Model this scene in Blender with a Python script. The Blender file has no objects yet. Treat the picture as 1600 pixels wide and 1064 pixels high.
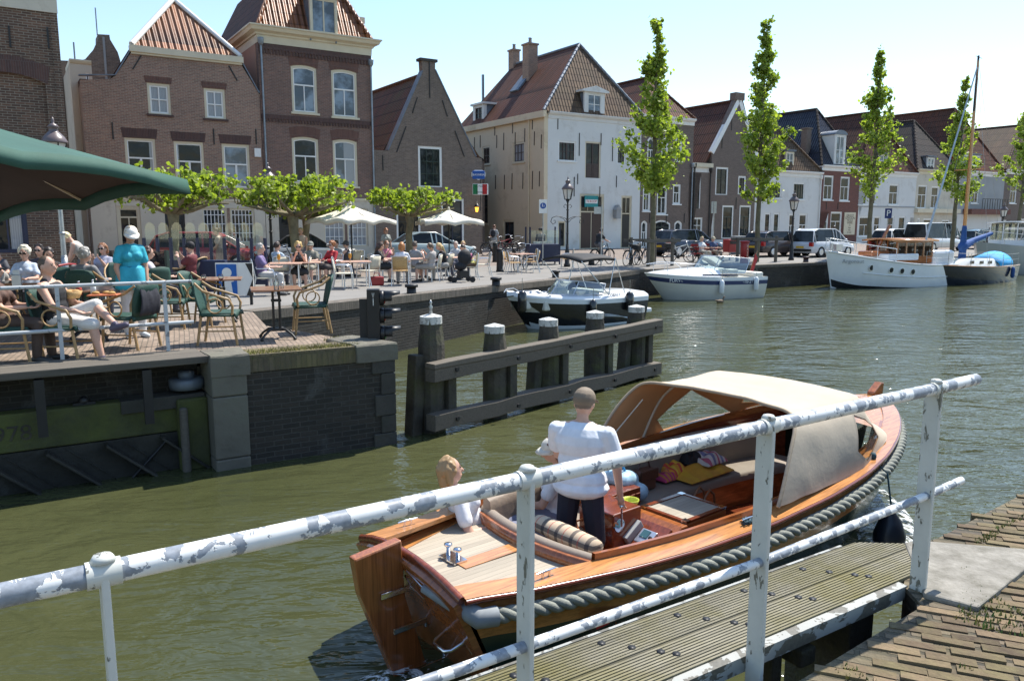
import bpy,bmesh,math,random
import numpy as np
from mathutils import Vector,Matrix,Euler,noise
from mathutils.geometry import tessellate_polygon
random.seed(7)
R=math.radians
S=bpy.context.scene
COL=S.collection
FPX,CZ=1220.0,1.68
PITCH=math.atan(183/FPX)
cd=bpy.data.cameras.new('camera')
cam=bpy.data.objects.new('camera',cd);COL.objects.link(cam)
cam.location=(0,0,CZ)
cam.rotation_euler=(math.pi/2-PITCH,0,0)
cd.sensor_width=36;cd.lens=36*FPX/1600
cd.clip_start=.05;cd.clip_end=6000
S.camera=cam
SUN=Vector((.42,.46,1.0)).normalized()
sun_el=math.asin(SUN.z);sun_az=math.atan2(SUN.x,SUN.y)
W=bpy.data.worlds.new('World');S.world=W;W.use_nodes=True
wn=W.node_tree.nodes;wl=W.node_tree.links
sky=wn.new('ShaderNodeTexSky');sky.sky_type='NISHITA';sky.sun_disc=False
sky.sun_elevation=sun_el;sky.sun_rotation=sun_az
sky.air_density=1.3;sky.dust_density=.4;sky.ozone_density=3.0
wl.new(sky.outputs[0],wn['Background'].inputs[0])
wn['Background'].inputs[1].default_value=.125
sd=bpy.data.lights.new('sun','SUN');sd.energy=4.6;sd.angle=R(.53);sd.color=(1,.95,.86)
sun=bpy.data.objects.new('sun',sd);COL.objects.link(sun)
sun.rotation_euler=SUN.to_track_quat('Z','Y').to_euler()
S.view_settings.view_transform='Standard';S.view_settings.look='None'
S.view_settings.exposure=.8;S.view_settings.gamma=1
S.cycles.max_bounces=7;S.cycles.transparent_max_bounces=12
def ray(px,py):
 cx=(px-800)/FPX;cy=(532-py)/FPX
 return Vector((cx,math.cos(PITCH)+cy*math.sin(PITCH),cy*math.cos(PITCH)-math.sin(PITCH)))
def at(px,py,z=0.0):
 d=ray(px,py);t=(z-CZ)/d.z
 return Vector((d.x*t,d.y*t,z))
def atd(px,py,Y):
 d=ray(px,py);t=Y/d.y
 return Vector((d.x*t,Y,CZ+d.z*t))
E1=Vector((.842,.540,0)).normalized();E1A=math.atan2(E1.y,E1.x)
NN=Vector((-E1.y,E1.x,0))
WZ=-1.41
def frame_from(d,up=Vector((0,0,1))):
 d=d.normalized()
 if abs(d.dot(up))>.97:up=Vector((1,0,0))
 a=d.cross(up).normalized();b=a.cross(d)
 return a,b
class MB:
 def __init__(s):s.v=[];s.f=[];s.m=[];s.s=[]
 def add(s,vs,fs,m=0,smooth=False,M=None):
  o=len(s.v)
  for p in vs:
   p=Vector(p);s.v.append(M@p if M is not None else p)
  for f in fs:
   s.f.append(tuple(i+o for i in f));s.m.append(m);s.s.append(smooth)
  return s
 def box(s,x0,y0,z0,x1,y1,z1,m=0,M=None):
  vs=[(x0,y0,z0),(x1,y0,z0),(x1,y1,z0),(x0,y1,z0),(x0,y0,z1),(x1,y0,z1),(x1,y1,z1),(x0,y1,z1)]
  return s.add(vs,[(3,2,1,0),(4,5,6,7),(0,1,5,4),(1,2,6,5),(2,3,7,6),(3,0,4,7)],m,False,M)
 def cbox(s,c,d,m=0,rz=0.0,rx=0.0,ry=0.0):
  M=Matrix.Translation(c)@Euler((rx,ry,rz)).to_matrix().to_4x4()
  return s.box(-d[0]/2,-d[1]/2,-d[2]/2,d[0]/2,d[1]/2,d[2]/2,m,M)
 def bar(s,p0,p1,w,h,m=0,up=(0,0,1)):
  p0=Vector(p0);p1=Vector(p1);d=p1-p0
  a,b=frame_from(d,Vector(up));vs=[]
  for p in(p0,p1):
   for i,j in((-1,-1),(1,-1),(1,1),(-1,1)):vs.append(p+a*(i*w/2)+b*(j*h/2))
  return s.add(vs,[(3,2,1,0),(4,5,6,7),(0,1,5,4),(1,2,6,5),(2,3,7,6),(3,0,4,7)],m)
 def tube(s,pts,r,n=8,m=0,caps=True,closed=False,smooth=True,flat=1.0):
  pts=[Vector(p)for p in pts];N=len(pts);vs=[];fs=[]
  rs=r if isinstance(r,(list,tuple))else[r]*N
  pa=None
  for i,p in enumerate(pts):
   if closed:d=pts[(i+1)%N]-pts[i-1]
   else:d=pts[min(i+1,N-1)]-pts[max(i-1,0)]
   if d.length<1e-9:d=Vector((0,0,1))
   d.normalize()
   if pa is None:a,b=frame_from(d)
   else:
    a=pa-d*pa.dot(d)
    if a.length<1e-6:a,b=frame_from(d)
    a.normalize();b=a.cross(d)
   pa=a
   for k in range(n):
    t=2*math.pi*k/n
    vs.append(p+(a*math.cos(t)+b*math.sin(t)*flat)*rs[i])
  L=N if closed else N-1
  for i in range(L):
   i2=(i+1)%N
   for k in range(n):
    k2=(k+1)%n
    fs.append((i*n+k,i2*n+k,i2*n+k2,i*n+k2))
  s.add(vs,fs,m,smooth)
  if caps and not closed:
   s.add(vs[:n],[tuple(range(n))],m);s.add(vs[-n:],[tuple(range(n-1,-1,-1))],m)
  return s
 def cyl(s,p0,p1,r0,r1=None,n=12,m=0,smooth=True):
  return s.tube([p0,p1],[r0,r0 if r1 is None else r1],n,m,True,False,smooth)
 def lathe(s,prof,c=(0,0,0),n=16,m=0,smooth=True,M=None):
  vs=[];fs=[];c=Vector(c)
  for r,z in prof:
   for k in range(n):
    t=2*math.pi*k/n
    vs.append(c+Vector((r*math.cos(t),r*math.sin(t),z)))
  for i in range(len(prof)-1):
   for k in range(n):
    k2=(k+1)%n
    fs.append((i*n+k,i*n+k2,(i+1)*n+k2,(i+1)*n+k))
  fs.append(tuple(range(n-1,-1,-1)));fs.append(tuple(range((len(prof)-1)*n,len(prof)*n)))
  return s.add(vs,fs,m,smooth,M)
 def ell(s,c,r,n=12,m=0,M=None,rot=None):
  if isinstance(r,(int,float)):r=(r,r,r)
  vs=[];fs=[];h=max(4,n//2+1);c=Vector(c)
  for i in range(h+1):
   ph=math.pi*i/h
   for k in range(n):
    t=2*math.pi*k/n
    q=Vector((r[0]*math.sin(ph)*math.cos(t),r[1]*math.sin(ph)*math.sin(t),-r[2]*math.cos(ph)))
    vs.append(c+(rot@q if rot is not None else q))
  for i in range(h):
   for k in range(n):
    k2=(k+1)%n
    fs.append((i*n+k,i*n+k2,(i+1)*n+k2,(i+1)*n+k))
  return s.add(vs,fs,m,True,M)
 def cap(s,p0,p1,r0,r1=None,n=10,m=0):
  r1=r0 if r1 is None else r1
  p0=Vector(p0);p1=Vector(p1);d=(p1-p0)
  L=d.length
  if L<1e-6:return s.ell(p0,r0,n,m)
  d/=L;pts=[];rs=[]
  for q in(85,60,30):pts.append(p0-d*r0*math.sin(R(q)));rs.append(r0*math.cos(R(q)))
  pts.append(p0);rs.append(r0);pts.append(p1);rs.append(r1)
  for q in(30,60,85):pts.append(p1+d*r1*math.sin(R(q)));rs.append(r1*math.cos(R(q)))
  return s.tube(pts,rs,n,m)
 def prism(s,poly,o,ea,eb,t0,t1,m=0,smooth=False):
  o=Vector(o);ea=Vector(ea);eb=Vector(eb);en=ea.cross(eb)
  n=len(poly);A=[o+ea*a+eb*b for a,b in poly]
  vs=[p+en*t0 for p in A]+[p+en*t1 for p in A]
  tri=tessellate_polygon([[Vector((a,b,0))for a,b in poly]])
  area=sum(poly[i][0]*poly[(i+1)%n][1]-poly[(i+1)%n][0]*poly[i][1]for i in range(n))
  fs=[]
  if n<=4:tri=[tuple(range(n))]if area>0 else[tuple(range(n-1,-1,-1))]
  for t in tri:
   if len(t)==3:
    a,b,c=[poly[i]for i in t]
    if(b[0]-a[0])*(c[1]-a[1])-(b[1]-a[1])*(c[0]-a[0])<0:t=(t[2],t[1],t[0])
   fs.append(tuple(i+n for i in t));fs.append(tuple(reversed(t)))
  for i in range(n):
   j=(i+1)%n
   fs.append((i,j,j+n,i+n)if area>0 else(j,i,i+n,j+n))
  return s.add(vs,fs,m,smooth)
 def slab(s,poly3,th,m=0):
  P=[Vector(p)for p in poly3];nrm=(P[1]-P[0]).cross(P[2]-P[0]).normalized()
  n=len(P);vs=P+[p-nrm*th for p in P]
  fs=[tuple(range(n)),tuple(range(2*n-1,n-1,-1))]
  for i in range(n):
   j=(i+1)%n;fs.append((j,i,i+n,j+n))
  return s.add(vs,fs,m)
 def grid(s,rows,m=0,smooth=True,closed=False,flip=False):
  nr=len(rows);nc=len(rows[0]);vs=[p for r in rows for p in r];fs=[]
  for i in range(nr-1):
   for k in range(nc if closed else nc-1):
    k2=(k+1)%nc
    f=(i*nc+k,i*nc+k2,(i+1)*nc+k2,(i+1)*nc+k)
    fs.append(tuple(reversed(f))if flip else f)
  return s.add(vs,fs,m,smooth)
 def build(s,name,mats,parent=None,bevel=0,solid=0,sub=0,uv=True,M=None):
  me=bpy.data.meshes.new(name)
  me.from_pydata([tuple(v)for v in s.v],[],s.f)
  if not isinstance(mats,(list,tuple)):mats=[mats]
  for q in mats:me.materials.append(q)
  me.polygons.foreach_set('material_index',s.m);me.polygons.foreach_set('use_smooth',s.s)
  me.update()
  if uv:face_uv(me)
  o=bpy.data.objects.new(name,me);COL.objects.link(o)
  if parent is not None:o.parent=parent
  if solid:
   q=o.modifiers.new('s','SOLIDIFY');q.thickness=solid;q.offset=-1
  if sub:
   q=o.modifiers.new('u','SUBSURF');q.levels=sub;q.render_levels=sub
  if bevel:
   q=o.modifiers.new('b','BEVEL');q.width=bevel;q.segments=2;q.limit_method='ANGLE';q.angle_limit=R(40)
  return o
def face_uv(me):
 uvl=me.uv_layers.new(name='UVMap');n=len(me.loops)
 li=np.zeros(n,np.int32);me.loops.foreach_get('vertex_index',li)
 co=np.zeros(len(me.vertices)*3,np.float32);me.vertices.foreach_get('co',co);co=co.reshape(-1,3)
 nf=len(me.polygons);nr=np.zeros(nf*3,np.float32);me.polygons.foreach_get('normal',nr);nr=nr.reshape(-1,3)
 lt=np.zeros(nf,np.int32);me.polygons.foreach_get('loop_total',lt)
 fn=np.repeat(nr,lt,axis=0);p=co[li]
 tx=-fn[:,1];ty=fn[:,0];L=np.hypot(tx,ty);flat=L<.05
 tx=np.where(flat,1,tx/np.maximum(L,1e-6));ty=np.where(flat,0,ty/np.maximum(L,1e-6))
 u=p[:,0]*tx+p[:,1]*ty
 bx=-fn[:,2]*ty;by=fn[:,2]*tx;bz=fn[:,0]*ty-fn[:,1]*tx
 v=p[:,0]*np.where(flat,0,-bx)+p[:,1]*np.where(flat,1,-by)+p[:,2]*np.where(flat,0,np.abs(bz))
 uv=np.empty((n,2),np.float32);uv[:,0]=u;uv[:,1]=v
 uvl.data.foreach_set('uv',uv.ravel())
def tag(o,label=None,cat=None,group=None,kind=None):
 if label:o['label']=label
 if cat:o['category']=cat
 if group:o['group']=group
 if kind:o['kind']=kind
 return o
def empty(name,loc=(0,0,0),rz=0.0,label=None,cat=None,group=None):
 o=bpy.data.objects.new(name,None);COL.objects.link(o)
 o.location=loc;o.rotation_euler=(0,0,rz);o.empty_display_size=.2
 return tag(o,label,cat,group)
def kids(o):return[c for c in KIDS.get(o.name,[])]
def copy_tree(o,parent=None):
 c=o.copy();COL.objects.link(c)
 if parent is not None:c.parent=parent
 for ch in list(o.children):copy_tree(ch,c)
 return c
def place(root,used,loc,rz,label,group=None):
 o=copy_tree(root)if used else root
 o.location=loc;o.rotation_euler=(0,0,rz);o['label']=label
 if group:o['group']=group
 return o
class NT:
 def __init__(s,name):
  s.m=bpy.data.materials.new(name);s.m.use_nodes=True;s.t=s.m.node_tree
  s.b=s.t.nodes['Principled BSDF'];s.out=s.t.nodes['Material Output']
 def n(s,ty,**kw):
  q=s.t.nodes.new(ty)
  for k,v in kw.items():
   if k.startswith('i_'):
    key=k[2:];key=int(key)if key.isdigit()else key.replace('_',' ')
    q.inputs[key].default_value=v
   else:setattr(q,k,v)
  return q
 def l(s,a,b):s.t.links.new(a,b)
 def uv(s):return s.n('ShaderNodeUVMap').outputs[0]
 def obj(s):return s.n('ShaderNodeTexCoord').outputs['Object']
 def math(s,op,a,b=None):
  q=s.n('ShaderNodeMath',operation=op)
  for i,x in enumerate((a,b)):
   if x is None:continue
   if isinstance(x,(int,float)):q.inputs[i].default_value=x
   else:s.l(x,q.inputs[i])
  return q.outputs[0]
 def mix(s,fac,a,b,ty='MIX'):
  q=s.n('ShaderNodeMix',data_type='RGBA',blend_type=ty)
  for i,x in((0,fac),(6,a),(7,b)):
   if isinstance(x,(int,float)):q.inputs[i].default_value=x
   elif isinstance(x,tuple):q.inputs[i].default_value=(*x[:3],1)
   else:s.l(x,q.inputs[i])
  return q.outputs[2]
 def noise(s,vec,scale,detail=4,rough=.6,dist=0):
  q=s.n('ShaderNodeTexNoise');q.inputs['Scale'].default_value=scale
  q.inputs['Detail'].default_value=detail;q.inputs['Roughness'].default_value=rough;q.inputs['Distortion'].default_value=dist
  if vec is not None:s.l(vec,q.inputs['Vector'])
  return q.outputs[0]
 def ramp(s,x,stops):
  q=s.n('ShaderNodeValToRGB');e=q.color_ramp.elements
  while len(e)<len(stops):e.new(.5)
  for k,(p,c)in enumerate(stops):
   e[k].position=p;e[k].color=(c,c,c,1)if isinstance(c,(int,float))else(*c[:3],1)
  s.l(x,q.inputs[0]);return q.outputs[0]
 def scale(s,vec,v):
  q=s.n('ShaderNodeMapping');q.inputs['Scale'].default_value=v;s.l(vec,q.inputs[0]);return q.outputs[0]
 def bump(s,h,dist=.01,strength=1.0):
  q=s.n('ShaderNodeBump');q.inputs['Distance'].default_value=dist;q.inputs['Strength'].default_value=strength
  s.l(h,q.inputs['Height']);s.l(q.outputs[0],s.b.inputs['Normal']);return q
 def set(s,**kw):
  for k,v in kw.items():s.b.inputs[k.replace('_',' ')].default_value=v
def c3(c,k):return tuple(min(1,max(0,x*k))for x in c[:3])
def P(name,col,rough=.6,var=.15,sc=3.0,bump=0,bsc=40,metal=0,spec=None,dirt=None,coat=0,detail=5):
 t=NT(name);v=t.obj()
 n1=t.noise(v,sc,detail)
 c=t.mix(t.ramp(n1,[(.3,0.),(.7,1.)]),c3(col,1-var),c3(col,1+var))
 if dirt:
  dcol,amt,dsc=dirt
  c=t.mix(t.ramp(t.noise(v,dsc,6,.7),[(.62-amt*.3,0.),(.75,1.)]),c,dcol)
 t.l(c,t.b.inputs['Base Color']);t.set(Roughness=rough,Metallic=metal)
 if spec is not None:t.b.inputs['Specular IOR Level'].default_value=spec
 if coat:t.b.inputs['Coat Weight'].default_value=coat
 if bump:t.bump(t.noise(v,bsc,4),bump)
 return t.m
def brick(name,c1,c2,mortar,w=.22,h=.068,ms=.010,dirt=(.05,.05,.045),damt=.35,dsc=.35,bump=.006,bias=0.,rough=.85,eff=.22,rot=None):
 t=NT(name);v=t.uv()
 if rot is not None:
  mp=t.n('ShaderNodeMapping');mp.inputs['Rotation'].default_value=(0,0,rot);t.l(v,mp.inputs[0]);v=mp.outputs[0]
 dv=t.n('ShaderNodeVectorMath',operation='ADD');t.l(v,dv.inputs[0])
 ns=t.n('ShaderNodeTexNoise');ns.inputs['Scale'].default_value=2.2;t.l(v,ns.inputs['Vector'])
 sc=t.n('ShaderNodeVectorMath',operation='SCALE');sc.inputs['Scale'].default_value=.018;t.l(ns.outputs['Color'],sc.inputs[0]);t.l(sc.outputs[0],dv.inputs[1])
 b=t.n('ShaderNodeTexBrick');t.l(dv.outputs[0],b.inputs['Vector'])
 b.inputs['Color1'].default_value=(*c1,1);b.inputs['Color2'].default_value=(*c2,1);b.inputs['Mortar'].default_value=(*mortar,1)
 b.inputs['Scale'].default_value=1;b.inputs['Mortar Size'].default_value=ms;b.inputs['Brick Width'].default_value=w
 b.inputs['Row Height'].default_value=h;b.inputs['Bias'].default_value=bias;b.inputs['Mortar Smooth'].default_value=.3
 c=t.mix(.30,b.outputs['Color'],t.ramp(t.noise(v,9,3),[(.3,.25),(.75,1.)]),'MULTIPLY')
 big=t.ramp(t.noise(v,dsc,6,.65),[(.40,0.),(.72,1.)])
 c=t.mix(t.math('MULTIPLY',big,damt),c,dirt)
 lt=t.ramp(t.noise(v,dsc*2.7,5,.7,.6),[(.55,0.),(.8,1.)])
 c=t.mix(t.math('MULTIPLY',lt,eff),c,c3(c1,1.9)if eff<.4 else(.17,.165,.15))
 t.l(c,t.b.inputs['Base Color']);t.set(Roughness=rough)
 hh=t.math('SUBTRACT',t.math('MULTIPLY',t.noise(v,45,3),.5),b.outputs['Fac'])
 t.bump(hh,bump)
 return t.m
def tiles(name,col,alt,moss=(.05,.05,.03),mamt=.4,pu=.24,pv=.34,gloss=.7,deep=.05):
 t=NT(name);v=t.uv();q=t.n('ShaderNodeSeparateXYZ');t.l(v,q.inputs[0])
 vv=t.math('DIVIDE',q.outputs[1],pv);fv=t.math('FRACT',vv)
 uu=t.math('DIVIDE',q.outputs[0],pu);fu=t.math('FRACT',uu)
 cu=t.math('FLOOR',uu);cv=t.math('FLOOR',vv)
 cb=t.n('ShaderNodeCombineXYZ');t.l(cu,cb.inputs[0]);t.l(cv,cb.inputs[1])
 wn_=t.n('ShaderNodeTexWhiteNoise');t.l(cb.outputs[0],wn_.inputs['Vector'])
 wave=t.math('SINE',t.math('MULTIPLY',fu,2*math.pi))
 h=t.math('ADD',t.math('MULTIPLY',wave,.5),t.math('MULTIPLY',t.math('SUBTRACT',1,fv),1.25))
 c=t.mix(wn_.outputs[0],col,alt)
 c=t.mix(t.math('MULTIPLY',t.ramp(t.noise(v,.6,6,.7),[(.42,0.),(.7,1.)]),mamt),c,moss)
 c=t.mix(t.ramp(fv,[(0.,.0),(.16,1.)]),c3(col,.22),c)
 t.l(c,t.b.inputs['Base Color']);t.set(Roughness=gloss);t.b.inputs['Specular IOR Level'].default_value=.25
 t.bump(h,deep);return t.m
def planks(name,col,axis=0,w=.12,rough=.6,dark=.15,gl=0,var=.3,grain=1.0,bump=.004,uvs=False,green=None):
 t=NT(name);v=t.uv()if uvs else t.obj();q=t.n('ShaderNodeSeparateXYZ');t.l(v,q.inputs[0])
 a=q.outputs[axis];fl=t.math('FLOOR',t.math('DIVIDE',a,w));fr=t.math('FRACT',t.math('DIVIDE',a,w))
 wn_=t.n('ShaderNodeTexWhiteNoise',noise_dimensions='1D');t.l(fl,wn_.inputs['W'])
 sc=[9.0]*3;long=1-axis if axis<2 else 0;sc[long]=.7
 if axis==0:sc=(14*grain,1.0,14*grain)
 else:sc=(1.0,14*grain,14*grain)
 g=t.noise(t.scale(v,sc),3.0,6,.65,.4)
 c=t.mix(t.ramp(g,[(.25,0.),(.75,1.)]),c3(col,1-var),c3(col,1+var))
 c=t.mix(.35,c,t.mix(wn_.outputs[0],c3(col,.6),c3(col,1.35)))
 if green:c=t.mix(t.ramp(t.noise(v,1.3,6,.7),[(.42,0.),(.62,1.)]),c,green)
 gap=t.ramp(fr,[(.0,0.),(.05,1.)])
 c=t.mix(gap,c3(col,dark),c)
 t.l(c,t.b.inputs['Base Color']);t.set(Roughness=rough)
 if gl:t.b.inputs['Coat Weight'].default_value=gl;t.b.inputs['Coat Roughness'].default_value=.08
 t.bump(t.math('ADD',t.math('MULTIPLY',g,.4),gap),bump);return t.m
def varnish(name,col,sc=(1.2,16,16),rough=.22):
 t=NT(name);v=t.obj()
 g=t.noise(t.scale(v,sc),2.2,6,.65,.5)
 c=t.mix(t.ramp(g,[(.3,0.),(.72,1.)]),c3(col,.55),c3(col,1.35))
 t.l(c,t.b.inputs['Base Color']);t.set(Roughness=rough)
 t.b.inputs['Coat Weight'].default_value=.6;t.b.inputs['Coat Roughness'].default_value=.07
 return t.m
def chipped(name,base,chip,amt=.5,sc=(10,10,10),rough=.45):
 t=NT(name);v=t.obj()
 n1=t.noise(t.scale(v,sc),1.0,5,.58,.25)
 k=t.ramp(n1,[(amt-.008,0.),(amt+.008,1.)])
 st=t.noise(v,2.5,5,.7)
 cc=t.mix(t.ramp(t.noise(v,60,2),[(.3,0.),(.7,1.)]),c3(chip,.8),c3(chip,1.25))
 b=t.mix(t.ramp(st,[(.45,0.),(.75,1.)]),base,c3(base,.8))
 t.l(t.mix(k,b,cc),t.b.inputs['Base Color']);t.set(Roughness=rough)
 t.bump(t.math('SUBTRACT',1,k),.0012);return t.m
def glass_dark(name,col=(.015,.018,.02),rough=.03,cur=None):
 t=NT(name);v=t.obj()
 if cur:
  w=t.n('ShaderNodeTexWave');w.inputs['Scale'].default_value=5;w.inputs['Distortion'].default_value=2.;t.l(v,w.inputs['Vector'])
  c=t.mix(w.outputs['Fac'],c3(cur,.75),cur)
 else:
  c=t.mix(t.ramp(t.noise(v,.9,4),[(.45,0.),(.6,1.)]),col,c3(col,3.2))
 t.l(c,t.b.inputs['Base Color']);t.set(Roughness=rough);t.b.inputs['IOR'].default_value=1.48
 if not cur:t.bump(t.noise(v,1.1,2),.02)
 return t.m
def clear_glass(name,tint=(.9,.96,.95),alpha=.12,rough=.02):
 t=NT(name);tr=t.n('ShaderNodeBsdfTransparent');tr.inputs[0].default_value=(*tint,1)
 gl=t.n('ShaderNodeBsdfGlossy');gl.inputs['Roughness'].default_value=rough
 mx=t.n('ShaderNodeMixShader');fr=t.n('ShaderNodeFresnel');fr.inputs[0].default_value=1.5
 t.l(t.math('ADD',t.math('MULTIPLY',fr.outputs[0],.9),alpha*.4),mx.inputs[0]);t.l(tr.outputs[0],mx.inputs[1]);t.l(gl.outputs[0],mx.inputs[2]);t.l(mx.outputs[0],t.out.inputs[0])
 return t.m
def leafmat(name,c1,c2):
 t=NT(name);a=t.n('ShaderNodeAttribute',attribute_name='tone',attribute_type='GEOMETRY')
 c=t.mix(a.outputs['Fac'],c1,c2);t.l(c,t.b.inputs['Base Color']);t.set(Roughness=.5)
 tl=t.n('ShaderNodeBsdfTranslucent');t.l(t.mix(1.,c,(1.15,1.25,.45),'MULTIPLY'),tl.inputs[0])
 mx=t.n('ShaderNodeMixShader');mx.inputs[0].default_value=.52
 t.l(t.b.outputs[0],mx.inputs[1]);t.l(tl.outputs[0],mx.inputs[2]);t.l(mx.outputs[0],t.out.inputs[0]);return t.m
def flat(name,col,rough=.5,metal=0,spec=.5):
 return P(name,col,rough,.08,2.0,metal=metal,spec=spec)
M={}
M['brickB']=brick('brown_red_brick',(.39,.225,.155),(.26,.155,.115),(.43,.37,.30),damt=.25)
M['brickC']=brick('purple_brown_brick',(.28,.15,.11),(.185,.105,.085),(.29,.24,.20),damt=.3)
M['brickD']=brick('grey_brown_brick',(.25,.185,.14),(.175,.13,.10),(.27,.225,.19),damt=.3)
M['brickA']=brick('old_weathered_brick',(.19,.105,.068),(.095,.055,.04),(.31,.27,.21),w=.24,h=.075,damt=.45,dirt=(.03,.026,.022))
M['brickR']=brick('red_brick',(.24,.075,.05),(.17,.055,.04),(.2,.14,.12),damt=.2)
M['brickG']=brick('dull_grey_brick',(.22,.16,.125),(.165,.122,.098),(.23,.195,.17),damt=.2)
M['brickQ']=brick('dark_quay_brick',(.06,.047,.036),(.03,.025,.02),(.085,.075,.062),w=.23,h=.07,damt=.6,dirt=(.018,.018,.013),dsc=.55,eff=.6,bump=.012)
M['header']=brick('header_brick',(.19,.085,.06),(.13,.06,.045),(.17,.13,.11),w=.065,h=.5,ms=.008,damt=.1)
M['headerD']=brick('dark_header_brick',(.12,.06,.048),(.085,.045,.04),(.13,.1,.09),w=.065,h=.5,ms=.008,damt=.1)
M['capbrick']=brick('edge_brick',(.16,.125,.08),(.09,.07,.048),(.10,.085,.055),w=.07,h=.5,ms=.010,damt=.7,dirt=(.15,.13,.035),dsc=1.4,bump=.012)
M['quaycap']=brick('quay_edge_brick',(.19,.155,.125),(.12,.1,.08),(.13,.115,.095),w=.07,h=.5,ms=.010,damt=.45,dirt=(.11,.10,.07),dsc=1.4,bump=.012)
M['clinker']=brick('clinker_paving',(.33,.25,.19),(.22,.165,.125),(.16,.13,.1),w=.21,h=.07,ms=.008,damt=.25,dirt=(.12,.095,.07),dsc=.6,bump=.006,rot=E1A+.6)
M['street']=brick('street_paving',(.27,.215,.18),(.2,.155,.13),(.14,.12,.1),w=.22,h=.1,ms=.008,damt=.3,dirt=(.12,.1,.085),dsc=.25,bump=.004,rot=-E1A)
M['nearbrick']=brick('weathered_quay_paving',(.15,.115,.075),(.08,.06,.04),(.035,.03,.02),w=.2,h=.062,ms=.012,damt=.65,dirt=(.19,.16,.075),dsc=2.1,bump=.02,rot=R(22))
M['stucco']=P('cream_stucco',(.58,.53,.43),.85,.08,.5,.004,60,dirt=((.36,.31,.23),.3,.9))
M['stuccoW']=P('white_stucco',(.66,.66,.63),.8,.05,.5,.004,50,dirt=((.5,.48,.43),.25,.7))
M['stuccoBounce']=P('white_stucco_warm_bounce',(.68,.57,.40),.85,.06,.5,.004,50,dirt=((.45,.35,.22),.28,.5))  # white corner house flank; warm bounced light is put into the colour
M['greyplaster']=P('grey_plaster',(.32,.33,.33),.8,.08,.7)
M['white']=P('white_paint',(.75,.75,.72),.4,.05,3)
M['cream']=P('cream_paint',(.62,.55,.40),.5,.06,2)
M['blackp']=P('black_paint',(.012,.012,.014),.4,.2,3)
M['dkgreen']=P('dark_green_paint',(.012,.03,.024),.4,.2,3)
M['brownp']=P('dark_brown_paint',(.045,.022,.02),.4,.15,3)
M['redp']=P('red_paint',(.30,.02,.02),.4,.1,3)
M['bluep']=P('dark_blue_paint',(.012,.018,.055),.35,.15,3)
M['lead']=P('lead_sheet',(.14,.165,.2),.5,.25,2.5,metal=.2)
M['zinc']=P('zinc_pipe',(.25,.29,.33),.45,.15,5,metal=.5)
M['iron']=P('black_iron',(.014,.013,.013),.5,.2,8)
M['galv']=P('galvanised_steel',(.42,.43,.43),.4,.15,9,metal=.7)
M['chrome']=P('polished_steel',(.75,.76,.78),.12,.05,5,metal=1)
M['alu']=P('aluminium_tube',(.6,.62,.66),.28,.08,9,metal=.75)
M['concrete']=P('pale_concrete',(.42,.40,.35),.85,.12,2,.004,60,dirt=((.2,.19,.14),.35,3))
M['stone']=P('weathered_bluestone',(.135,.123,.097),.85,.25,2.2,.01,14,dirt=((.11,.11,.08),.55,2.2))
M['stoneD']=P('dark_stone',(.05,.045,.037),.8,.35,2.2,.012,12,dirt=((.04,.042,.03),.5,1.6))
M['asph']=P('grey_tarmac',(.2,.188,.172),.9,.1,1.5,.003,90)
M['coping']=P('quay_coping_stone',(.24,.22,.19),.9,.16,1.2,.006,30,dirt=((.2,.18,.14),.4,1.5))
M['tileR']=tiles('red_pantile',(.115,.040,.022),(.078,.03,.018),mamt=.3)
M['tileO']=tiles('orange_pantile',(.28,.11,.048),(.17,.07,.034),mamt=.25,pu=.28,pv=.36,deep=.09,gloss=.35)
M['tileB']=tiles('brown_pantile',(.12,.075,.045),(.08,.05,.034),mamt=.4)
M['tileM']=tiles('mossy_red_pantile',(.135,.05,.028),(.09,.04,.024),moss=(.10,.085,.03),mamt=.75)
M['tileK']=tiles('black_glazed_pantile',(.018,.02,.032),(.03,.03,.04),mamt=.1,gloss=.3)
M['tileD']=tiles('dark_brown_pantile',(.05,.036,.03),(.035,.028,.026),mamt=.3)
M['gl']=glass_dark('window_glass');M['glS']=glass_dark('sky_window_glass',(.07,.09,.11),.03)
M['glC']=glass_dark('curtained_glass',cur=(.32,.34,.36));M['clear']=clear_glass('clear_glass')
M['gl'].node_tree.nodes['Principled BSDF'].inputs['Specular IOR Level'].default_value=.28
M['bark']=P('tree_bark',(.13,.115,.07),.9,.3,6,.01,25)
M['barkP']=P('plane_tree_bark',(.20,.17,.105),.9,.35,5,.01,15)
M['leafA']=leafmat('lime_leaf',(.15,.21,.035),(.44,.52,.11))
M['leafB']=leafmat('plane_leaf',(.13,.19,.03),(.42,.50,.09))
M['oldwood']=planks('weathered_timber',(.115,.1,.08),1,.35,.85,.6,var=.45,bump=.01)
M['wetwood']=P('dark_wet_timber',(.05,.042,.03),.75,.5,3,.015,20,dirt=((.07,.075,.02),.45,2))
M['mossbeam']=P('mossy_gate_timber',(.042,.042,.022),.8,.5,1.8,.01,20,dirt=((.095,.11,.018),1.0,1.1))
M['algae']=P('dark_gate_planking',(.026,.024,.018),.7,.5,2.5,.01,15,dirt=((.1,.1,.09),.12,1.2))
M['varn']=varnish('varnished_mahogany',(.33,.105,.03))
M['varnL']=varnish('varnished_light_wood',(.52,.23,.075))
M['varnD']=varnish('dark_varnished_mahogany',(.19,.045,.018))
M['teak']=planks('weathered_teak_deck',(.36,.31,.24),1,.055,.7,.12,var=.2,bump=.002)
M['canvas']=P('taupe_canvas',(.37,.29,.205),.85,.06,2.5,.004,9)
M['canvasIn']=P('brown_canvas_lining_backlit',(.50,.27,.125),.9,.1,2,.003,7)  # brown brightened to stand for light passing through the canvas
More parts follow.
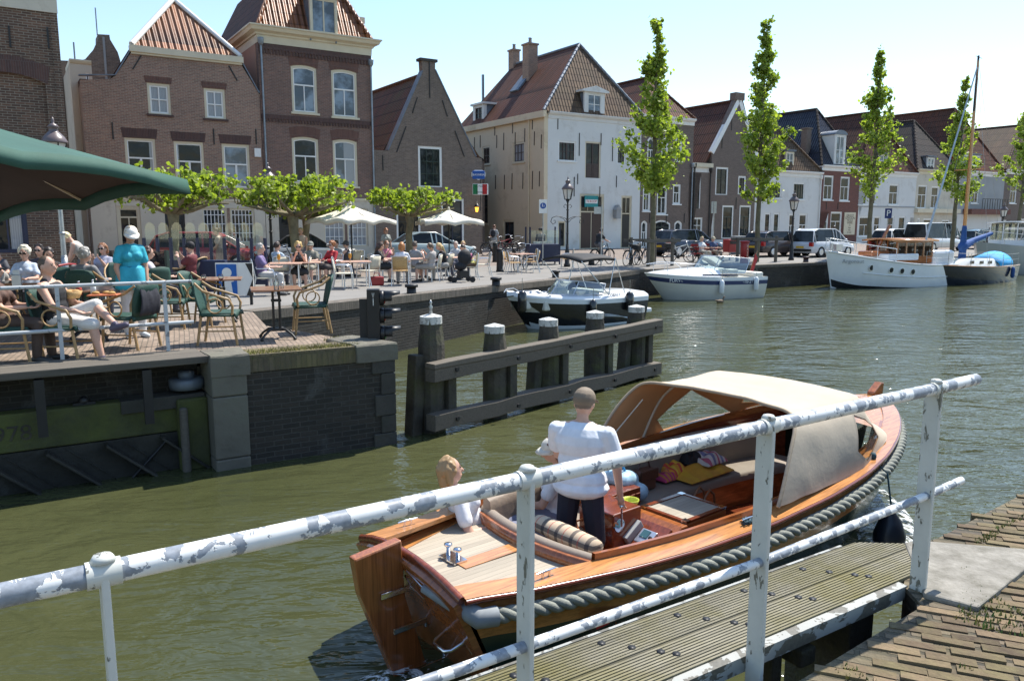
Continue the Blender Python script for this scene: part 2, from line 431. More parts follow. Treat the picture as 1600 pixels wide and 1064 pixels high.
M['cush']=P('taupe_cushion',(.24,.195,.155),.7,.1,4,.004,10)
M['rope']=P('grey_rope',(.24,.25,.215),.9,.2,12,.004,90)
M['hullG']=P('dark_green_hull_paint',(.012,.032,.026),.22,.15,2)
M['rubber']=P('black_rubber',(.012,.012,.014),.45,.2,5)
M['railw']=chipped('chipped_white_paint',(.72,.73,.72),(.225,.25,.285),.51,(20,5.5,20))
M['postw']=chipped('spotted_white_paint',(.56,.57,.53),(.16,.16,.13),.62,(34,34,13))
M['railg']=chipped('worn_grey_paint',(.45,.47,.48),(.2,.21,.22),.60,(10,3,10))
M['rattan']=P('bamboo_cane',(.36,.225,.10),.45,.2,14)
M['weaveG']=P('green_woven_cane',(.016,.06,.045),.6,.3,60,.004,140)
M['weaveT']=P('tan_woven_cane',(.46,.29,.12),.6,.3,60,.004,140)
M['sling']=P('beige_sling_fabric',(.52,.48,.38),.7,.08,30)
M['tabw']=varnish('red_brown_table_wood',(.34,.16,.085),(1.2,12,12),.4)
M['umbG']=P('green_umbrella_canvas',(.028,.09,.068),.8,.12,1.6,.004,7)
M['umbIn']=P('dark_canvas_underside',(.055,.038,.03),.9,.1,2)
M['umbW']=P('off_white_canvas',(.66,.62,.52),.8,.04,2)
M['wicker']=P('black_wicker',(.02,.018,.016),.6,.3,40,.004,120)
M['lampglass']=P('lamp_glass',(.62,.60,.56),.15,.05,3)
M['tyre']=P('tyre_rubber',(.015,.015,.016),.8,.2,8)
def paint(name,col,rough=.25,coat=.5):return P(name,col,rough,.05,2,coat=coat)
def water_mat():
 t=NT('canal_water');v=t.obj()
 r1=t.n('ShaderNodeMapping');r1.inputs['Rotation'].default_value=(0,0,-.35);r1.inputs['Scale'].default_value=(.55,1.25,1);t.l(v,r1.inputs[0])
 a=t.noise(r1.outputs[0],.9,3,.5,.9);b=t.noise(r1.outputs[0],3.1,3,.55,.5);c=t.noise(r1.outputs[0],11,2,.5)
 d=t.noise(v,.16,3,.5)
 h=t.math('ADD',t.math('ADD',t.math('MULTIPLY',a,1.0),t.math('MULTIPLY',b,.38)),t.math('MULTIPLY',c,.085))
 h=t.math('MULTIPLY',h,t.math('ADD',.55,t.math('MULTIPLY',d,.9)))
 col=t.mix(t.ramp(d,[(.35,0.),(.65,1.)]),(.048,.053,.022),(.066,.070,.031))
 t.l(col,t.b.inputs['Base Color']);t.set(Roughness=.045);t.b.inputs['IOR'].default_value=1.33
 t.bump(h,.15,.9);return t.m
M['water']=water_mat()
t_=NT('white_foam');v_=t_.obj();n_=t_.noise(v_,7,8,.75,.8)
t_.l(t_.ramp(n_,[(.50,0.),(.60,1.)]),t_.b.inputs['Alpha']);t_.set(Roughness=.6);t_.b.inputs['Base Color'].default_value=(.8,.84,.84,1)
M['foam']=t_.m
_pc={}
def colmat(kind,col,rough=.75):
 key=(kind,tuple(round(x,3)for x in col))
 if key not in _pc:_pc[key]=P(kind,col,rough,.12,8,.003 if kind!='skin' else 0,30)
 return _pc[key]
def EN(e,n,z=0.0):return Vector((E1.x*e+NN.x*n,E1.y*e+NN.y*n,z))
def toEN(p):return p.x*E1.x+p.y*E1.y,p.x*NN.x+p.y*NN.y
def onN(px,py,n):
 d=ray(px,py);t=n/(d.x*NN.x+d.y*NN.y)
 return Vector((d.x*t,d.y*t,CZ+d.z*t))
def cl(x):return max(0.,min(1.,x))
def zg(p):
 e,n=toEN(p)
 return-.22*cl((e-3.85)/16)*(1-cl((n-27)/12))-.08*cl((n-15.2)/10)
def atg(px,py):
 z=-.1
 for _ in range(12):p=at(px,py,z);z=zg(p)
 return Vector((p.x,p.y,z))
mb=MB();mb.add([(-900,-300,WZ),(900,-300,WZ),(900,1500,WZ),(-900,1500,WZ)],[(0,1,2,3)])
tag(mb.build('water',M['water']),kind='structure')
mb=MB();mb.add([(-900,-300,WZ-2),(900,-300,WZ-2),(900,1500,WZ-2),(-900,1500,WZ-2)],[(0,1,2,3)])
tag(mb.build('canal_bed',P('canal_mud',(.05,.045,.03),.9)),kind='structure')
edge=[(-60,15.2),(-20,15.2),(0,15.2),(3.85,15.2)]
for k in range(1,13):edge.append((3.85+18.85*k/12,15.2+10.1*k/12))
for k in range(1,25):edge.append((22.7+5.2*k,25.3-.07*5.2*k*.3))
bands=[(0,2),(.55,1),(3.4,1),(6.5,0),(11,0),(16,0),(28,0),(60,0),(700,0)]
rows=[]
for off,_ in bands:
 r=[]
 for i,(e,n)in enumerate(edge):
  q=EN(e-(.5*off if(3.9<e<22.6 and off<8)else 0)*min(1,off),n+(off if off<8 else max(off+15-n*.5,off))*(.85 if 3.9<e<22.6 and off<8 else 1));r.append(Vector((q.x,q.y,zg(q))))
 rows.append(r)
mb=MB()
for i in range(len(rows)-1):mb.grid([rows[i],rows[i+1]],{0:2,1:1}.get(i,1 if i==2 else 0),False)
mats=[M['street'],M['asph'],M['coping']]
tag(mb.build('quay_street',mats),kind='structure')
ter=[(-60,10.85),(2.0,10.85),(2.0,10.06),(4.4,9.95),(4.05,10.95),(3.5,13.0),(3.85,15.2),(-60,15.2)]
mb=MB();mb.prism([(a,b)for a,b in ter],(0,0,0),E1,NN,-.05,0.0)
tag(mb.build('terrace_paving',M['clinker']),kind='structure')
def wall_strip(name,pts,z0,ztop,mat,label,th=.5,cap=None,batter=0):
 """brick wall along a line of (e,n) points"""
 mb=MB()
 for(a,b)in zip(pts[:-1],pts[1:]):
  A,B=EN(*a),EN(*b);za,zb=ztop(A)-.004,ztop(B)-.004
  d=(B-A).normalized();nr=Vector((d.y,-d.x,0))
  o=nr*batter
  vs=[A+o+Vector((0,0,z0)),B+o+Vector((0,0,z0)),B+Vector((0,0,zb)),A+Vector((0,0,za)),A-nr*th+Vector((0,0,z0)),B-nr*th+Vector((0,0,z0)),B-nr*th+Vector((0,0,zb-.02)),A-nr*th+Vector((0,0,za-.02))]
  mb.add(vs,[(0,1,2,3),(5,4,7,6),(3,2,6,7),(1,5,6,2),(4,0,3,7)])
 o=mb.build(name,mat);tag(o,label,'quay wall')
 if cap:
  cb=MB()
  for(a,b)in zip(pts[:-1],pts[1:]):
   A,B=EN(*a),EN(*b);za,zb=ztop(A),ztop(B);d=(B-A).normalized();nr=Vector((d.y,-d.x,0))*.035
   h=cap
   vs=[A+nr+Vector((0,0,za-h)),B+nr+Vector((0,0,zb-h)),B+nr+Vector((0,0,zb+.012)),A+nr+Vector((0,0,za+.012)),B-nr*12+Vector((0,0,zb+.012)),A-nr*12+Vector((0,0,za+.012))]
   cb.add(vs,[(0,1,2,3),(3,2,4,5)])
  cb.build('edge_course',M['quaycap'],o)
 return o
wall_strip('quay_wall',edge[3:16],-3,zg,M['brickQ'],'dark brick canal wall between the black traffic light and the black speedboat',cap=.17,batter=.06)
wall_strip('quay_wall',edge[15:],-3,zg,M['brickQ'],'dark quay wall behind the moored boats under the row of upright trees',cap=.12,batter=.04)
pier=empty('lock_pier',EN(3.2,10.1),E1A,'dark old brick lock pier with stone quoins and a grassy brick edge below the chairs','pier')
def PL(e,n):return(e-3.2,n-10.1)
a,b=PL(2.42,10.04),PL(4.42,9.94)
mb=MB();mb.prism([PL(2.42,10.02),PL(4.405,9.95),PL(4.38,10.4),PL(2.42,10.9)],(0,0,0),(1,0,0),(0,1,0),-3,-.19);mb.build('brick_face',M['brickQ'],pier)
mb=MB();mb.prism([PL(2.42,9.995),PL(3.86,9.945),PL(3.86,10.5),PL(2.42,10.5)],(0,0,0),(1,0,0),(0,1,0),-.19,.03);mb.build('edge_course',M['capbrick'],pier)
rq=random.Random(3)
z=-.185
k=0
while z>-2.6:
 h=rq.choice((.2,.25,.3));L_=(.34,.22)[k%2]+rq.uniform(-.03,.03);k+=1
 mb=MB();x1,y0=PL(4.43,9.93-rq.uniform(0,.012));mb.box(x1-L_,y0,z-h+.006,x1,y0+1.0,z)
 mb.build('corner_stone',M['stoneD'],pier,bevel=.012);z-=h
z=-.2
for h in(.27,.8,1.7):
 mb=MB();x0,y0=PL(1.985,9.97);mb.box(x0,y0,z-h+.006,x0+.43,y0+.95,z);mb.build('corner_stone',M['stone'],pier,bevel=.02);z-=h
def rough_stone(poly,z0,z1,name,mat,par,seed):
 rr=random.Random(seed);mb=MB();n=len(poly);top=[]
 cx=sum(p[0]for p in poly)/n;cy=sum(p[1]for p in poly)/n;ring=[]
 for i in range(n):
  for t in(0,.25,.5,.75):
   p=Vector(poly[i]).lerp(Vector(poly[(i+1)%n]),t);ring.append((p.x+rr.uniform(-.012,.012),p.y+rr.uniform(-.012,.012)))
 rows=[]
 for s_,zz in((1,z0),(1.01,z0+(z1-z0)*.5),(1,z1-.02),(.965,z1),(.5,z1+.004),(.02,z1+.006)):
  rows.append([Vector((cx+(x-cx)*s_+rr.uniform(-.006,.006),cy+(y-cy)*s_,zz+rr.uniform(-.006,.006)))for x,y in ring])
 mb.grid(rows,0,False,True);return mb.build(name,mat,par)
rough_stone([PL(3.87,9.92),PL(4.45,9.9),PL(4.2,10.95),PL(3.72,10.75)],-.2,.045,'cap_stone',M['stone'],pier,4)
rough_stone([PL(1.98,9.95),PL(2.44,9.95),PL(2.5,10.6),PL(1.98,10.6)],-.21,.055,'cap_stone',M['stone'],pier,5)
def grass(name,n,pts,mat,hs=(.03,.09),w=.008,seed=1):
 rr=random.Random(seed);mb=MB()
 for i in range(n):
  p=pts(rr);a=rr.uniform(0,6.28);h=rr.uniform(*hs);l=rr.uniform(-.6,.6)*h;q=Vector((math.cos(a),math.sin(a),0))*w
  tip=p+Vector((math.cos(a+1.3)*l,math.sin(a+1.3)*l,h));mb.add([p-q,p+q,tip],[(0,1,2)])
 return tag(mb.build(name,mat),kind='stuff')
M['grass']=P('dry_grass',(.22,.20,.05),.8,.45,5);M['grassG']=P('green_weed',(.07,.13,.02),.8,.4,5)
grass('dry_grass',1500,lambda r:EN(2.45+1.5*r.random(),10.02+abs(r.gauss(0,.14)),.025),M['grass'],(.012,.05),.006)
grass('wall_weeds',260,lambda r:EN(2.43+abs(r.gauss(0,.05)),10.0+.1*r.random(),.0-.1*r.random()),M['grassG'],(.03,.08),.01,2)
grass('edge_weeds',200,lambda r:EN(3.9+r.gauss(0,.07),10.8+r.gauss(0,.06),.0),M['grass'],(.02,.07),.01,3)
gate=empty('lock_gate',EN(0,10.4),E1A,'mossy timber lock gate with the worn number 978, below the terrace walkway','lock gate')
G=lambda e,n:(e,n-10.4)
mb=MB();mb.box(-9,10.38-10.4,-.92,1.64,.22,-.47);mb.build('beam',M['mossbeam'],gate,bevel=.02)
mb=MB();mb.box(-9,-.02+.01,-2.6,1.64,.12,-.93)
mb.build('leaf_board',M['algae'],gate)
for k in range(13):
 x0=-5.4+k*.62;mb=MB();mb.bar((x0,-.02,-.95),(x0+1.75,-.02,-2.5),.03,.36,up=(0,1,0));mb.bar((x0+.2,-.034,-.95),(x0+1.95,-.034,-2.5),.012,.01,up=(0,1,0));mb.build('diagonal_plank',M['algae'],gate,bevel=.01)
mb=MB();mb.box(1.62,-.13,-2.6,1.99,.3,-.5);mb.build('heel_post',M['mossbeam'],gate,bevel=.03)
mb=MB();mb.box(1.0,-.06,-.62,1.97,.24,-.455);mb.build('iron_strap',M['stoneD'],gate,bevel=.01)
mb=MB();mb.tube([(1.68,-.18,-1.62),(1.68,-.18,-.62)],[.055,.05],10);mb.ell((1.68,-.18,-.62),(.05,.05,.03));mb.build('guard_pile',M['oldwood'],gate)
mb=MB();mb.lathe([(.20,-.41),(.215,-.36),(.215,-.29),(.19,-.27)],(1.79,.12,0),20);mb.lathe([(.1,-.28),(.1,-.2),(.07,-.18)],(1.79,.12,0),12);mb.build('pivot_collar',M['lead'],gate)
mb=MB();mb.tube([(1.5,-.05,-1.0),(.72,-.12,-1.75)],.018,6);mb.build('tie_rod',M['iron'],gate)
for x in(.17,1.28):mb=MB();mb.box(x-.05,-.30,-.72,x+.05,-.24,-.06);mb.box(x-.04,-.26,-.12,x+.04,.4,-.06);mb.build('bracket',M['iron'],gate)
mb=MB();mb.ell((.62,.1,-.43),(.06,.06,.06),10);mb.box(.5,.05,-.47,.74,.15,-.44);mb.build('eye_bolt',M['iron'],gate)
mb=MB();mb.box(-9,10.86-10.4,-2.8,1.99,10.86-10.4+.4,-.055);mb.build('recess_wall',M['brickQ'],gate)
def text(name,s,size,loc,rot,mat,parent=None,ext=.002,align='CENTER',sx=1.0):
 cu=bpy.data.curves.new(name,'FONT');cu.body=s;cu.size=size;cu.extrude=ext;cu.align_x=align;cu.align_y='CENTER';cu.resolution_u=3
 tmp=bpy.data.objects.new(name,cu);COL.objects.link(tmp)
 dg=bpy.context.evaluated_depsgraph_get();me=bpy.data.meshes.new_from_object(tmp.evaluated_get(dg));bpy.data.objects.remove(tmp)
 me.materials.clear();me.materials.append(mat)
 o=bpy.data.objects.new(name,me);COL.objects.link(o);o.location=loc;o.rotation_euler=rot;o.scale=(sx,1,1)
 if parent is not None:o.parent=parent
 return o
text('number','1978',.26,(-.19,-.024,-.71),(math.pi/2,0,0),M['wetwood'],gate,.003)
wk=empty('gate_walkway',EN(1.0,10.45),E1A,'weathered timber walkway with thin grey handrail along the cafe terrace edge','walkway')
mb=MB();mb.box(-11,-.34,-.04,1.0,.02,.05);mb.build('plank',M['oldwood'],wk,bevel=.015)
mb=MB();mb.box(-11,.03,-.04,.98,.37,.05);mb.build('plank',M['oldwood'],wk,bevel=.015)
for e in(1.64,.45,-.75,-1.95,-3.2):mb=MB();mb.box(e-1-.022,.325,.0,e-1+.022,.37,.93);mb.build('post',M['railg'],wk)
for zz,nm in((.935,'top_rail'),(.405,'mid_rail')):mb=MB();mb.tube([(-11,.345,zz),(.97,.345,zz)],.024,10);mb.build(nm,M['railg'],wk)
ng=empty('near_walkway',EN(2.0,1.93),E1A,'grooved timber gate walkway with chipped white railing in the foreground','walkway')
ridge=planks('ribbed_walkway_timber',(.205,.185,.13),1,.0165,.85,.18,var=.5,bump=.006,green=(.15,.13,.045))
def ribbed(y0,y1,x0,x1c,nm):
 mb=MB();n=int((y1-y0)/.0165);prof=[]
 for k in range(n):t=y0+k*.0165;prof+=[(t,.0),(t+.010,.0),(t+.0112,-.007),(t+.0153,-.007)]
 prof.append((y1,0));A=[];B=[]
 for(y,zz)in prof:
  xe=x1c(y);A.append(Vector((x0,y,zz+.01)));B.append(Vector((xe,y,zz+.01)))
 mb.grid([A,B],0,False,flip=True);mb.add([A[0],B[0],B[0]-Vector((0,0,.11)),A[0]-Vector((0,0,.11))],[(3,2,1,0)])
 mb.add([A[-1],B[-1],B[-1]-Vector((0,0,.11)),A[-1]-Vector((0,0,.11))],[(0,1,2,3)])
 mb.add([B[0],B[-1],B[-1]-Vector((0,0,.11)),B[0]-Vector((0,0,.11))],[(3,2,1,0)])
 return mb.build(nm,ridge,ng)
ribbed(.02,.205,-5,lambda y:1.86-.0*y,'plank')
ribbed(.212,.40,-5,lambda y:1.86-max(0,(y-.25))*1.35,'plank')
mb=MB();mb.box(-5,-.03,-.062,1.42,.016,.004);mb.box(-5,.404,-.09,1.55,.418,.012);mb.build('edge_channel',chipped('chipped_channel_paint',(.34,.34,.31),(.12,.11,.085),.52,(9,9,14)),ng)
for k in range(9):
 for y in(.12,.165,.25,.34):mb=MB();mb.lathe([(.017,.0125),(.017,.004)],(1.45-k*.42-(y*.9),y,.0),12);mb.build('bolt_head',M['iron'],ng)
rz_=lambda x:float(np.interp(x,[-5,-1.86,-.76,.32,1.47,1.8],[.905,.92,.93,.94,.952,.958]))
for(e,nm)in((3.43,0),(2.31,0),(1.24,0),(.12,0),(-.97,0)):
 x=e-2.0;mb=MB();mb.box(x-.009,-.110,-.13,x+.009,-.034,rz_(x));po=mb.build('post',M['postw'],ng,bevel=.004)
 mb=MB();mb.tube([(x-.035,-.08,rz_(x-.035)),(x+.035,-.08,rz_(x+.035))],.031,14);mb.lathe([(.028,.029),(.02,.042),(.005,.046)],(x,-.08,rz_(x)),10);mb.build('rail_collar',M['postw'],po)
mb=MB();mb.tube([(x,-.08,rz_(x))for x in np.linspace(-5,1.77,30)],.0265,16);mb.build('top_rail',M['railw'],ng)
mb=MB();mb.tube([(-5,-.08,.40),(-.9,-.08,.40),(.3,-.08,.412),(1.4,-.08,.455),(1.72,-.08,.475)],.018,14);mb.build('mid_rail',M['railw'],ng)
mb=MB();mb.box(1.12,.05,-1.0,1.3,.4,-.12);mb.box(.56,.04,-3,.63,.12,-.12);mb.box(.7,.0,-.2,.8,.3,-.12);mb.box(-.9,.1,-3,-.78,.22,-.12);mb.box(-5,.28,-.26,1.4,.40,-.12);mb.build('under_beam',M['wetwood'],ng,bevel=.01)
nq=[(2.0,-30),(-60,-30),(-60,1.30),(.4,1.55),(2.41,1.69),(3.30,1.76),(3.42,1.92),(3.9,2.16),(4.12,2.14),(5.3,2.24),(12,2.7),(60,5),(60,-30)]
mb=MB();mb.prism(nq[::-1],(0,0,0),E1,NN,-.2,-.004);tag(mb.build('near_quay_paving',M['nearbrick']),kind='structure')
wn_pts=[(60,5),(12,2.7),(5.3,2.24),(4.12,2.14),(3.9,2.16),(3.42,1.92),(3.30,1.76),(2.41,1.69),(.4,1.55),(-60,1.30)]
wall_strip('quay_wall',wn_pts,-3,lambda p:-.02,M['brickQ'],'near quay wall under the rough brick paving beside the white railing')
sl=[(3.38,1.80),(3.45,1.60),(4.25,1.70),(4.3,1.80),(3.95,2.15),(3.86,2.18)]
mb=MB();mb.prism(sl,(0,0,0),E1,NN,-.15,.02);tag(mb.build('stone_slab',P('pale_slab',(.29,.27,.235),.9,.2,6,.006,50,dirt=((.11,.10,.075),1.0,9)),bevel=.012),'pale worn concrete slab at the end of the grooved walkway','slab')
bm_=MB();rb=random.Random(11);ca,sa=math.cos(1.05),math.sin(1.05)
for i in range(-30,55):
 for j in range(-8,70):
  u=i*.205+(j%2)*.1+rb.uniform(-.008,.008);v=j*.068+rb.uniform(-.004,.004);e=2.2+u*ca+v*sa-2.0;n=.9-u*sa*-1-v*ca
  e=3.9+u*.574+v*.819;n=.6-u*.819+v*.574
  if not(1.2<e<9.5 and-1.0<n<2.7):continue
  lim=np.interp(e,[.4,2.41,3.3,3.42,3.9,5.3,12],[1.55,1.69,1.76,1.92,2.16,2.24,2.7])
  if n>lim-.06:continue
  if 3.34<e<4.32 and n>1.60+(e-3.45)*.12 and n<2.2-max(0,e-3.95)*1.1:continue
  if n<1.0-.25*(e-1)-.9:continue
  bm_.cbox(EN(e,n,-.031+rb.uniform(-.003,.005)),(.193+rb.uniform(-.02,.004),.051+rb.uniform(-.007,.003),.07),0,E1A+math.radians(-55)+rb.uniform(-.04,.04),rb.uniform(-.018,.018),rb.uniform(-.018,.018))
tb=NT('loose_paving_brick');gi=tb.n('ShaderNodeNewGeometry').outputs['Random Per Island'];vv_=tb.obj()
cc_=tb.mix(gi,(.075,.05,.03),(.24,.17,.10));cc_=tb.mix(tb.ramp(tb.noise(vv_,3.5,6,.7),[(.42,0.),(.68,1.)]),cc_,(.17,.14,.065))
cc_=tb.mix(.45,cc_,tb.ramp(tb.noise(vv_,40,4),[(.3,.35),(.7,1.)]),'MULTIPLY');tb.l(cc_,tb.b.inputs['Base Color']);tb.set(Roughness=.95);tb.bump(tb.noise(vv_,60,4),.006)
tag(bm_.build('loose_bricks',tb.m),kind='stuff')
def nearpt(r):
 e=r.uniform(2.5,7);return EN(e,np.interp(e,[2.4,3.3,4.1,5.3,7],[1.66,1.62,2.0,2.1,2.3])-abs(r.gauss(0,.35)),.0)
def joint(r):
 while True:
  p=nearpt(r);e,n=toEN(p)
  if noise.noise(p*2.2)>.12:return p
grass('joint_weeds',1000,joint,M['grassG'],(.008,.03),.005,5)
grass('joint_grass',1500,joint,M['grass'],(.008,.028),.005,6)
SEGN=7
def hole(u0,v0,u1,v1,rise=0.0):
 if rise<=0:return[(u0,v0),(u1,v0),(u1,v1),(u0,v1)]
 pts=[(u0,v0),(u1,v0)]
 for k in range(SEGN+1):
  t=k/SEGN;pts.append((u1+(u0-u1)*t,v1-rise+rise*(1-(2*t-1)**2)))
 return pts
class House:
 def __init__(h,name,label,A,B,depth,z0,cat='house',group='canal houses along the quay'):
  A=Vector((A.x,A.y,0));B=Vector((B.x,B.y,0));h.A=A;d=(B-A);h.W=d.length;d.normalize();h.d=d
  h.n=Vector((-d.y,d.x,0));h.z0=z0;h.dep=depth;h.holes=[];h.pend=[]
  h.root=empty(name,(A.x,A.y,0),math.atan2(d.y,d.x),label,cat,group)
 def px(h,x,y,off=0.0):
  r=ray(x,y);o=Vector((0,0,CZ));t=((h.A+h.n*off)-o).dot(h.n)/r.dot(h.n);p=o+r*t-h.A
  return p.dot(h.d),p.z
 def pxu(h,x,y,u):
  r=ray(x,y);o=Vector((0,0,CZ));t=((h.A+h.d*u)-o).dot(h.d)/r.dot(h.d);p=o+r*t-h.A
  return p.dot(h.n),p.z
 def rect(h,xl,xr,yt,yb):
  u0,v1=h.px(xl,yt);_,v0=h.px(xl,yb);u1,_=h.px(xr,yt);return u0,v0,u1,v1
 def win(self,r,rise=0.,**kw):
  if kw.pop('raw',False):u0,v0,u1,v1=r
  else:u0,v0,u1,v1=self.rect(*r)
  v0=max(v0,self.z0+.02)
  self.holes.append(hole(u0,v0,u1,v1,rise));self.pend.append((u0,v0,u1,v1,rise,kw));return u0,v0,u1,v1
 def wall(h,outline,mat,base=None,side_depth=None,name='wall',rec=.14):
  dep=side_depth or h.dep;mb=MB()
  loops=[[Vector((a,b,0))for a,b in outline]]+[[Vector((a,b,0))for a,b in q]for q in h.holes]
  flatp=[p for l in loops for p in l]
  tris=tessellate_polygon(loops);fs=[]
  for t in tris:
   a,b,c=[flatp[i]for i in t];s_=(b.x-a.x)*(c.y-a.y)-(b.y-a.y)*(c.x-a.x)
   fs.append(tuple(t)if s_>0 else tuple(reversed(t)))
  mb.add([(p.x,0,p.y)for p in flatp],fs)
  n=len(outline);area=sum(outline[i][0]*outline[(i+1)%n][1]-outline[(i+1)%n][0]*outline[i][1]for i in range(n))
  o=outline if area>0 else outline[::-1]
  for i in range(n):
   (a,b),(c,d)=o[i],o[(i+1)%n]
   mb.add([(a,0,b),(c,0,d),(c,dep,d),(a,dep,b)],[(3,2,1,0)])
  mb.add([(a,dep,b)for a,b in o],[tuple(range(n-1,-1,-1))])
  for q in h.holes:
   m=len(q)
   for i in range(m):
    (a,b),(c,d)=q[i],q[(i+1)%m]
    mb.add([(a,0,b),(c,0,d),(c,rec,d),(a,rec,b)],[(0,1,2,3)])
   mb.add([(a,rec,b)for a,b in q],[tuple(range(m))])
  w=mb.build(name,mat,h.root)
  for p in h.pend:h.make_win(*p)
  h.holes=[];h.pend=[]
  return w
 def make_win(h,u0,v0,u1,v1,rise,kw):
  fm=kw.get('fm',M['white']);sm=kw.get('sm',fm);fw=kw.get('fw',.09);y0=kw.get('y',.035);gm=kw.get('gm',M['gl'])
  kind=kw.get('kind','window');mt=kw.get('mt',.045);sash=kw.get('sash',.05)
  mb=MB();O=hole(u0,v0,u1,v1,rise);bot=.06 if kind=='window' else 0
  I=hole(u0+fw,v0+bot,u1-fw,v1-fw,rise*.9);n=len(O)
  def ring(O,I,y,th,m):
   for i in range(n):
    j=(i+1)%n;a,b,c,d=O[i],O[j],I[j],I[i]
    mb.add([(a[0],y,a[1]),(b[0],y,b[1]),(c[0],y,c[1]),(d[0],y,d[1])],[(0,1,2,3)],m)
    mb.add([(d[0],y,d[1]),(c[0],y,c[1]),(c[0],y+th,c[1]),(d[0],y+th,d[1])],[(0,1,2,3)],m)
  ring(O,I,y0,.08,0)
  a0,b0,a1,b1=u0+fw,v0+bot,u1-fw,v1-fw
  if sash:
   I2=hole(a0+sash,b0+sash,a1-sash,b1-sash,rise*.8);ring(I,I2,y0+.03,.05,1)
  w,hh=a1-a0,b1-b0
  for q in kw.get('h',()):
   f,th=q if isinstance(q,tuple)else(q,mt);mb.box(a0,y0+.018,b0+hh*f-th/2,a1,y0+.07,b0+hh*f+th/2,1)
  for q in kw.get('v',()):
   f,f0,f1,th=q if isinstance(q,tuple)else(q,0,1,mt);mb.box(a0+w*f-th/2,y0+.022,b0+hh*f0,a0+w*f+th/2,y0+.066,b0+hh*f1,1)
  fr=mb.build(kind,[fm,sm],h.root)
  pm=MB();G_=hole(a0,b0,a1,b1,rise*.9);pm.add([(a,y0+.06,b)for a,b in G_],[tuple(range(len(G_)))])
  pm.build('pane',gm,fr)
  if kw.get('curtain'):
   cm=MB();c0,c1=kw['curtain'];cm.box(a0+w*c0,y0+.052,b0+.02,a0+w*c1,y0+.058,b1-.02);cm.build('curtain',M['glC'],fr)
  if kw.get('panel'):
   dm=MB();f=kw['panel'];dm.box(a0+.002,y0+.035,b0,a1-.002,y0+.075,b0+hh*f)
   nn=kw.get('np',1)
   for k in range(nn):
    x0=a0+w*k/nn+.08;x1=a0+w*(k+1)/nn-.08
    dm.box(x0,y0+.02,b0+hh*f*.12,x1,y0+.036,b0+hh*f*.45);dm.box(x0,y0+.02,b0+hh*f*.55,x1,y0+.036,b0+hh*f*.92)
   dm.build('door_panel',kw.get('pm',M['dkgreen']),fr)
  if kw.get('sill'):
   s=MB();s.box(u0-.08,-.07,v0-.09,u1+.08,.05,v0+.005);s.build('sill',kw.get('sillm',fm),fr)
  if kw.get('lintel'):
   l=MB();hh_=kw['lintel'];a=.06
   O2=hole(u0-a,v0,u1+a,v1,rise);top=[(p[0],p[1]+.002)for p in O2[2:]]if rise else[(u1+a,v1+.002),(u0-a,v1+.002)]
   k=len(top);vs=[(p[0],-.012,p[1])for p in top]+[(p[0]+(p[0]-(u0+u1)/2)*.09,-.012,p[1]+hh_)for p in top]
   l.add(vs,[(i,i+1,k+i+1,k+i)for i in range(k-1)][::1]);l.s=[False]*len(l.f)
   l.f=[tuple(reversed(f))for f in l.f]
   l.build('lintel',kw.get('lm',M['header']),h.root)
 def strip(h,u0,v0,u1,v1,mat,name,out=.012,y1=.0,bev=0):
  mb=MB();mb.box(u0,-out,v0,u1,y1-.002 if y1==0 else y1,v1);return mb.build(name,mat,h.root,bevel=bev)
 def cornice(h,v,prof,mat,u0=None,u1=None,side=.0,name='cornice'):
  """moulded cornice: prof = [(out, dz)...] going up from v"""
  u0=-.1 if u0 is None else u0;u1=h.W+.1 if u1 is None else u1
  mb=MB();rows=[]
  for o,dz in prof:rows.append([Vector((u0-o*side,h.dep*.5,v+dz)),Vector((u0-o*side,-o,v+dz)),Vector((u1+o*side,-o,v+dz)),Vector((u1+o*side,h.dep*.5,v+dz))])
  mb.grid(rows,0,False,flip=False);z=v+prof[-1][1];o=prof[-1][0]
  mb.add([(u0-o*side,h.dep*.5,z),(u0-o*side,-o,z),(u1+o*side,-o,z),(u1+o*side,h.dep*.5,z)],[(0,1,2,3)])
  z=v+prof[0][1];o=prof[0][0]
  return mb.build(name,mat,h.root)
 def hiproof(h,ve,apex,mat,over=.15,hipm=None,mat2=None,ridge_end=None,gable=False,name='roof',ve2=None,u0=None,u1=None):
  u0=-over if u0 is None else u0;u1=h.W+over if u1 is None else u1;um,s,va=apex;d2=h.dep
  y0=-over*.6;re=d2 if ridge_end is None else ridge_end
  a,b,c,d=Vector((u0,y0,ve)),Vector((u1,y0,ve)),Vector((u1,d2,ve)),Vector((u0,d2,ve))
  p,q=Vector((um,s,va)),Vector((um,re,va))
  mb=MB()
  if not gable:mb.slab([a,b,p],.10,1)
  mb.slab([d,a,p,q],.10,0);mb.slab([b,c,q,p],.10,0);mb.slab([c,d,q],.1,0)
  ro=mb.build(name,[mat,mat2 or mat],h.root)
  rt=MB();off=Vector((0,0,.03))
  rt.tube([p+off,q+off],.10,6)
  if not gable:
   for e in(a,b):
    L=(e-p).length;N=max(3,int(L/.42))
    for k in range(N):rt.tube([p.lerp(e,k/N)+off,p.lerp(e,(k+1.0)/N)+off*.6],[.085,.115],6)
  rt.build('ridge_tiles',hipm or mat,ro)
  return ro
 def chimney(h,u0,y0,z0,u1,y1,z1,mat,pot=True,cap=None):
  mb=MB();mb.box(u0,y0,z0,u1,y1,z1);mb.box(u0-.07,y0-.07,z1,u1+.07,y1+.07,z1+.12)
  c=mb.build('chimney',mat,h.root)
  if pot:q=MB();q.lathe([(.13,0),(.11,.35),(.14,.38),(.14,.42)],((u0+u1)/2,(y0+y1)/2,z1+.12),10);q.build('chimney_pot',M['zinc'],c)
  return c
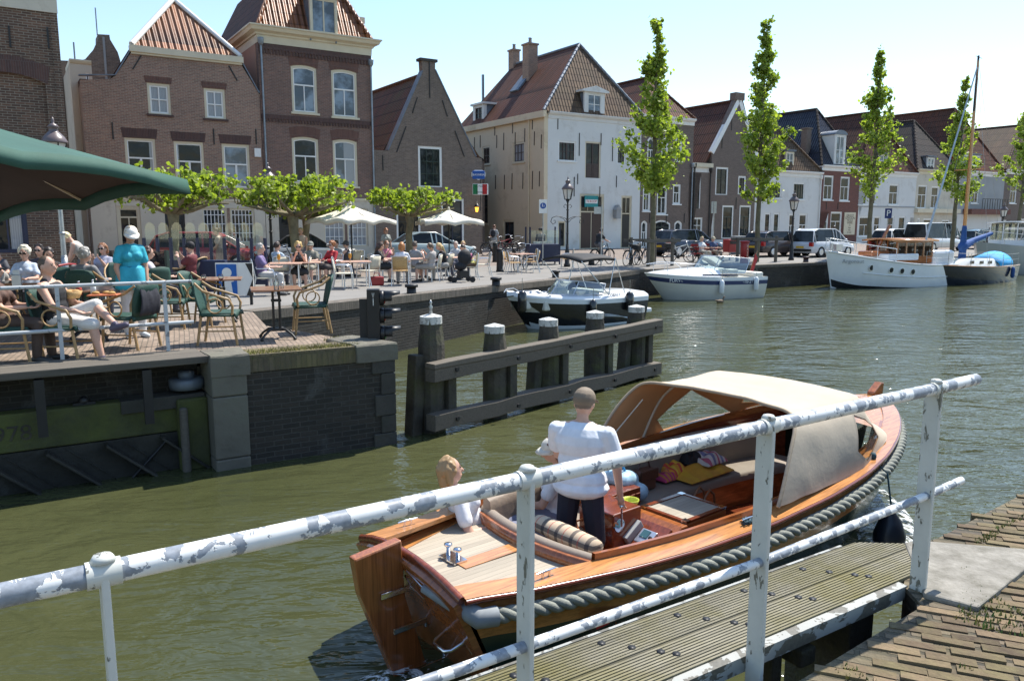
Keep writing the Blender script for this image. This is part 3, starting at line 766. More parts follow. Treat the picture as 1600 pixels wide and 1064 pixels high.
 def anchor(h,u,v,L=.7,tilt=0.):
  mb=MB();dx=math.sin(tilt)*L/2;dz=math.cos(tilt)*L/2
  mb.bar((u-dx,-.02,v-dz),(u+dx,-.02,v+dz),.05,.035,up=(0,1,0));return mb.build('wall_anchor',M['iron'],h.root)
 def pipe(h,u,v0,v1,mat=None,name='drainpipe'):
  mb=MB();mb.tube([(u,-.09,v0),(u,-.09,v1)],.05,8)
  mb.lathe([(.06,0),(.13,.12),(.15,.3),(.15,.36)],(u,-.09,v1-.05),10)
  for k in range(int((v1-v0)/1.6)):mb.tube([(u,-.09,v0+.4+k*1.6),(u,-.09,v0+.47+k*1.6)],.06,8)
  return mb.build(name,mat or M['zinc'],h.root)
 def dormer(h,xl,xr,yt,yb,y,fm,sidem,roofm,top='flat',deep=2.2,wins=2,name='dormer',gm=None,wide=.12,rows=(.5,)):
  """a dormer whose front stands at local depth y; extents from pixels"""
  u0,v1=h.px(xl,yt,y);_,v0=h.px(xl,yb,y);u1,_=h.px(xr,yt,y)
  mb=MB();w=u1-u0
  fa=wide
  mb.box(u0,y-.02,v0,u0+fa,y+.12,v1);mb.box(u1-fa,y-.02,v0,u1,y+.12,v1);mb.box(u0+fa,y-.02,v0,u1-fa,y+.12,v0+.1);mb.box(u0+fa,y-.02,v1-.14,u1-fa,y+.12,v1)
  o=mb.build(name,fm,h.root)
  s=MB();s.box(u0+.02,y+.12,v0-.3,u0+.08,y+deep,v1-.02);s.box(u1-.08,y+.12,v0-.3,u1-.02,y+deep,v1-.02);s.build('cheek',sidem,o)
  q=MB();a0,a1=u0+fa,u1-fa;b0,b1=v0+.1,v1-.14
  for k in range(wins+1):x=a0+(a1-a0)*k/wins;q.box(x-.03,y+.01,b0,x+.03,y+.06,b1)
  for z in(b0+.03,b1-.03):q.box(a0,y+.012,z-.03,a1,y+.058,z+.03)
  for f in rows:z=b0+(b1-b0)*f;q.box(a0,y+.014,z-.018,a1,y+.056,z+.018)
  wq=q.build('window',M['white']if gm is None else fm,o)
  g=MB();g.add([(a0,y+.05,b0),(a1,y+.05,b0),(a1,y+.05,b1),(a0,y+.05,b1)],[(0,1,2,3)]);g.build('pane',gm or M['glS'],wq)
  t=MB()
  if top=='flat':t.box(u0-.12,y-.14,v1,u1+.12,y+deep,v1+.11);t.box(u0-.06,y-.07,v1-.06,u1+.06,y,v1)
  elif top=='ped':
   t.prism([(u0-.25,v1),(u1+.25,v1),(u1+.25,v1+.12),((u0+u1)/2,v1+.42),(u0-.25,v1+.12)],(0,y+deep,0),(1,0,0),(0,0,1),0,deep+.18)
  elif top=='gable':
   um=(u0+u1)/2;t.slab([(u0-.12,y-.1,v1-.05),(um,y-.1,v1+.42),(um,y+deep,v1+.42),(u0-.12,y+deep,v1-.05)][::-1],.07);t.slab([(u1+.12,y-.1,v1-.05),(um,y-.1,v1+.42),(um,y+deep,v1+.42),(u1+.12,y+deep,v1-.05)],.07)
   t2=MB();t2.prism([(u0,v1),(u1,v1),(um,v1+.4)],(0,y+.1,0),(1,0,0),(0,0,1),0,.1);t2.build('gable_board',fm,o)
  elif top=='arch':
   r=(u1-u0)/2;t.prism([(u0-.1,v1),(u1+.1,v1)]+[((u0+u1)/2+(r+.1)*math.cos(R(a)),v1+.5*r*math.sin(R(a)))for a in range(0,181,15)],(0,y+deep,0),(1,0,0),(0,0,1),0,deep+.08)
  t.build('dormer_roof',roofm,o);return o,(u0,v0,u1,v1)
P1=at(754,397,-.08)
P2=at(855,390.5,-.08)
def on1(px,y=405,back=0.):
 r=ray(px,y);nn=NN;t=(P1+NN*back).dot(nn)/(r.x*nn.x+r.y*nn.y);return Vector((r.x*t,r.y*t,0))
def on2(px,y=390,back=0.):
 r=ray(px,y);nn=NN;t=(P2+NN*back).dot(nn)/(r.x*nn.x+r.y*nn.y);return Vector((r.x*t,r.y*t,0))
pA=at(121,432,0.);pA0=pA-E1*16
H=House('warehouse','tall old dark brick warehouse with a bricked-up arch at the far left behind the lantern',pA0,pA,12,-.05)
Wd=H.W;top=9.6
_,vt=H.px(40,12)
H.win((-60,69,107,212),.25,fm=M['brickA'],fw=.02,sash=0,gm=M['brickA'],y=.06,lintel=.5,lm=M['headerD'])
H.win((-30,40,322,396),0,fm=M['bluep'],fw=.10,v=(.55,),curtain=(.62,.95))
H.wall([(0,-.3),(Wd,-.3),(Wd,10.4),(0,10.4)],M['brickA'])
u0,v0=H.px(90,22);H.strip(Wd-9,v0,u0,v0+.62,M['stucco'],'painted_band',.05)
for x,y in((15,58),(75,60)):u,v=H.px(x,y);H.anchor(u,v,.62)
mb=MB();u,v=H.px(40,320);mb.box(u-1.4,-.09,v-.12,u+.1,-.002,v+.05);mb.build('shop_fascia',M['bluep'],H.root)
mb=MB();u,v=H.px(112,100);mb.box(Wd-.16,-.03,0,Wd+.03,-.002,10.4);mb.build('corner_pilaster',M['brickA'],H.root)
H.hiproof(10.4,(Wd/2,6,14.5),M['tileB'])
A=on1(108,405,5.5);B=on1(152,405,5.5)
H=House('gable_house','narrow dark neck-gabled house glimpsed between the warehouse and the brown brick gable',A,B,9,-.1)
Wd=H.W;L_=lambda x,y:H.px(x,y)
g=[(0,-.2),(Wd+1.8,-.2)]
for x,y in((188,95),(184,82),(172,62),(171,55),(153,54),(153,63),(146,78),(133,93)):g.append(L_(x,y))
g+=[(L_(120,95)[0],L_(120,96)[1]),(0,L_(110,97)[1])]
H.wall(g,M['brickD'],side_depth=1.2)
mb=MB();u,v=L_(163,55);mb.box(u-.1,.1,v-2.2,u+.0,.0-.03,v-.1);mb.build('pilaster',M['greyplaster'],H.root)
mb=MB();u,v=L_(153,54);mb.tube([(u,.3,v),(u,.3,v+1.3)],.03,6);u,v=L_(118,95);mb.tube([(u,.3,v),(u,.3,v+.9)],.04,6);mb.build('flue_pipe',M['zinc'],H.root)
A=on1(133,405,1.2);B=on1(166,405,1.2)
H=House('side_annex','narrow cream rendered annex with a tall slit window beside the brown brick gable house',A,B,5,-.1)
_,vt=H.px(150,103)
H.win((133.5,139,114,166),0,fm=M['white'],fw=.05,sash=0)
H.win((134,144,318,385),0,fm=M['white'],fw=.07,h=(.8,),sash=0,kind='door',panel=.7,pm=M['brownp'])
H.wall([(0,-.2),(H.W,-.2),(H.W,vt),(0,vt)],M['stucco'])
H.cornice(vt,[(.0,0),(.05,.03),(.1,.12),(.1,.18)],M['cream'],0,H.W)
u,v=H.px(143,165);H.pipe(u,.2,v)
A=on1(147.5);B=on1(417.5)
H=House('gable_house','brown brick gable house with an orange tiled roof point and rendered ground floor',A,B,11,-.1)
Wd=H.W;px=H.px
out=[(0,-.2),(Wd,-.2),(Wd,px(417,152)[1]),px(412,152),px(405,147),px(376,100),px(206,80),px(196,96),px(180,119),px(172,124),(0,px(146,127)[1])]
out[0]=(0,-.2)
for r in((229,265,129,178),(318,351,137.5,185)):
 H.win(r,0,fm=M['cream'],sm=M['white'],fw=.1,v=(.5,),h=(.5,),gm=M['glC'],lintel=.28,mt=.05,sash=.07,sill=True,sillm=M['headerD'])
for r,cu in(((194,242,215,283),(.85,1)),((271,317.5,220.5,289),(0,.1)),((346,389,224.5,294),None)):
 H.win(r,0,fm=M['cream'],sm=M['white'],fw=.1,h=((.56,.07),),v=((.5,0,.56,.09),),lintel=.42,lm=M['headerD'],curtain=cu,gm=M['gl']if cu else M['glS'])
gt=px(160,312)[1]
H.win((181,219,322,409),0,fm=M['cream'],fw=.12,kind='door',h=((.84,.07),),v=((.5,0,.84,.05),),panel=.38,np=2,pm=M['dkgreen'])
H.win((257,288,329,409),0,fm=M['blackp'],fw=.1,kind='door',h=((.8,.06),),v=((.5,.4,.8,.04),),panel=.4,np=1,pm=M['blackp'])
a=px(315,325);b=px(397,325);mid=(a[0]+b[0])/2;v0=px(315,381)[1]
for q0,q1 in((a[0],mid-.06),(mid+.06,b[0])):
 H.win((q0,v0,q1,a[1]),0,raw=True,fm=M['cream'],sm=M['white'],fw=.08,v=(.166,.333,.5,.667,.833),h=(.28,.56,.84),mt=.035,sash=.03,gm=M['gl'])
H.wall(out,M['brickB'])
for(u0,u1,w0)in((0,px(181,330)[0],0),(px(219,330)[0],px(257,330)[0],0),(px(288,330)[0],a[0],0),(b[0],Wd,0)):H.strip(u0,-.1,u1,gt,M['stucco'],'render_panel')
for(x0,x1,yt)in((181,219,322),(257,288,329)):H.strip(px(x0,yt)[0],px(x0,yt)[1],px(x1,yt)[0],gt,M['stucco'],'render_panel')
H.strip(a[0],a[1],b[0],gt,M['stucco'],'render_panel');H.strip(a[0],-.1,b[0],v0,M['stucco'],'render_panel')
H.strip(0,gt,Wd,gt+.1,M['cream'],'string_course',.05)
for x,y,t in((176,205,0),(334,214,0),(400,214,0),(214,98,.55),(364,115,-.5)):u,v=px(x,y);H.anchor(u,v,.72,t)
u0,v0=px(206,78);u1,v1=px(376,99);mb=MB();vt=(v0+v1)/2
mb.box(u0-.1,-.16,vt-.05,u1+.1,.2,vt+.22);mb.box(u0-.05,-.08,vt-.14,u1+.05,.1,vt-.05);mb.build('gutter',M['cream'],H.root)
ap=H.pxu(271,1,(u0+u1)/2);um=(u0+u1)/2
s=max(ap[0],.8);va=ap[1]
mb=MB();ve=vt+.2;lo=px(172,124)[1]
mb.slab([(u0,-.05,ve),(u1,-.05,ve),(um,s,va)],.1,1)
ul=px(172,124)[0];ur=px(408,149)[0]
mb.slab([(ul,11,lo),(ul,.25,lo),(u0-.02,.2,ve),(um,s,va),(um,11,va)],.1,0);mb.slab([(ur,.25,lo),(ur,11,lo),(um,11,va),(um,s,va),(u1+.02,.2,ve)],.1,0)
mb.box(0,.3,lo-.3,ul+.1,11,lo-.05,0);mb.box(ur-.1,.3,lo-.3,Wd,11,lo-.05,0)
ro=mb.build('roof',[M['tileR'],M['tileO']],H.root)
mb=MB()
for e,w in(((u0,-.05,ve),0),((u1,-.05,ve),1)):
 e=Vector(e);p=Vector((um,s,va));mb.tube([p+Vector((0,0,.06)),e+Vector((0,0,.06))],.13 if w==0 else .11,6)
mb.build('hip_flashing',M['white'],ro)
mb=MB()
for(x0,z0),(x1,z1)in(((u0-.05,ve-.2),(px(180,119)[0],px(180,119)[1])),((px(180,119)[0],px(180,119)[1]),(-.05,lo+.02)),((u1+.05,ve-.2),(px(405,147)[0],px(405,147)[1])),((px(405,147)[0],px(405,147)[1]),(Wd-.02,lo))):mb.bar((x0,.1,z0+.04),(x1,.1,z1+.04),.3,.05)
mb.build('coping',M['lead'],H.root)
mb=MB();u,v=px(402,239);mb.box(u-.15,-.1,v-.2,u+.15,-.003,v+.2);mb.build('meter_box',M['white'],H.root)
A=on1(418.2);B=on1(587.5)
H=House('tall_house','tall purple-brown brick house with cream cornice, arched windows and one attic dormer',A,B,11,-.1)
Wd=H.W;px=H.px;vc=px(413,66)[1]-.05
for r in((454,494,100,175),(517,557,107,182)):H.win(r,.10,fm=M['cream'],sm=M['white'],fw=.11,h=((.60,.07),),v=((.5,0,.6,.05),),gm=M['glS'],sill=True,sillm=M['cream'],lintel=.42)
for r,c in(((455.5,497,213,285),None),((519.5,557.5,217,291),(.45,.95))):H.win(r,.10,fm=M['cream'],sm=M['white'],fw=.11,h=((.60,.07),),v=((.5,0,.6,.05),),gm=M['gl']if not c else M['glS'],sill=True,sillm=M['cream'],lintel=.5,curtain=c)
H.win((435,459,334,402),.2,fm=M['blackp'],fw=.1,kind='door',h=((.76,.06),),panel=.7,pm=M['blackp'])
a=px(505,326);b=px(574,326);v0=px(505,386)[1];mid=(a[0]+b[0])/2
for q0,q1 in((a[0],mid-.06),(mid+.06,b[0])):H.win((q0,v0,q1,a[1]),0,raw=True,fm=M['cream'],sm=M['white'],fw=.08,v=(.25,.5,.75),h=(.25,.5,.75),mt=.035,sash=.03,gm=M['glC'])
H.wall([(0,-.2),(Wd,-.2),(Wd,vc+.8),(0,vc+.8)],M['brickC'])
gt=px(430,312)[1];d0,d1=px(435,334)[0],px(459,334)[0];dv=px(435,334)[1]
for u0,u1,z0,z1 in((0,d0,-.1,gt),(d1,a[0],-.1,gt),(b[0],Wd,-.1,gt),(d0,d1,dv,gt),(a[0],b[0],a[1],gt),(a[0],b[0],-.1,v0)):H.strip(u0,z0,u1,z1,M['stucco'],'render_panel')
H.strip(0,gt,Wd,gt+.12,M['cream'],'string_course',.06)
z=px(425,181)[1]-.05;mb=MB();mb.box(0,-.05,z-.1,Wd,-.002,z+.1)
for k in range(int(Wd/.16)):mb.box(k*.16+.03,-.055,z-.26,k*.16+.11,-.002,z-.1)
mb.build('string_course',M['headerD'],H.root)
z=vc-.3;mb=MB();mb.box(0,-.05,z+.02,Wd,-.002,z+.28)
for k in range(int(Wd/.16)):mb.box(k*.16+.03,-.055,z-.18,k*.16+.11,-.002,z+.02)
mb.build('dentil_course',M['headerD'],H.root)
H.cornice(vc,[(.03,0),(.05,.34),(.12,.37),(.14,.45),(.34,.53),(.40,.66),(.46,.70),(.46,.76)],M['cream'],0,Wd,1.)
H.pipe(.12,px(421,270)[1],vc-.1);H.pipe(Wd-.05,.3,vc-.5)
zc=vc+.74;mb=MB();s=1.5;hh=3.3
mb.slab([(.0,-.1,zc),(Wd,-.1,zc),(Wd-1.55,s,zc+hh),(1.55,s,zc+hh)],.1,1)
mb.slab([(0,11,zc),(0,-.1,zc),(1.55,s,zc+hh),(1.55,9.5,zc+hh)],.1,0);mb.slab([(Wd,-.1,zc),(Wd,11,zc),(Wd-1.55,9.5,zc+hh),(Wd-1.55,s,zc+hh)],.1,1)
mb.slab([(1.55,s,zc+hh),(Wd-1.55,s,zc+hh),(Wd-1.55,9.5,zc+hh),(1.55,9.5,zc+hh)],.1,1)
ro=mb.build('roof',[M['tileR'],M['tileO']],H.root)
for e,p in(((0,-.1,zc),(1.55,s,zc+hh)),((Wd,-.1,zc),(Wd-1.55,s,zc+hh))):mb=MB();mb.tube([Vector(e)+Vector((0,0,.05)),Vector(p)+Vector((0,0,.05))],.12,6);mb.build('ridge_tiles',M['tileO'],ro)
H.dormer(483,526,-8,52,-.3,M['cream'],M['lead'],M['lead'],'flat',1.6,2,gm=M['glS'],rows=())
u,v=px(592,36);mb=MB();mb.box(Wd-.1,1.5,zc+1.2,Wd+.35,2.2,zc+1.5);mb.build('roof_box',M['cream'],H.root)
mb=MB();mb.box(-.02,.4,5,-.002,10.9,vc+.6);mb.build('rendered_flank',P('salmon_render',(.42,.24,.17),.85,.1,.6),H.root)
A=on1(588.5);B=Vector((P1.x,P1.y,0))
H=House('gable_house','small dark brick gable house with a chimney on its peak and an Italian flag sign',A,B,13,-.1)
Wd=H.W;px=H.px
ls=px(605,236)[1];rs=px(745,246)[1]
out=[(0,-.2),(Wd,-.2),(Wd,px(753,248)[1]),(px(744,246)[0],rs),px(680,110),px(680,94),px(659,94),px(660,112),(px(606,235)[0],ls),(0,ls+.02)]
H.win((653,690.5,228,292),0,fm=M['white'],sm=M['dkgreen'],fw=.13,h=(.33,.66),v=(.33,.66),mt=.04)
H.win((619,657,327,386),0,fm=M['white'],sm=M['blackp'],fw=.12,h=(.7,),curtain=(0,.0001))
H.win((689,725,310,385),0,fm=M['white'],sm=M['bluep'],fw=.12,h=(.62,),v=(.5,))
H.wall(out,M['brickD'],side_depth=.4)
mb=MB();mb.box(0,.4,-.2,Wd,13,min(ls,rs)-.9);mb.build('side_wall',M['brickD'],H.root)
pk=px(669,104);um=pk[0];va=pk[1]-.35
mb=MB();ul=px(604,236)[0];mb.slab([(ul-.75,13,ls-.95),(ul-.75,.42,ls-.95),(ul,.42,ls+.1),(um,.42,va),(um,13,va),(ul,13,ls+.1)],.1);mb.slab([(Wd+.2,.42,rs-.05),(Wd+.2,13,rs-.05),(um,13,va),(um,.42,va)],.1)
ro=mb.build('roof',M['tileM'],H.root);mb=MB();mb.tube([(um,.42,va+.03),(um,13,va+.03)],.1,6);mb.build('ridge_tiles',M['tileM'],ro)
mb=MB()
for p,q in(((px(606,235)[0],ls),px(660,112)),((px(744,246)[0],rs),px(680,110))):mb.bar((p[0],.17,p[1]+.03),(q[0],.17,q[1]+.03),.42,.06)
mb.build('coping',M['lead'],H.root)
a=px(658,95);b=px(681,95);mb=MB();mb.box(a[0]-.08,-.06,a[1],b[0]+.08,.45,a[1]+.14);mb.build('chimney_cap',M['stoneD'],H.root)
for x,y,t,l in((648,165,.35,.9),(695,170,-.35,.9),(627,218,.4,1.5),(718,225,-.4,1.5),(671,125,0,1.9),(598,255,0,.8)):u,v=px(x,y);H.anchor(u,v,l,t)
def plate(name,px0,px1,pyt,pyb,Y,th,mat,label,cat,yaw=0,bev=.01):
 p=atd((px0+px1)/2,(pyt+pyb)/2,Y);q=atd(px1,(pyt+pyb)/2,Y);t_=atd((px0+px1)/2,pyt,Y);w=2*(q.x-p.x);h=2*(t_.z-p.z)
 r=empty(name,p,yaw,label,cat);mb=MB();mb.box(-w/2,0,-h/2,w/2,th,h/2);mb.build('sign_board',mat,r,bevel=bev);return r,w,h
yD=P1.y-1.0
r,w,h=plate('flag_sign',738.5,763,287.5,304.5,yD,.18,M['white'],'green white and red restaurant sign box on the gable house corner','sign',R(4))
for k,c in enumerate((colmat('sign_green',(.01,.16,.05)),None,colmat('sign_red',(.45,.02,.02)))):
 if c:mb=MB();mb.box(-w*.48+k*w*.30,-.006,-h/2+.02,-w*.48+(k+1)*w*.30,-.001,h/2-.02);mb.build('colour_stripe',c,r)
text('lettering','LA PIZZA',.13,(-w*.03,-.008,.17),(math.pi/2,0,0),M['blackp'],r,.001);text('lettering','BISTRO',.13,(-w*.03,-.008,-.17),(math.pi/2,0,0),M['blackp'],r,.001)
mb=MB();mb.box(-.02,.02,-h/2-.9,.02,.06,-h/2);mb.tube([(0,.05,h/2),(0,.05,h/2+.25)],.02,6);mb.build('bracket',M['iron'],r)
r,w,h=plate('beer_sign',738,757.5,267,280,yD,.2,colmat('sign_blue',(.02,.09,.34)),'small shield-shaped blue beer sign above the Italian flag sign','sign',R(4),.05)
mb=MB();mb.prism([(-w*.56,-h*.2),(0,-h*.62),(w*.56,-h*.2),(w*.56,h*.3),(w*.3,h*.6),(-w*.3,h*.6),(-w*.56,h*.3)],(0,.1,0),(1,0,0),(0,0,1),-.03,.03);mb.build('sign_rim',M['white'],r)
text('lettering','BAVARIA',.17,(0,-.008,0),(math.pi/2,0,0),M['white'],r,.001)
p=atd(745,326,yD+.3);r=empty('wall_lantern',p,0,'small black wall lantern glowing amber beneath the Italian flag sign','lantern')
mb=MB();mb.lathe([(.03,.3),(.16,.12),(.17,.08),(.05,.07)],(0,0,0),8);mb.tube([(0,0,.3),(0,.3,.45),(0,.6,.45)],.02,6);mb.build('lantern_hood',M['iron'],r)
amb=P('amber_lamp_glass',(.8,.35,.05),.3);amb.node_tree.nodes['Principled BSDF'].inputs['Emission Color'].default_value=(1,.45,.05,1);amb.node_tree.nodes['Principled BSDF'].inputs['Emission Strength'].default_value=1.5
mb=MB();mb.lathe([(.06,-.2),(.11,.07)],(0,0,0),8);mb.build('lamp_glass',amb,r)
p=atd(687,143,yD+.4);r=empty('security_camera',p,0,'small white security camera on an arm high on the dark gable','camera')
mb=MB();mb.box(-.1,-.25,-.08,.1,.15,.08);mb.build('camera_body',M['white'],r,bevel=.02);mb=MB();mb.tube([(0,0,.05),(-.5,.2,.1),(-.6,.5,.1)],.03,6);mb.build('camera_arm',M['zinc'],r)
A=P1+NN*9-E1*4;B=A+E1*9.5
H=House('backdrop_house','house with a dark tiled roof peeping out behind the small gable house',A,B,16,-.1,group='houses behind the front row')
rp=H.pxu(760,137,H.W*.42)
H.wall([(0,-.1),(H.W,-.1),(H.W,6),(0,6)],M['brickG']);H.hiproof(6,(H.W*.42,.6,H.pxu(719,161,H.W*.42)[1]+.2),M['tileD'],gable=True)
A=Vector((P2.x,P2.y,0));B=on2(998)
DF=13.0
r=ray(723,215);tt=0
k=(r.x*A.y-r.y*A.x)/(NN.x*r.y-NN.y*r.x);DF=abs(k)
H=House('corner_house','white corner house with a big red-brown pantile roof and a dark loading door',A,B,DF,-.1)
Wd=H.W;px=H.px;ve=px(857,178)[1]
H.win((872.5,900,220,251),0,fm=M['white'],sm=M['brownp'],fw=.1,v=((.5,0,1,.12),.25,.75),h=(.5,),mt=.04,sill=True)
H.win((914.5,939,221,278),0,fm=M['cream'],fw=.1,kind='loading_door',v=((.5,0,1,.08),),panel=.42,np=2,pm=M['brownp'],sm=M['brownp'])
H.win((964.5,978,228,256),0,fm=M['white'],sm=M['brownp'],fw=.1,v=(.5,),h=(.5,),mt=.04)
H.win((906,944,303,390),0,fm=M['cream'],fw=.12,kind='door',v=((.5,0,.7,.05),(.33,.72,1,.04),(.67,.72,1,.04)),h=((.70,.09),),panel=.70,np=2,pm=M['brownp'],sm=M['cream'])
H.win((872,884,346,386),0,fm=M['cream'],fw=.1,h=(.5,),sm=M['blackp'])
H.win((971,987.5,306,389),0,fm=M['cream'],fw=.1,kind='door',h=((.68,.08),),v=((.5,.7,1,.04),),panel=.65,pm=M['blackp'])
H.wall([(0,-.2),(Wd,-.2),(Wd,ve),(0,ve)],M['stuccoW'])
F_=House('flank','x',A+NN*DF,A,.3,-.1);fr_=F_.root
fr_.parent=H.root;fr_.location=(-.302,DF,0);fr_.rotation_euler=(0,0,-math.pi/2)
for kx in('label','category','group'):
 if kx in fr_:del fr_[kx]
fp=F_.px
F_.win((759,771,230,258),0,fm=M['cream'],sm=M['brownp'],fw=.12,h=(.5,),v=(.5,),mt=.05,gm=M['gl'],sill=True)
F_.win((807,825.5,224,255),0,fm=M['cream'],sm=M['brownp'],fw=.14,h=(.5,),v=(.33,.67),mt=.05,gm=M['glC'],sill=True)
F_.win((758.5,768,297,350),0,fm=M['cream'],sm=M['brownp'],fw=.12,h=(.5,),gm=M['gl'],sill=True)
F_.win((792,809.5,344,385),0,fm=M['cream'],sm=M['brownp'],fw=.14,v=(.5,),gm=M['gl'])
Wf=F_.W
F_.wall([(0,-.2),(Wf,-.2),(Wf,ve),(0,ve)],M['stuccoBounce'],side_depth=.3,name='side_wall')
for x,y,l in((735,223,.8),(747,227,1.1),(779,205,.7),(782,222,.9),(793,222,1.2),(807,200,.8),(826,212,.9),(841,217,.9),(852,222,.9),(780,285,1.),(794,285,1.),(806,284,1.1),(823,283,1.1),(838,282,1.2),(849,280,1.),(756,222,.9),(811,217,.8),(838,196,.6)):u,v=fp(x,y);F_.anchor(u,v,l,.03)
u,v=fp(833.5,186);F_.pipe(u,.2,v,M['stuccoBounce'])
for x,y,l in((871.5,194,.7),(905,226,1.5),(939,218,.8),(957,234,1.6),(897,292,1.3),(937,303,1.),(902.5,280,.7),(963,284,.8)):u,v=px(x,y);H.anchor(u,v,l)
H.cornice(ve,[(.0,-.28),(.04,-.26),(.06,-.06),(.2,.02),(.26,.12),(.26,.17)],M['stuccoW'],0,Wd,0.)
mb=MB();mb.box(-.55,-.26,ve-.25,-.3,DF,ve+.16);mb.build('cornice',M['stuccoBounce'],H.root)
ap=H.pxu(905.5,70,Wd/2);s=max(ap[0],1.5);va=ap[1]
rend=H.pxu(797,100,Wd/2)[0];rend=min(max(rend,6),DF-1)
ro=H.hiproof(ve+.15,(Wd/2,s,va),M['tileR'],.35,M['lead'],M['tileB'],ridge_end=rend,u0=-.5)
c=H.chimney(Wd/2-1.9,s+3.5,va-3.2,Wd/2-1.1,s+4.3,va+.45,M['brickB'])
H.chimney(Wd/2-.3,rend-.4,va-1.5,Wd/2+.3,rend+.3,va+1.0,M['brickB'])
p=H.pxu(793,174,.9)
mb=MB();zs=lambda u:ve+.15+(va-ve-.15)*(u+.35)/(Wd/2+.35)
for y in(p[0],):
 a,b=1.5,2.6;mb.slab([(a,y-.55,zs(a)+.12),(b,y-.55,zs(b)+.12),(b,y+.55,zs(b)+.12),(a,y+.55,zs(a)+.12)][::-1],.12)
sk=mb.build('skylight',M['lead'],H.root)
mb=MB();a,b=1.58,2.52;mb.slab([(a,p[0]-.45,zs(a)+.13),(b,p[0]-.45,zs(b)+.13),(b,p[0]+.45,zs(b)+.13),(a,p[0]+.45,zs(a)+.13)][::-1],.01);mb.build('pane',M['glS'],sk)
for dy in(2.2,):mb=MB();mb.box(Wd/2-2.6,rend-dy+2.6,va-3,Wd/2-2.45,rend-dy+2.75,va-.9);mb.build('flue_pipe',M['zinc'],H.root)
H.dormer(913,945,143,180,-.12,M['stuccoW'],M['lead'],M['stuccoW'],'ped',2.6,2,wide=.35,rows=(.5,))
p=H.pxu(752,185,.1);y=p[0];zt=H.pxu(752,165,.1)[1];zb=ve+.1
o=MB();o.box(-.15,y-.8,zb,.1,y-.5,zt);o.box(-.15,y+.5,zb,.1,y+.8,zt);o.box(-.15,y-.5,zb,.1,y+.5,zb+.15);o.box(-.15,y-.5,zt-.2,.1,y+.5,zt)
dm=o.build('dormer',M['stuccoW'],H.root);o=MB();o.box(-.3,y-.95,zt,2.6,y+.95,zt+.14);o.build('dormer_roof',M['stuccoW'],dm)
o=MB();o.box(.1,y-.78,zb,2.4,y-.72,zt);o.box(.1,y+.72,zb,2.4,y+.78,zt);o.build('cheek',M['lead'],dm)
o=MB();o.box(-.03,y-.5,zb+.15,.0,y+.5,zt-.2);wn2=o.build('window',M['gl'],dm);o=MB()
for k in(-.5,-.0,.5):o.box(-.08,y+k-.03,zb+.15,-.031,y+k+.03,zt-.2)
for f in(0,.33,.66,1):z=zb+.15+(zt-zb-.35)*f;o.box(-.07,y-.5,z-.02,-.032,y+.5,z+.02)
o.build('frame',M['brownp'],wn2)
u,v=px(922,315);mb=MB();mb.box(u-.58,-.16,v-.38,u+.58,-.12,v+.38);sg=mb.build('sale_board',colmat('sign_teal',(.03,.25,.25)),H.root)
mb=MB();mb.box(u-.52,-.168,v-.14,u+.52,-.162,v+.12);mb.build('board_strip',M['white'],sg)
text('lettering','TE KOOP',.22,(u,-.172,v),(math.pi/2,0,0),colmat('sign_red',(.45,.02,.02)),sg,.002)
u,v=px(961,334);mb=MB();mb.box(u-.2,-.4,v-.35,u+.2,-.08,v+.25);mb.prism([(u-.26,v+.25),(u+.26,v+.25),(u,v+.6)],(0,-.04,0),(1,0,0),(0,0,1),0,.4);mb.build('wall_lantern',M['greyplaster'],H.root)
def row_house(name,label,xl,xr,eave,apex,wallm,roofm,wins=(),doors=(),depth=13,fm=None,corn='white',hip=True,roof2=None,mid=.5,hipm=None,sh=None,back=0.):
 H=House(name,label,on2(xl,back=back),on2(xr,back=back),depth,-.1);Wd=H.W;fm=fm or M['white']
 ve=H.px(*eave)[1]
 ap=H.pxu(apex[0],apex[1],Wd*mid);s,va=ap
 if not hip:s=.3;va=H.px(*apex)[1]
 s=min(max(s,.3),5)
 for w in wins:
  k=dict(fm=fm,sm=M['white'],fw=.11,h=((.6,.06),),v=((.5,0,.6,.05),),sill=True);k.update(w[4]if len(w)>4 else{});H.win(w[:4],k.pop('rise',0),**k)
 for d in doors:
  k=dict(fm=fm,sm=M['dkgreen'],fw=.12,kind='door',h=((.78,.07),),panel=.6,pm=M['dkgreen']);k.update(d[4]if len(d)>4 else{});H.win(d[:4],k.pop('rise',0),**k)
 if hip:out=[(0,-.2),(Wd,-.2),(Wd,ve),(0,ve)]
 else:out=[(0,-.2),(Wd,-.2),(Wd,ve),(Wd*mid+.35,va),(Wd*mid-.35,va),(0,ve)]
 H.wall(out,wallm)
 if corn:H.cornice(ve,[(.0,-.3),(.04,-.28),(.06,-.05),(.2,.02),(.26,.12),(.26,.18)],M[corn],0,Wd,0.)
 H.hiproof(ve+(.16 if corn else 0),(Wd*mid,s,va),roofm,.1,hipm or roofm,roof2 or roofm,gable=not hip)
 return H
g_=M['gl']
H=row_house('brick_house','dull grey-brown brick house with arched openings behind the first upright tree',998.5,1078,(1076,190),(1012,122),M['brickG'],M['tileR'],[(1012,1024,214,262,dict(rise=.2)),(1034,1045,214,258,dict(rise=.2)),(1055.5,1066.5,213,252,dict(rise=.2)),(1005,1017,285,330),(1027,1043,290,335),(1052,1064,288,319),(1002,1012,345,388,dict(rise=.2)),(1054,1066,345,380,dict(rise=.2))],[(1020,1048,344,388,dict(rise=.25,np=2,v=(.5,)))])
for x,y in((1041,341),(1069,341),(1015,341)):u,v=H.px(x,y);H.anchor(u,v,.7)
u,v=H.px(1077,262);H.pipe(H.W-.1,.2,v)
A,B=on2(1078),on2(1107)
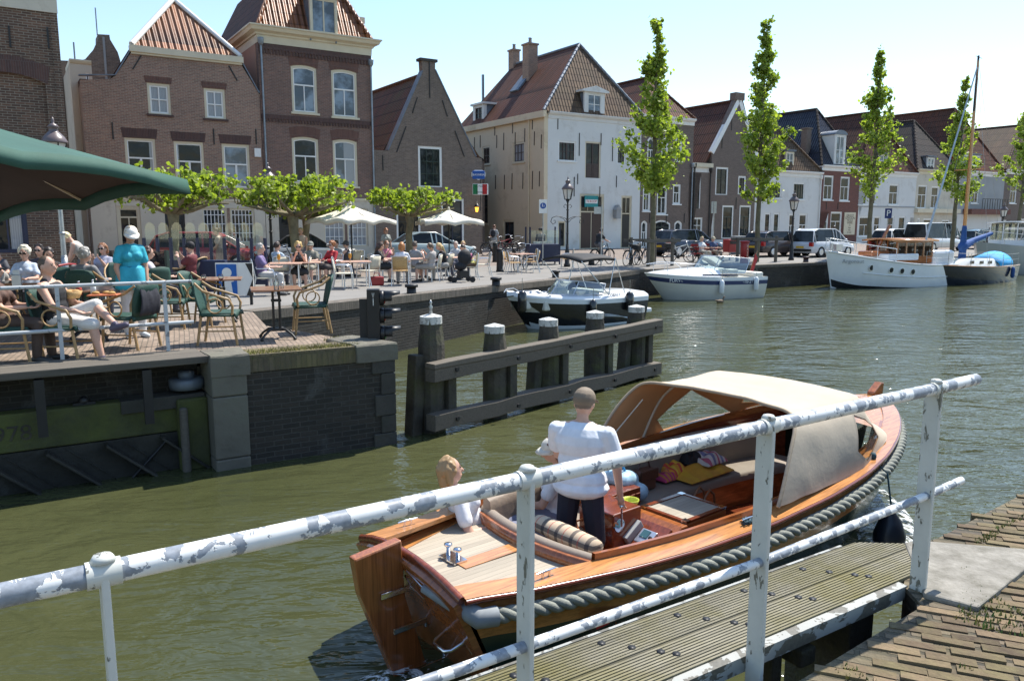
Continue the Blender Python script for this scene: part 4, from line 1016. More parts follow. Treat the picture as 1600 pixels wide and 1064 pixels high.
H=House('infill_house','narrow white-fronted infill with tall dark garage-height doors under the red roof slope',A,B,9,-.1);vt=H.px(1090,256)[1]
H.win((1077,1096,270,326),0,fm=M['white'],kind='loading_door',v=(.5,),sm=M['blackp'],panel=.05,pm=M['blackp']);H.win((1076,1098,340,388),0,fm=M['white'],v=(.33,.67),h=(.75,))
H.wall([(0,-.2),(H.W,-.2),(H.W,vt),(0,vt)],M['brickG'])
z0,z1=H.px(1085,331)[1],vt;mb=MB();mb.box(0,-.012,H.px(1085,269)[1],H.W,-.002,z1);mb.build('render_panel',M['stuccoW'],H.root)
H.strip(0,vt-.25,H.W,vt+.05,M['cream'],'gutter',.2);H.pipe(.15,.1,vt-.3,M['blackp']);H.pipe(H.W-.15,.1,vt-.6,M['blackp'])
A,B=on2(1107),on2(1176);H=House('gable_house','brown brick gable house with a white-edged red pantile roof behind the second upright tree',A,B,13,-.1)
Wd=H.W;px=H.px;ls=px(1107,239)[1];va=px(1155,157)[1];um=px(1155,157)[0]
for r in((1119,1138.5,261,304.5),(1154,1166,275,304)):H.win(r,0,fm=M['white'],fw=.14,h=((.6,.05),),v=((.5,0,1,.04),),sm=M['blackp'])
for r in((1129,1147,321,373),(1156,1174,321,371)):H.win(r,0,fm=M['white'],fw=.14,h=((.68,.06),.34),v=((.5,0,.68,.04),),sm=M['dkgreen'])
H.win((1105.5+3,1116,322,388),0,fm=M['white'],fw=.1,kind='door',h=((.72,.08),),panel=.7,pm=M['blackp'])
H.wall([(0,-.2),(Wd,-.2),(Wd,ls),(um+.4,va+.1),(um-.4,va+.1),(0,ls)],M['brickG'],side_depth=.35)
mb=MB();mb.box(0,.35,-.2,Wd,13,ls-.05);mb.build('side_wall',M['brickG'],H.root)
eu=-px(1107,250)[0]*0-on2(1078).to_3d().xy.length*0-(on2(1107)-on2(1080)).length*.0
mb=MB();mb.slab([(-.75,13,ls-1.0),(-.75,.1,ls-1.0),(um,.1,va),(um,13,va)],.1);mb.slab([(Wd+.2,.1,ls-.2),(Wd+.2,13,ls-.2),(um,13,va),(um,.1,va)],.1)
ro=mb.build('roof',M['tileR'],H.root);mb=MB();mb.tube([(um,.1,va+.04),(um,13,va+.04)],.1,6);mb.build('ridge_tiles',M['tileR'],ro)
mb=MB();mb.bar((0,.1,ls+.02),(um,.1,va+.08),.3,.35);mb.build('verge_board',M['white'],H.root);mb=MB();mb.bar((Wd,.1,ls+.02),(um,.1,va+.08),.3,.35);mb.build('verge_board',M['white'],H.root)
mb=MB();mb.box(um-.5,-.1,va,um+.5,.5,va+.55);mb.build('chimney_cap',M['brickG'],H.root)
H.strip(0,-.1,Wd,px(1120,375)[1],M['stuccoW'],'plinth',.03)
for x,y in((1128,223),(1111,262),(1150,318),(1143,195)):u,v=px(x,y);H.anchor(u,v,.9)
H.chimney(-.2+um-3.0,10.5,va-3,um-2.4,11.2,va-1.2,M['brickG'],False)
H=row_house('white_house','white painted house with dark shutters behind the ornate lamp post',1176,1277,(1260,272),(1207,190),M['stuccoW'],M['tileB'],[(1201,1221.5,286,310,dict(v=(.25,.5,.75),h=(),sm=M['dkgreen'])),(1240,1258,285.5,312,dict(v=(.25,.5,.75),h=(),sm=M['dkgreen'])),(1233,1242,334,378),(1249,1262,334,376)],[(1195,1204.5,333,387,dict(sm=M['blackp'],pm=M['brownp'])),(1209,1218.5,333,386)],mid=.36)
H.dormer(1228.5,1241,236,264,.1,M['cream'],M['lead'],M['lead'],'flat',2.4,2,wide=.12)
u,v=H.px(1222,345);H.strip(0,-.1,H.W,.5,M['greyplaster'],'plinth',.02);H.pipe(H.W-.12,.2,H.px(1273,280)[1],M['white'])
H=row_house('red_brick_house','red brick house with a glazed black roof, white arched dormer and notice board',1277,1337,(1300,262),(1276,171),M['brickR'],M['tileK'],[(1288,1303,274,312.5),(1314,1328.5,276,314),(1279.5,1295,331,367),(1298.5,1316,331,367)],(),hipm=M['tileD'])
H.dormer(1305,1322.5,210,258,.05,M['stuccoW'],M['stuccoW'],M['lead'],'arch',3.2,2,wide=.28)
u0,v1=H.px(1319,332);u1,v0=H.px(1334,368);v0=H.px(1319,367)[1];mb=MB();mb.box(u0,-.07,v0,u1,-.012,v1);nb=mb.build('notice_board',M['cream'],H.root)
for k,t in enumerate(('GROOT','GEWOON','MOOI','WERK','vis','kaas','wijn','brood')):text('lettering',t,.3 if k<4 else .22,((u0+u1)/2,-.075,v1-.3-k*(v1-v0-.3)/8),(math.pi/2,0,0),M['blackp'],nb,.001)
u,v=H.px(1271,203);H.chimney(.15,1.8,v-2.2,.75,2.4,v+.35,M['brickG'],False)
for x,y in((1291,322),(1309,322)):u,v=H.px(x,y);H.anchor(u,v,.6)
H=row_house('white_house','white two-storey house with a grey band and blue parking sign in front',1337,1424,(1400,272),(1364,176),M['stuccoW'],M['tileR'],[(1343,1357,286,320),(1362,1371,287,320),(1390,1405,287.5,320.5),(1343,1362,338,370),(1366,1376.5,338,371),(1386,1398,338,370)],[(1404.5,1415,338.5,378)],mid=.4)
z=H.px(1400,323.5)[1];H.strip(0,z-.06,H.W,z+.06,M['greyplaster'],'string_course',.04);H.dormer(1374,1388,240,262,.15,M['cream'],M['lead'],M['lead'],'flat',2.4,2)
H=row_house('cream_house','cream house with a dark hipped roof and small dormer left of the yacht mast',1424,1491,(1450,268),(1428,189),M['stucco'],M['tileD'],[(1435,1449.5,289,326),(1456,1468,291,326),(1434,1438,341,354,dict(v=(),h=())),(1443,1456.5,341.5,365)],[(1422.5,1429,340,378),(1472,1484,344,378)],corn='cream',mid=.5,hipm=M['tileD'])
H.dormer(1449.5,1460.5,245,269,.1,M['stuccoW'],M['lead'],M['lead'],'flat',2.4,2);z=H.px(1450,328)[1];H.strip(0,z-.3,H.W,z+.1,M['cream'],'balcony_ledge',.35)
H=row_house('balcony_house','house with a steep red roof, first-floor balcony and white garage doors behind the mast',1491,1560,(1515,270),(1492,170),M['greyplaster'],M['tileR'],[(1520,1531,283,318,dict(v=(.5,),h=(.5,)))],[(1491.5,1508.5,338,378,dict(sm=M['white'],pm=M['white'],panel=.95,h=())),(1513,1528,338,379,dict(sm=M['white'],pm=M['white'],panel=.95,h=())),(1538,1545,338,378)],mid=.42)
H.dormer(1500,1532,240,259,.1,M['stuccoW'],M['redp'],M['lead'],'flat',2.6,3,wide=.1,rows=())
z=H.px(1520,335)[1];z2=H.px(1520,327)[1];mb=MB();mb.box(1.0,-.9,z,H.W,-.002,z2);mb.build('balcony',M['brickR'],H.root);z3=z2+1.
mb=MB();[mb.box(3+k*.5,-.88,z2,3.05+k*.5,-.84,z3)for k in range(int((H.W-3)/.5))];mb.box(3,-.89,z3,H.W,-.83,z3+.06);mb.build('railing',M['iron'],H.root)
H.strip(0,-.1,H.W,z,M['stuccoW'],'render_panel',.012)
H=row_house('end_house','brown brick end house with a wide dull red roof at the right edge',1560,1650,(1580,268),(1596,196),M['brickG'],M['tileB'],[(1567,1573,344,362),(1580,1590,285,318),(1598,1608,286,318),(1592,1604,342,375)],mid=.5)
for k,(dx,lab)in enumerate(((1650,'brown brick house beyond the right edge of the view'),(1735,'pale rendered house farthest along the quay'))):
 row_house('end_house',lab,dx,dx+85,(dx+20,262+3*k),(dx+30,192),(M['brickR'],M['stuccoW'])[k],M['tileR'],[(dx+15,dx+25,285,318),(dx+45,dx+55,286,318),(dx+30,dx+40,342,375)])
A=on2(1290,back=17);B=on2(1365,back=17)
H=House('backdrop_house','house with a red roof rising behind the black-roofed brick house',A,B,8,-.1,group='houses behind the front row');H.wall([(0,0),(H.W,0),(H.W,6.5),(0,6.5)],M['brickG'])
va=H.px(1315,188)[1];mb=MB();mb.slab([(-.2,-.2,6.5),(H.W+.2,-.2,6.5),(H.W+.2,4,va),(-.2,4,va)],.1);mb.slab([(H.W+.2,8.2,6.5),(-.2,8.2,6.5),(-.2,4,va),(H.W+.2,4,va)],.1);mb.build('roof',M['tileR'],H.root)
A=on2(1425,back=15);B=on2(1500,back=15)
H=House('backdrop_house','house with a tall red roof and skylight rising behind the cream house',A,B,10,-.1,group='houses behind the front row');H.wall([(0,0),(H.W,0),(H.W,7),(0,7)],M['brickG'])
va=H.px(1450,176)[1];mb=MB();mb.slab([(-.2,-.2,7),(H.W+.2,-.2,7),(H.W-1.5,5,va),(1,5,va)],.1);mb.slab([(H.W+.2,10.2,7),(-.2,10.2,7),(1,5,va),(H.W-1.5,5,va)],.1);mb.slab([(-.2,10,7),(-.2,-.2,7),(1,5,va)],.1);mb.slab([(H.W+.2,-.2,7),(H.W+.2,10,7),(H.W-1.5,5,va)],.1);mb.build('roof',M['tileR'],H.root)
def leaf_mesh(name,clumps,size,mat,parent,seed=0,up=.35):
 """clumps: (x, y, z, radius, count)"""
 rg=np.random.default_rng(seed);C_=[];T_=[]
 for x,y,z,r,n in clumps:
  d=rg.normal(size=(n,3));d/=np.linalg.norm(d,axis=1)[:,None]
  q=d*(r*.62*np.abs(rg.normal(size=(n,1))));C_.append(q+(x,y,z));T_.append(np.clip(rg.normal(.5,.22,n)+rg.normal(0,.12),0,1))
 C_=np.concatenate(C_);T_=np.concatenate(T_);n=len(C_)
 a=rg.normal(size=(n,3));a[:,2]-=.25;a/=np.linalg.norm(a,axis=1)[:,None]
 u=rg.normal(size=(n,3));u[:,2]+=up;b=np.cross(a,u);b/=np.linalg.norm(b,axis=1)[:,None];nr=np.cross(a,b)
 s=size*rg.uniform(.55,1.25,(n,1))
 V=np.empty((n,6,3));V[:,0]=C_-a*s*.5;V[:,1]=C_-a*s*.1+b*s*.42+nr*s*.1;V[:,2]=C_+a*s*.2+b*s*.36+nr*s*.08
 V[:,3]=C_+a*s*.55;V[:,4]=C_+a*s*.2-b*s*.36+nr*s*.08;V[:,5]=C_-a*s*.1-b*s*.42+nr*s*.1
 me=bpy.data.meshes.new(name);idx=np.arange(n)*6
 F=np.empty((n*2,4),np.int64);F[0::2]=np.stack([idx,idx+1,idx+2,idx+3],1);F[1::2]=np.stack([idx,idx+3,idx+4,idx+5],1)
 me.from_pydata(V.reshape(-1,3).tolist(),[],F.tolist());me.materials.append(mat)
 at_=me.attributes.new('tone','FLOAT','FACE');at_.data.foreach_set('value',np.repeat(T_,2).astype(np.float32))
 o=bpy.data.objects.new(name,me);COL.objects.link(o);o.parent=parent;return o
def street_tree(pos,H,c0,wmax,label,seed,density=1.0,gapz=None):
 rr=random.Random(seed);t=empty('street_tree',pos,rr.uniform(0,6),label,'tree','upright street trees along the quay')
 mb=MB();n=12;pts=[];rs=[]
 for k in range(n+1):
  f=k/n;pts.append(Vector((rr.uniform(-.04,.04)*(k>0),rr.uniform(-.04,.04)*(k>0),H*.97*f)));rs.append(.13*(1-f)**.8+.012)
 mb.tube(pts,rs,8);clumps=[];L=H-c0
 for k in range(int(84*density)):
  f=rr.random()**.85;z=c0+L*f*.97-.1;w=wmax*(1-f)**.95*(.55+.45*min(1,f/.13))*rr.uniform(.55,1.08)
  if f>.72:w=max(w,.22)*rr.uniform(.6,1.2)
  a=rr.uniform(0,6.28);d=Vector((math.cos(a),math.sin(a),0));base=Vector((0,0,z));rise=w*rr.uniform(.35,1.0)
  tip=base+d*w+Vector((0,0,rise));mid=base+d*w*.55+Vector((0,0,rise*.35))
  mb.tube([base,mid,tip],[.028*(1-f)+.008,.016*(1-f)+.006,.004],5)
  for q in(.35,.6,.82,1.0):
   if rr.random()<.26:continue
   p=base.lerp(mid,q/.55)if q<.55 else mid.lerp(tip,(q-.55)/.45)
   r=(.13+.24*(1-f))*rr.uniform(.6,1.35);clumps.append((p.x,p.y,p.z+.06,r,int(30*(r/.3)**1.6)+4))
 for k in range(12):z=c0+L*(.72+.28*k/12);clumps.append((rr.uniform(-.12,.12),rr.uniform(-.12,.12),z,.15,rr.randint(3,10)))
 mb.build('trunk',M['bark'],t);leaf_mesh('crown',clumps,.17,M['leafA'],t,seed);return t
def line_n(px,n):r=ray(px,400);t=n/(r.x*NN.x+r.y*NN.y);p=Vector((r.x*t,r.y*t,0));p.z=zg(p);return p
def hpx(p,py):q=ray(800+FPX*0,py);return atd(800,py,p.y).z
for i,(px,yt,yc,hw,lab)in enumerate(((1018,25,306,52,'tallest upright street tree with fresh green leaves, before the white corner house'),(1182,25,318,46,'upright street tree beside the red litter bin, its wooden guard round the trunk'),(1356,68,312,42,'upright street tree behind the white motor yacht, in front of the white house'),(1487,118,322,36,'sparse upright street tree left of the tall wooden mast'),(1588,134,312,38,'thin upright street tree cut off by the right edge of the view'))):
 p=line_n(px,27.5-i*.35);zt=atd(px,yt,p.y).z-p.z;c0=atd(px,yc,p.y).z-p.z;street_tree(p,zt,c0,hw*p.y/FPX*1.16,lab,20+i,(1.25,1.25,1.1,.85,1.0)[i])
def pollard(px,d,xl,xr,yt,yb,label,seed,r0=.14):
 rr=random.Random(seed);p=atd(px,410,d);p.z=0;p.z=zg(p);t=empty('plane_tree',p,0,label,'tree','pollarded plane trees on the terrace')
 zt=atd(px,yt,d).z-p.z;zb=atd(px,yb,d).z-p.z;x0=atd(xl,350,d).x-p.x;x1=atd(xr,350,d).x-p.x
 mb=MB();zf=zb-.1;pts=[Vector((rr.uniform(-.04,.04),rr.uniform(-.03,.03),zf*k/6))for k in range(7)];pts[0]=Vector((0,0,0))
 mb.tube(pts,[r0*1.35,r0*1.05,r0,r0*.95,r0*.95,r0*1.05,r0*1.25],10);clumps=[]
 arms=[]
 for k in range(11):
  a=6.283*k/11+rr.uniform(-.2,.2);rx=(x1 if math.cos(a)>0 else-x0)*.92;ry=min(x1-x0,4)*.4
  e=Vector((math.cos(a)*rx,math.sin(a)*ry,zb+(zt-zb)*rr.uniform(.08,.38)));s=Vector((0,0,zf-.05));m1=s.lerp(e,.35)+Vector((0,0,-.02));m2=s.lerp(e,.7)+Vector((0,0,rr.uniform(-.02,.14)))
  mb.tube([s,m1,m2,e],[r0*.6,r0*.42,r0*.33,r0*.2],7);mb.ell(m2,(.08,.08,.07),8)
  for q in range(10):
   f=rr.uniform(.25,1.03);b=s.lerp(e,f);h=rr.uniform(.05,1.0)*(zt-zb)*(1-.35*f*f);bp=b+Vector((rr.uniform(-.3,.3),rr.uniform(-.3,.3),h));bp.z=min(max(bp.z,zb-.05+.1*rr.random()),zt-.16-.2*rr.random())
   if rr.random()<.5:mb.tube([b,b.lerp(bp,.6)+Vector((0,0,.03)),bp],[.02,.012,.005],4)
   clumps.append((bp.x,bp.y,bp.z,rr.uniform(.13,.34),rr.randint(18,46)))
 mb.build('trunk',M['barkP'],t);leaf_mesh('crown',clumps,.15,M['leafB'],t,seed);return t
pollard(274,24,198,372,264,326,'pollarded plane tree with a flat bright crown, nearest the green umbrella',41)
pollard(462,27,366,552,272,330,'pollarded plane tree with a thick trunk and wide flat crown beside the street lamp',42,.16)
pollard(481,30,420,545,295,336,'slimmer pollarded plane tree right behind the thick-trunked one',43,.13)
pollard(641,33,574,716,292,332,'pollarded plane tree between the two white parasols',44,.15)
def lantern(t,z,s=1.0,glass=None):
 mb=MB();mb.lathe([(.10*s,0),(.04*s,-.12*s),(.03*s,-.3*s)],(0,0,z),10);mb.build('lantern_holder',M['iron'],t)
 mb=MB();mb.lathe([(.14*s,.02*s),(.235*s,.46*s)],(0,0,z),6,smooth=False);mb.build('lamp_glass',glass or M['lampglass'],t)
 mb=MB()
 for k in range(6):a=math.pi/3*k;c,q=math.cos(a),math.sin(a);mb.bar((.145*s*c,.145*s*q,z),(.24*s*c,.24*s*q,z+.47*s),.025*s,.025*s)
 mb.lathe([(.15*s,0),(.15*s,.03*s)],(0,0,z),12);mb.build('lantern_frame',M['iron'],t)
 mb=MB();mb.lathe([(.275*s,.45*s),(.28*s,.48*s),(.22*s,.58*s),(.13*s,.68*s),(.10*s,.70*s),(.10*s,.78*s),(.13*s,.80*s),(.07*s,.86*s),(.025*s,.89*s),(.035*s,.94*s),(.01*s,1.02*s)],(0,0,z),14);mb.build('lantern_hood',P('lantern_hood_paint',(.13,.10,.10),.35,.15,4),t)
def lamp(p,Htot,label,scroll=True,s=1.0,polemat=None):
 t=empty('street_lamp',p,.3,label,'street lamp','street lamps');pm=polemat or M['iron'];z=Htot-1.02*s
 mb=MB();mb.lathe([(.15,0),(.15,.12),(.11,.16),(.10,.7),(.075,.78),(.065,1.0)],(0,0,0),14);mb.build('base',pm,t)
 mb=MB();mb.tube([(0,0,.9),(0,0,z-.28*s)],[.055,.04],10);[mb.lathe([(.05,-.03),(.07,0),(.05,.03)],(0,0,q),10)for q in(1.0,1.5,z-.9,z-.45)];mb.build('pole',pm,t)
 if scroll:
  for sg in(-1,1):
   mb=MB();zz=z-.75;pts=[(0,0,zz-.12),(sg*.3,0,zz),(sg*.55,0,zz+.02),(sg*.74,0,zz-.05),(sg*.8,0,zz-.22),(sg*.70,0,zz-.33),(sg*.58,0,zz-.27),(sg*.6,0,zz-.15),(sg*.67,0,zz-.17)]
   mb.tube(pts,.016,6);mb.tube([(0,0,zz-.3),(sg*.2,0,zz-.1),(sg*.38,0,zz-.02)],.012,6);mb.tube([(0,0,z-.28),(sg*.12,0,z-.2),(sg*.2,0,z-.3),(sg*.12,0,z-.36)],.014,6);mb.build('scroll_arm',pm,t)
 lantern(t,z,s);return t
p=atd(106,470,17);p.z=zg(p);lamp(p,atd(106,183,17).z-p.z,'large grey street lamp beside the dark warehouse behind the green umbrella',False,.95,M['galv'])
p=atd(426,425,28);p.z=zg(p);lamp(p,atd(424,254,28).z-p.z,'street lamp rising through the plane tree before the tall brick house',False,1.05)
p=atg(886,417);lamp(p,atd(886,276,p.y).z-p.z,'ornate black street lamp with scrolled arms in front of the white corner house',True)
p=atg(1236,407);lamp(p,atd(1239,298,p.y).z-p.z,'black street lamp between the dark estate car and the silver hatchback',False)
p=line_n(1562,28);lamp(p,atd(1562,316,p.y).z-p.z,'small distant street lamp right of the yacht mast',False)
def signpost(p,H,label,name='sign_post',cat='sign'):
 t=empty(name,p,0,label,cat);mb=MB();mb.tube([(0,0,0),(0,0,H)],.03,8);mb.build('post',M['galv'],t);return t
p=atg(848,415);H_=atd(848,312,p.y).z-p.z;t=signpost(p,H_,'white traffic sign with a blue pedestrian disc beside the white corner house')
k=p.y/FPX;mb=MB();mb.box(-6.2*k,-.04,H_-21*k,6.2*k,-.031,H_);b=mb.build('sign_board',M['white'],t,bevel=.004)
mb=MB();c=Vector((0,-.042,H_-9.5*k));mb.prism([(c.x+4.6*k*math.cos(a*.2618),c.z+4.6*k*math.sin(a*.2618))for a in range(24)],(0,-.046,0),(1,0,0),(0,0,1),-.002,.003);mb.build('blue_disc',colmat('sign_blue',(.02,.09,.34)),b)
mb=MB();o=Vector((0,-.052,H_-9.5*k));
for hx,hz,s_ in((-.9,.6,1.),(1.5,-.4,.65)):
 mb.ell(o+Vector((hx*k,0,(hz+1.9*s_)*k)),(.6*k*s_,.004,.6*k*s_),8);mb.box(o.x+(hx-.6*s_)*k,o.y-.002,o.z+(hz-.6*s_)*k,o.x+(hx+.6*s_)*k,o.y+.002,o.z+(hz+1.3*s_)*k)
 for q in(-.7,.7):mb.bar(o+Vector((hx*k,0,(hz-.5*s_)*k)),o+Vector(((hx+q*s_)*k,0,(hz-2.4*s_)*k)),.5*k*s_,.004,up=(0,1,0))
mb.build('pictogram',M['white'],b)
p=atg(939,416);H_=atd(939,320,p.y).z-p.z;t=signpost(p,H_,'grey rectangular sign seen from behind on a pole before the brown double door')
k=p.y/FPX;mb=MB();mb.box(-12*k,.03,H_-14*k,2*k,.04,H_-.1);mb.build('sign_board',M['galv'],t,bevel=.004)
p=line_n(1383,28.5);H_=atd(1383,326,p.y).z-p.z;t=signpost(p,H_,'blue parking sign with a white letter P above the white motor yacht')
mb=MB();k=p.y/FPX;mb.box(-5.3*k,-.05,H_-15*k,5.3*k,-.031,H_);b=mb.build('sign_board',colmat('sign_blue',(.015,.03,.12)),t);text('lettering','P',13*k,(0,-.055,H_-7.5*k),(math.pi/2,0,0),M['white'],b,.002)
p=line_n(1113,29.5);H_=atd(1116,315,p.y).z-p.z;t=signpost(p,H_,'narrow grey sign seen edge-on beside the brown gable house door');k=p.y/FPX;mb=MB();mb.box(-4*k,.03,H_-18*k,4*k,.06,H_);mb.build('sign_board',M['galv'],t)
A=atd(338,459,16.3);B=atd(396,459,16.3);t=empty('navigation_board',(A.x,A.y,zg(A)),0,'blue and white board with a white pawn figure and black arrow edge','sign')
k=16.3/FPX;z0=atd(338,462,16.3).z-zg(A);zt=atd(338,411,16.3).z-zg(A);w=B.x-A.x
mb=MB();mb.box(0,.02,z0,w,.05,zt);mb.build('board',M['white'],t);mb=MB();mb.box(.02,.008,z0+.03,33*k,.019,zt-.03);b=mb.build('blue_panel',colmat('sign_blue',(.02,.12,.42)),t)
mb=MB();cx=18*k;zz=z0+.1
pts=[]
for a in range(-50,231,15):pts.append((cx+7.5*k*math.cos(R(a)),zt-15*k+7.5*k*math.sin(R(a))))
fig=[(cx+4*k,zt-22*k),*pts,(cx-4*k,zt-22*k),(cx-4*k,zt-24*k),(cx-10*k,zt-24*k),(cx-10*k,zt-29*k),(cx-6*k,zt-30*k),(cx-8*k,z0+.05),(cx+8*k,z0+.05),(cx+6*k,zt-30*k),(cx+10*k,zt-29*k),(cx+10*k,zt-24*k),(cx+4*k,zt-24*k)]
mb.prism(fig,(0,.004,0),(1,0,0),(0,0,1),-.003,.003);mb.build('pawn_figure',M['white'],b)
mb=MB();mb.prism([(w-11*k,zt-.01),(w,zt-.01),(w,zt-24*k)],(0,.014,0),(1,0,0),(0,0,1),-.004,.004);mb.prism([(w,zt-24*k),(w,z0),(w-11*k,z0)],(0,.014,0),(1,0,0),(0,0,1),-.004,.004);mb.build('arrow_edge',M['blackp'],t)
mb=MB();mb.box(.05,.06,-.0,.1,.11,z0+.4);mb.box(w-.1,.06,-.0,w-.05,.11,z0+.4);mb.build('support',M['iron'],t)
p=at(590,533,0);t=empty('canal_signal',p,R(8),'black canal traffic light with three hooded lenses on the lock pier','traffic light');k=p.y/FPX
H_=atd(590,452,p.y).z;mb=MB();mb.box(-15*k,-.05,.0,5*k,.12,H_);mb.build('housing',M['blackp'],t,bevel=.01);mb=MB();mb.box(-27*k,.02,-.0,-15.3*k,.04,H_-.14);mb.build('back_plate',M['rubber'],t)
mb=MB();mb.tube([(-5*k,-.06,.62),(-5*k,-.06,.52)],.006,6);mb.tube([(-6.5*k,-.06,.7),(-5*k,-.06,.62),(-3.5*k,-.06,.7)],.005,6);mb.build('lamp_symbol',M['white'],t)
for q in range(3):
 z=H_-.13-q*.255;mb=MB();rows=[]
 for f,rr_ in((0,.1),(.24,.1)):
  row=[]
  for a in range(-20,201,20):
   L_=.05+(f*(1.0 if a>30 and a<150 else .5));row.append(Vector((5*k+L_,.03+.105*math.cos(R(a)),z+.105*math.sin(R(a)))))
  rows.append(row)
 mb.grid(rows,0,True);mb.cyl((5*k,.03,z),(5*k+.06,.03,z),.11);mb.build('lens_hood',M['greyplaster']if False else M['rubber'],t,solid=.006)
 mb=MB();mb.ell((5*k+.06,.03,z),(.03,.085,.085),12);mb.build('lens',(colmat('red_lens',(.2,.01,.01),.2),colmat('red_lens',(.2,.01,.01),.2),colmat('green_lens',(.01,.12,.04),.2))[q],t)
def bollard(px,py,label,h=.2,r=.11,mat=None):
 p=atg(px,py);t=empty('mooring_bollard',p,0,label,'bollard','low mooring bollards on the quay edge');mb=MB();mb.lathe([(r,0),(r*.85,.04),(r*.85,h*.7)],(0,0,0),14);mb.build('post',mat or M['iron'],t);mb=MB();mb.lathe([(r*1.2,h*.7),(r*1.2,h*.95),(r,h)],(0,0,0),14);mb.build('cap',mat or M['iron'],t)
bollard(643,459,'low black mooring bollard on the quay edge, nearest to the black traffic light',.24,.14);bollard(775,447,'low black mooring bollard on the quay edge left of the speedboat bow',.26,.14)
bollard(868,434,'low mooring bollard half hidden behind the speedboat windscreen',.26,.14);bollard(1259,410,'small rusty mooring bollard below the black street lamp',.3,.15,M['brownp'])
def post_bollard(px,py,h,label):
 p=atg(px,py);t=empty('street_bollard',p,0,label,'bollard','dark street bollards');mb=MB();mb.lathe([(.16,0),(.14,.1),(.12,h*.8),(.13,h*.85),(.13,h)],(0,0,0),12);mb.build('post',M['iron'],t);mb=MB();mb.lathe([(.14,h),(.1,h+.05),(.02,h+.06)],(0,0,0),12);mb.build('cap',M['iron'],t)
post_bollard(781,425,.88,'dark tapered street bollard left of the tan wicker chairs');post_bollard(774,410,.9,'dark street bollard next to the man with the backpack');post_bollard(573,425,.5,'low dark blue bollard behind the white terrace chairs');post_bollard(924,414,.5,'squat bollard behind the speedboat canopy')
def guard(px,lab,i):
 p=line_n(px,27.5-.35*i);t=empty('tree_guard',p,E1A,lab,'tree guard','wooden tree guards');H_=1.28
 for x,y in((-.75,-.6),(.75,-.6),(-.75,.6),(.75,.6)):mb=MB();mb.cyl((x,y,-.02),(x,y,H_+rr0.uniform(-.03,.05)),.085,.08,9);mb.build('post',M['oldwood'],t)
 for y in(-.69,.69):mb=MB();mb.box(-1.15,y-.03,H_-.18,1.15,y+.03,H_-.04);mb.build('cross_rail',M['oldwood'],t)
rr0=random.Random(5);guard(1018,'wooden post-and-rail guard round the trunk of the tallest upright tree',0);guard(1182,'wooden post-and-rail guard round the tree beside the red litter bin',1)
p=line_n(1163,26.6);t=empty('post_column',p,E1A,'dark red round post with pale lettering at the quay edge','post');k=p.y/FPX;mb=MB();mb.lathe([(.2,0),(.2,1.0),(.19,1.02)],(0,0,0),16);mb.build('column',M['redp'],t);mb=MB();mb.lathe([(.23,1.02),(.23,1.1),(.1,1.13)],(0,0,0),16);mb.build('cap',M['redp'],t)
for j,ch in enumerate('HAVEN'):text('lettering',ch,.17,(-.02,-.205,.86-j*.15),(math.pi/2,0,0),M['cream'],t,.002)
p=line_n(1140,29.0);t=empty('litter_bin',p,E1A,'red litter bin on a post beside the bench couple','bin');mb=MB();mb.box(-.03,-.03,0,.03,.03,.5);mb.build('post',M['galv'],t);mb=MB();mb.prism([(-.3,.42),(.3,.42),(.34,1.1),(-.34,1.1)],(0,.22,0),(1,0,0),(0,0,1),0,.44);mb.build('bin_body',M['redp'],t,bevel=.03);mb=MB();mb.box(-.25,-.235,.85,.25,-.222,1.0);mb.build('slot',M['blackp'],t)
p=line_n(1153,33);t=empty('power_cabinet',p,E1A,'grey utility cabinet behind the red litter bin','cabinet');mb=MB();mb.box(-.5,-.2,0,.5,.2,1.1);mb.build('cabinet_body',M['greyplaster'],t,bevel=.02);mb=MB();mb.box(-.47,-.215,.1,-.01,-.2,1.05);mb.box(.01,-.215,.1,.47,-.2,1.05);mb.build('door',M['greyplaster'],t)
p=line_n(1105,28.2);bench_p=p;t=empty('street_bench',p,E1A,'dark street bench with the seated couple by the quay','bench')
for z,y in((.44,-.15),(.44,0),(.44,.15)):mb=MB();mb.box(-.95,y-.06,z,.95,y+.06,z+.04);mb.build('seat_slat',M['redp'],t)
for z in(.62,.8):mb=MB();mb.box(-.95,.2,z,.95,.24,z+.12);mb.build('back_slat',M['redp'],t)
for x in(-.8,.8):mb=MB();mb.bar((x,-.18,0),(x,-.15,.44),.05,.05);mb.bar((x,.18,0),(x,.25,.95),.05,.05);mb.bar((x,-.2,.42),(x,.22,.42),.05,.04);mb.build('leg',M['iron'],t)
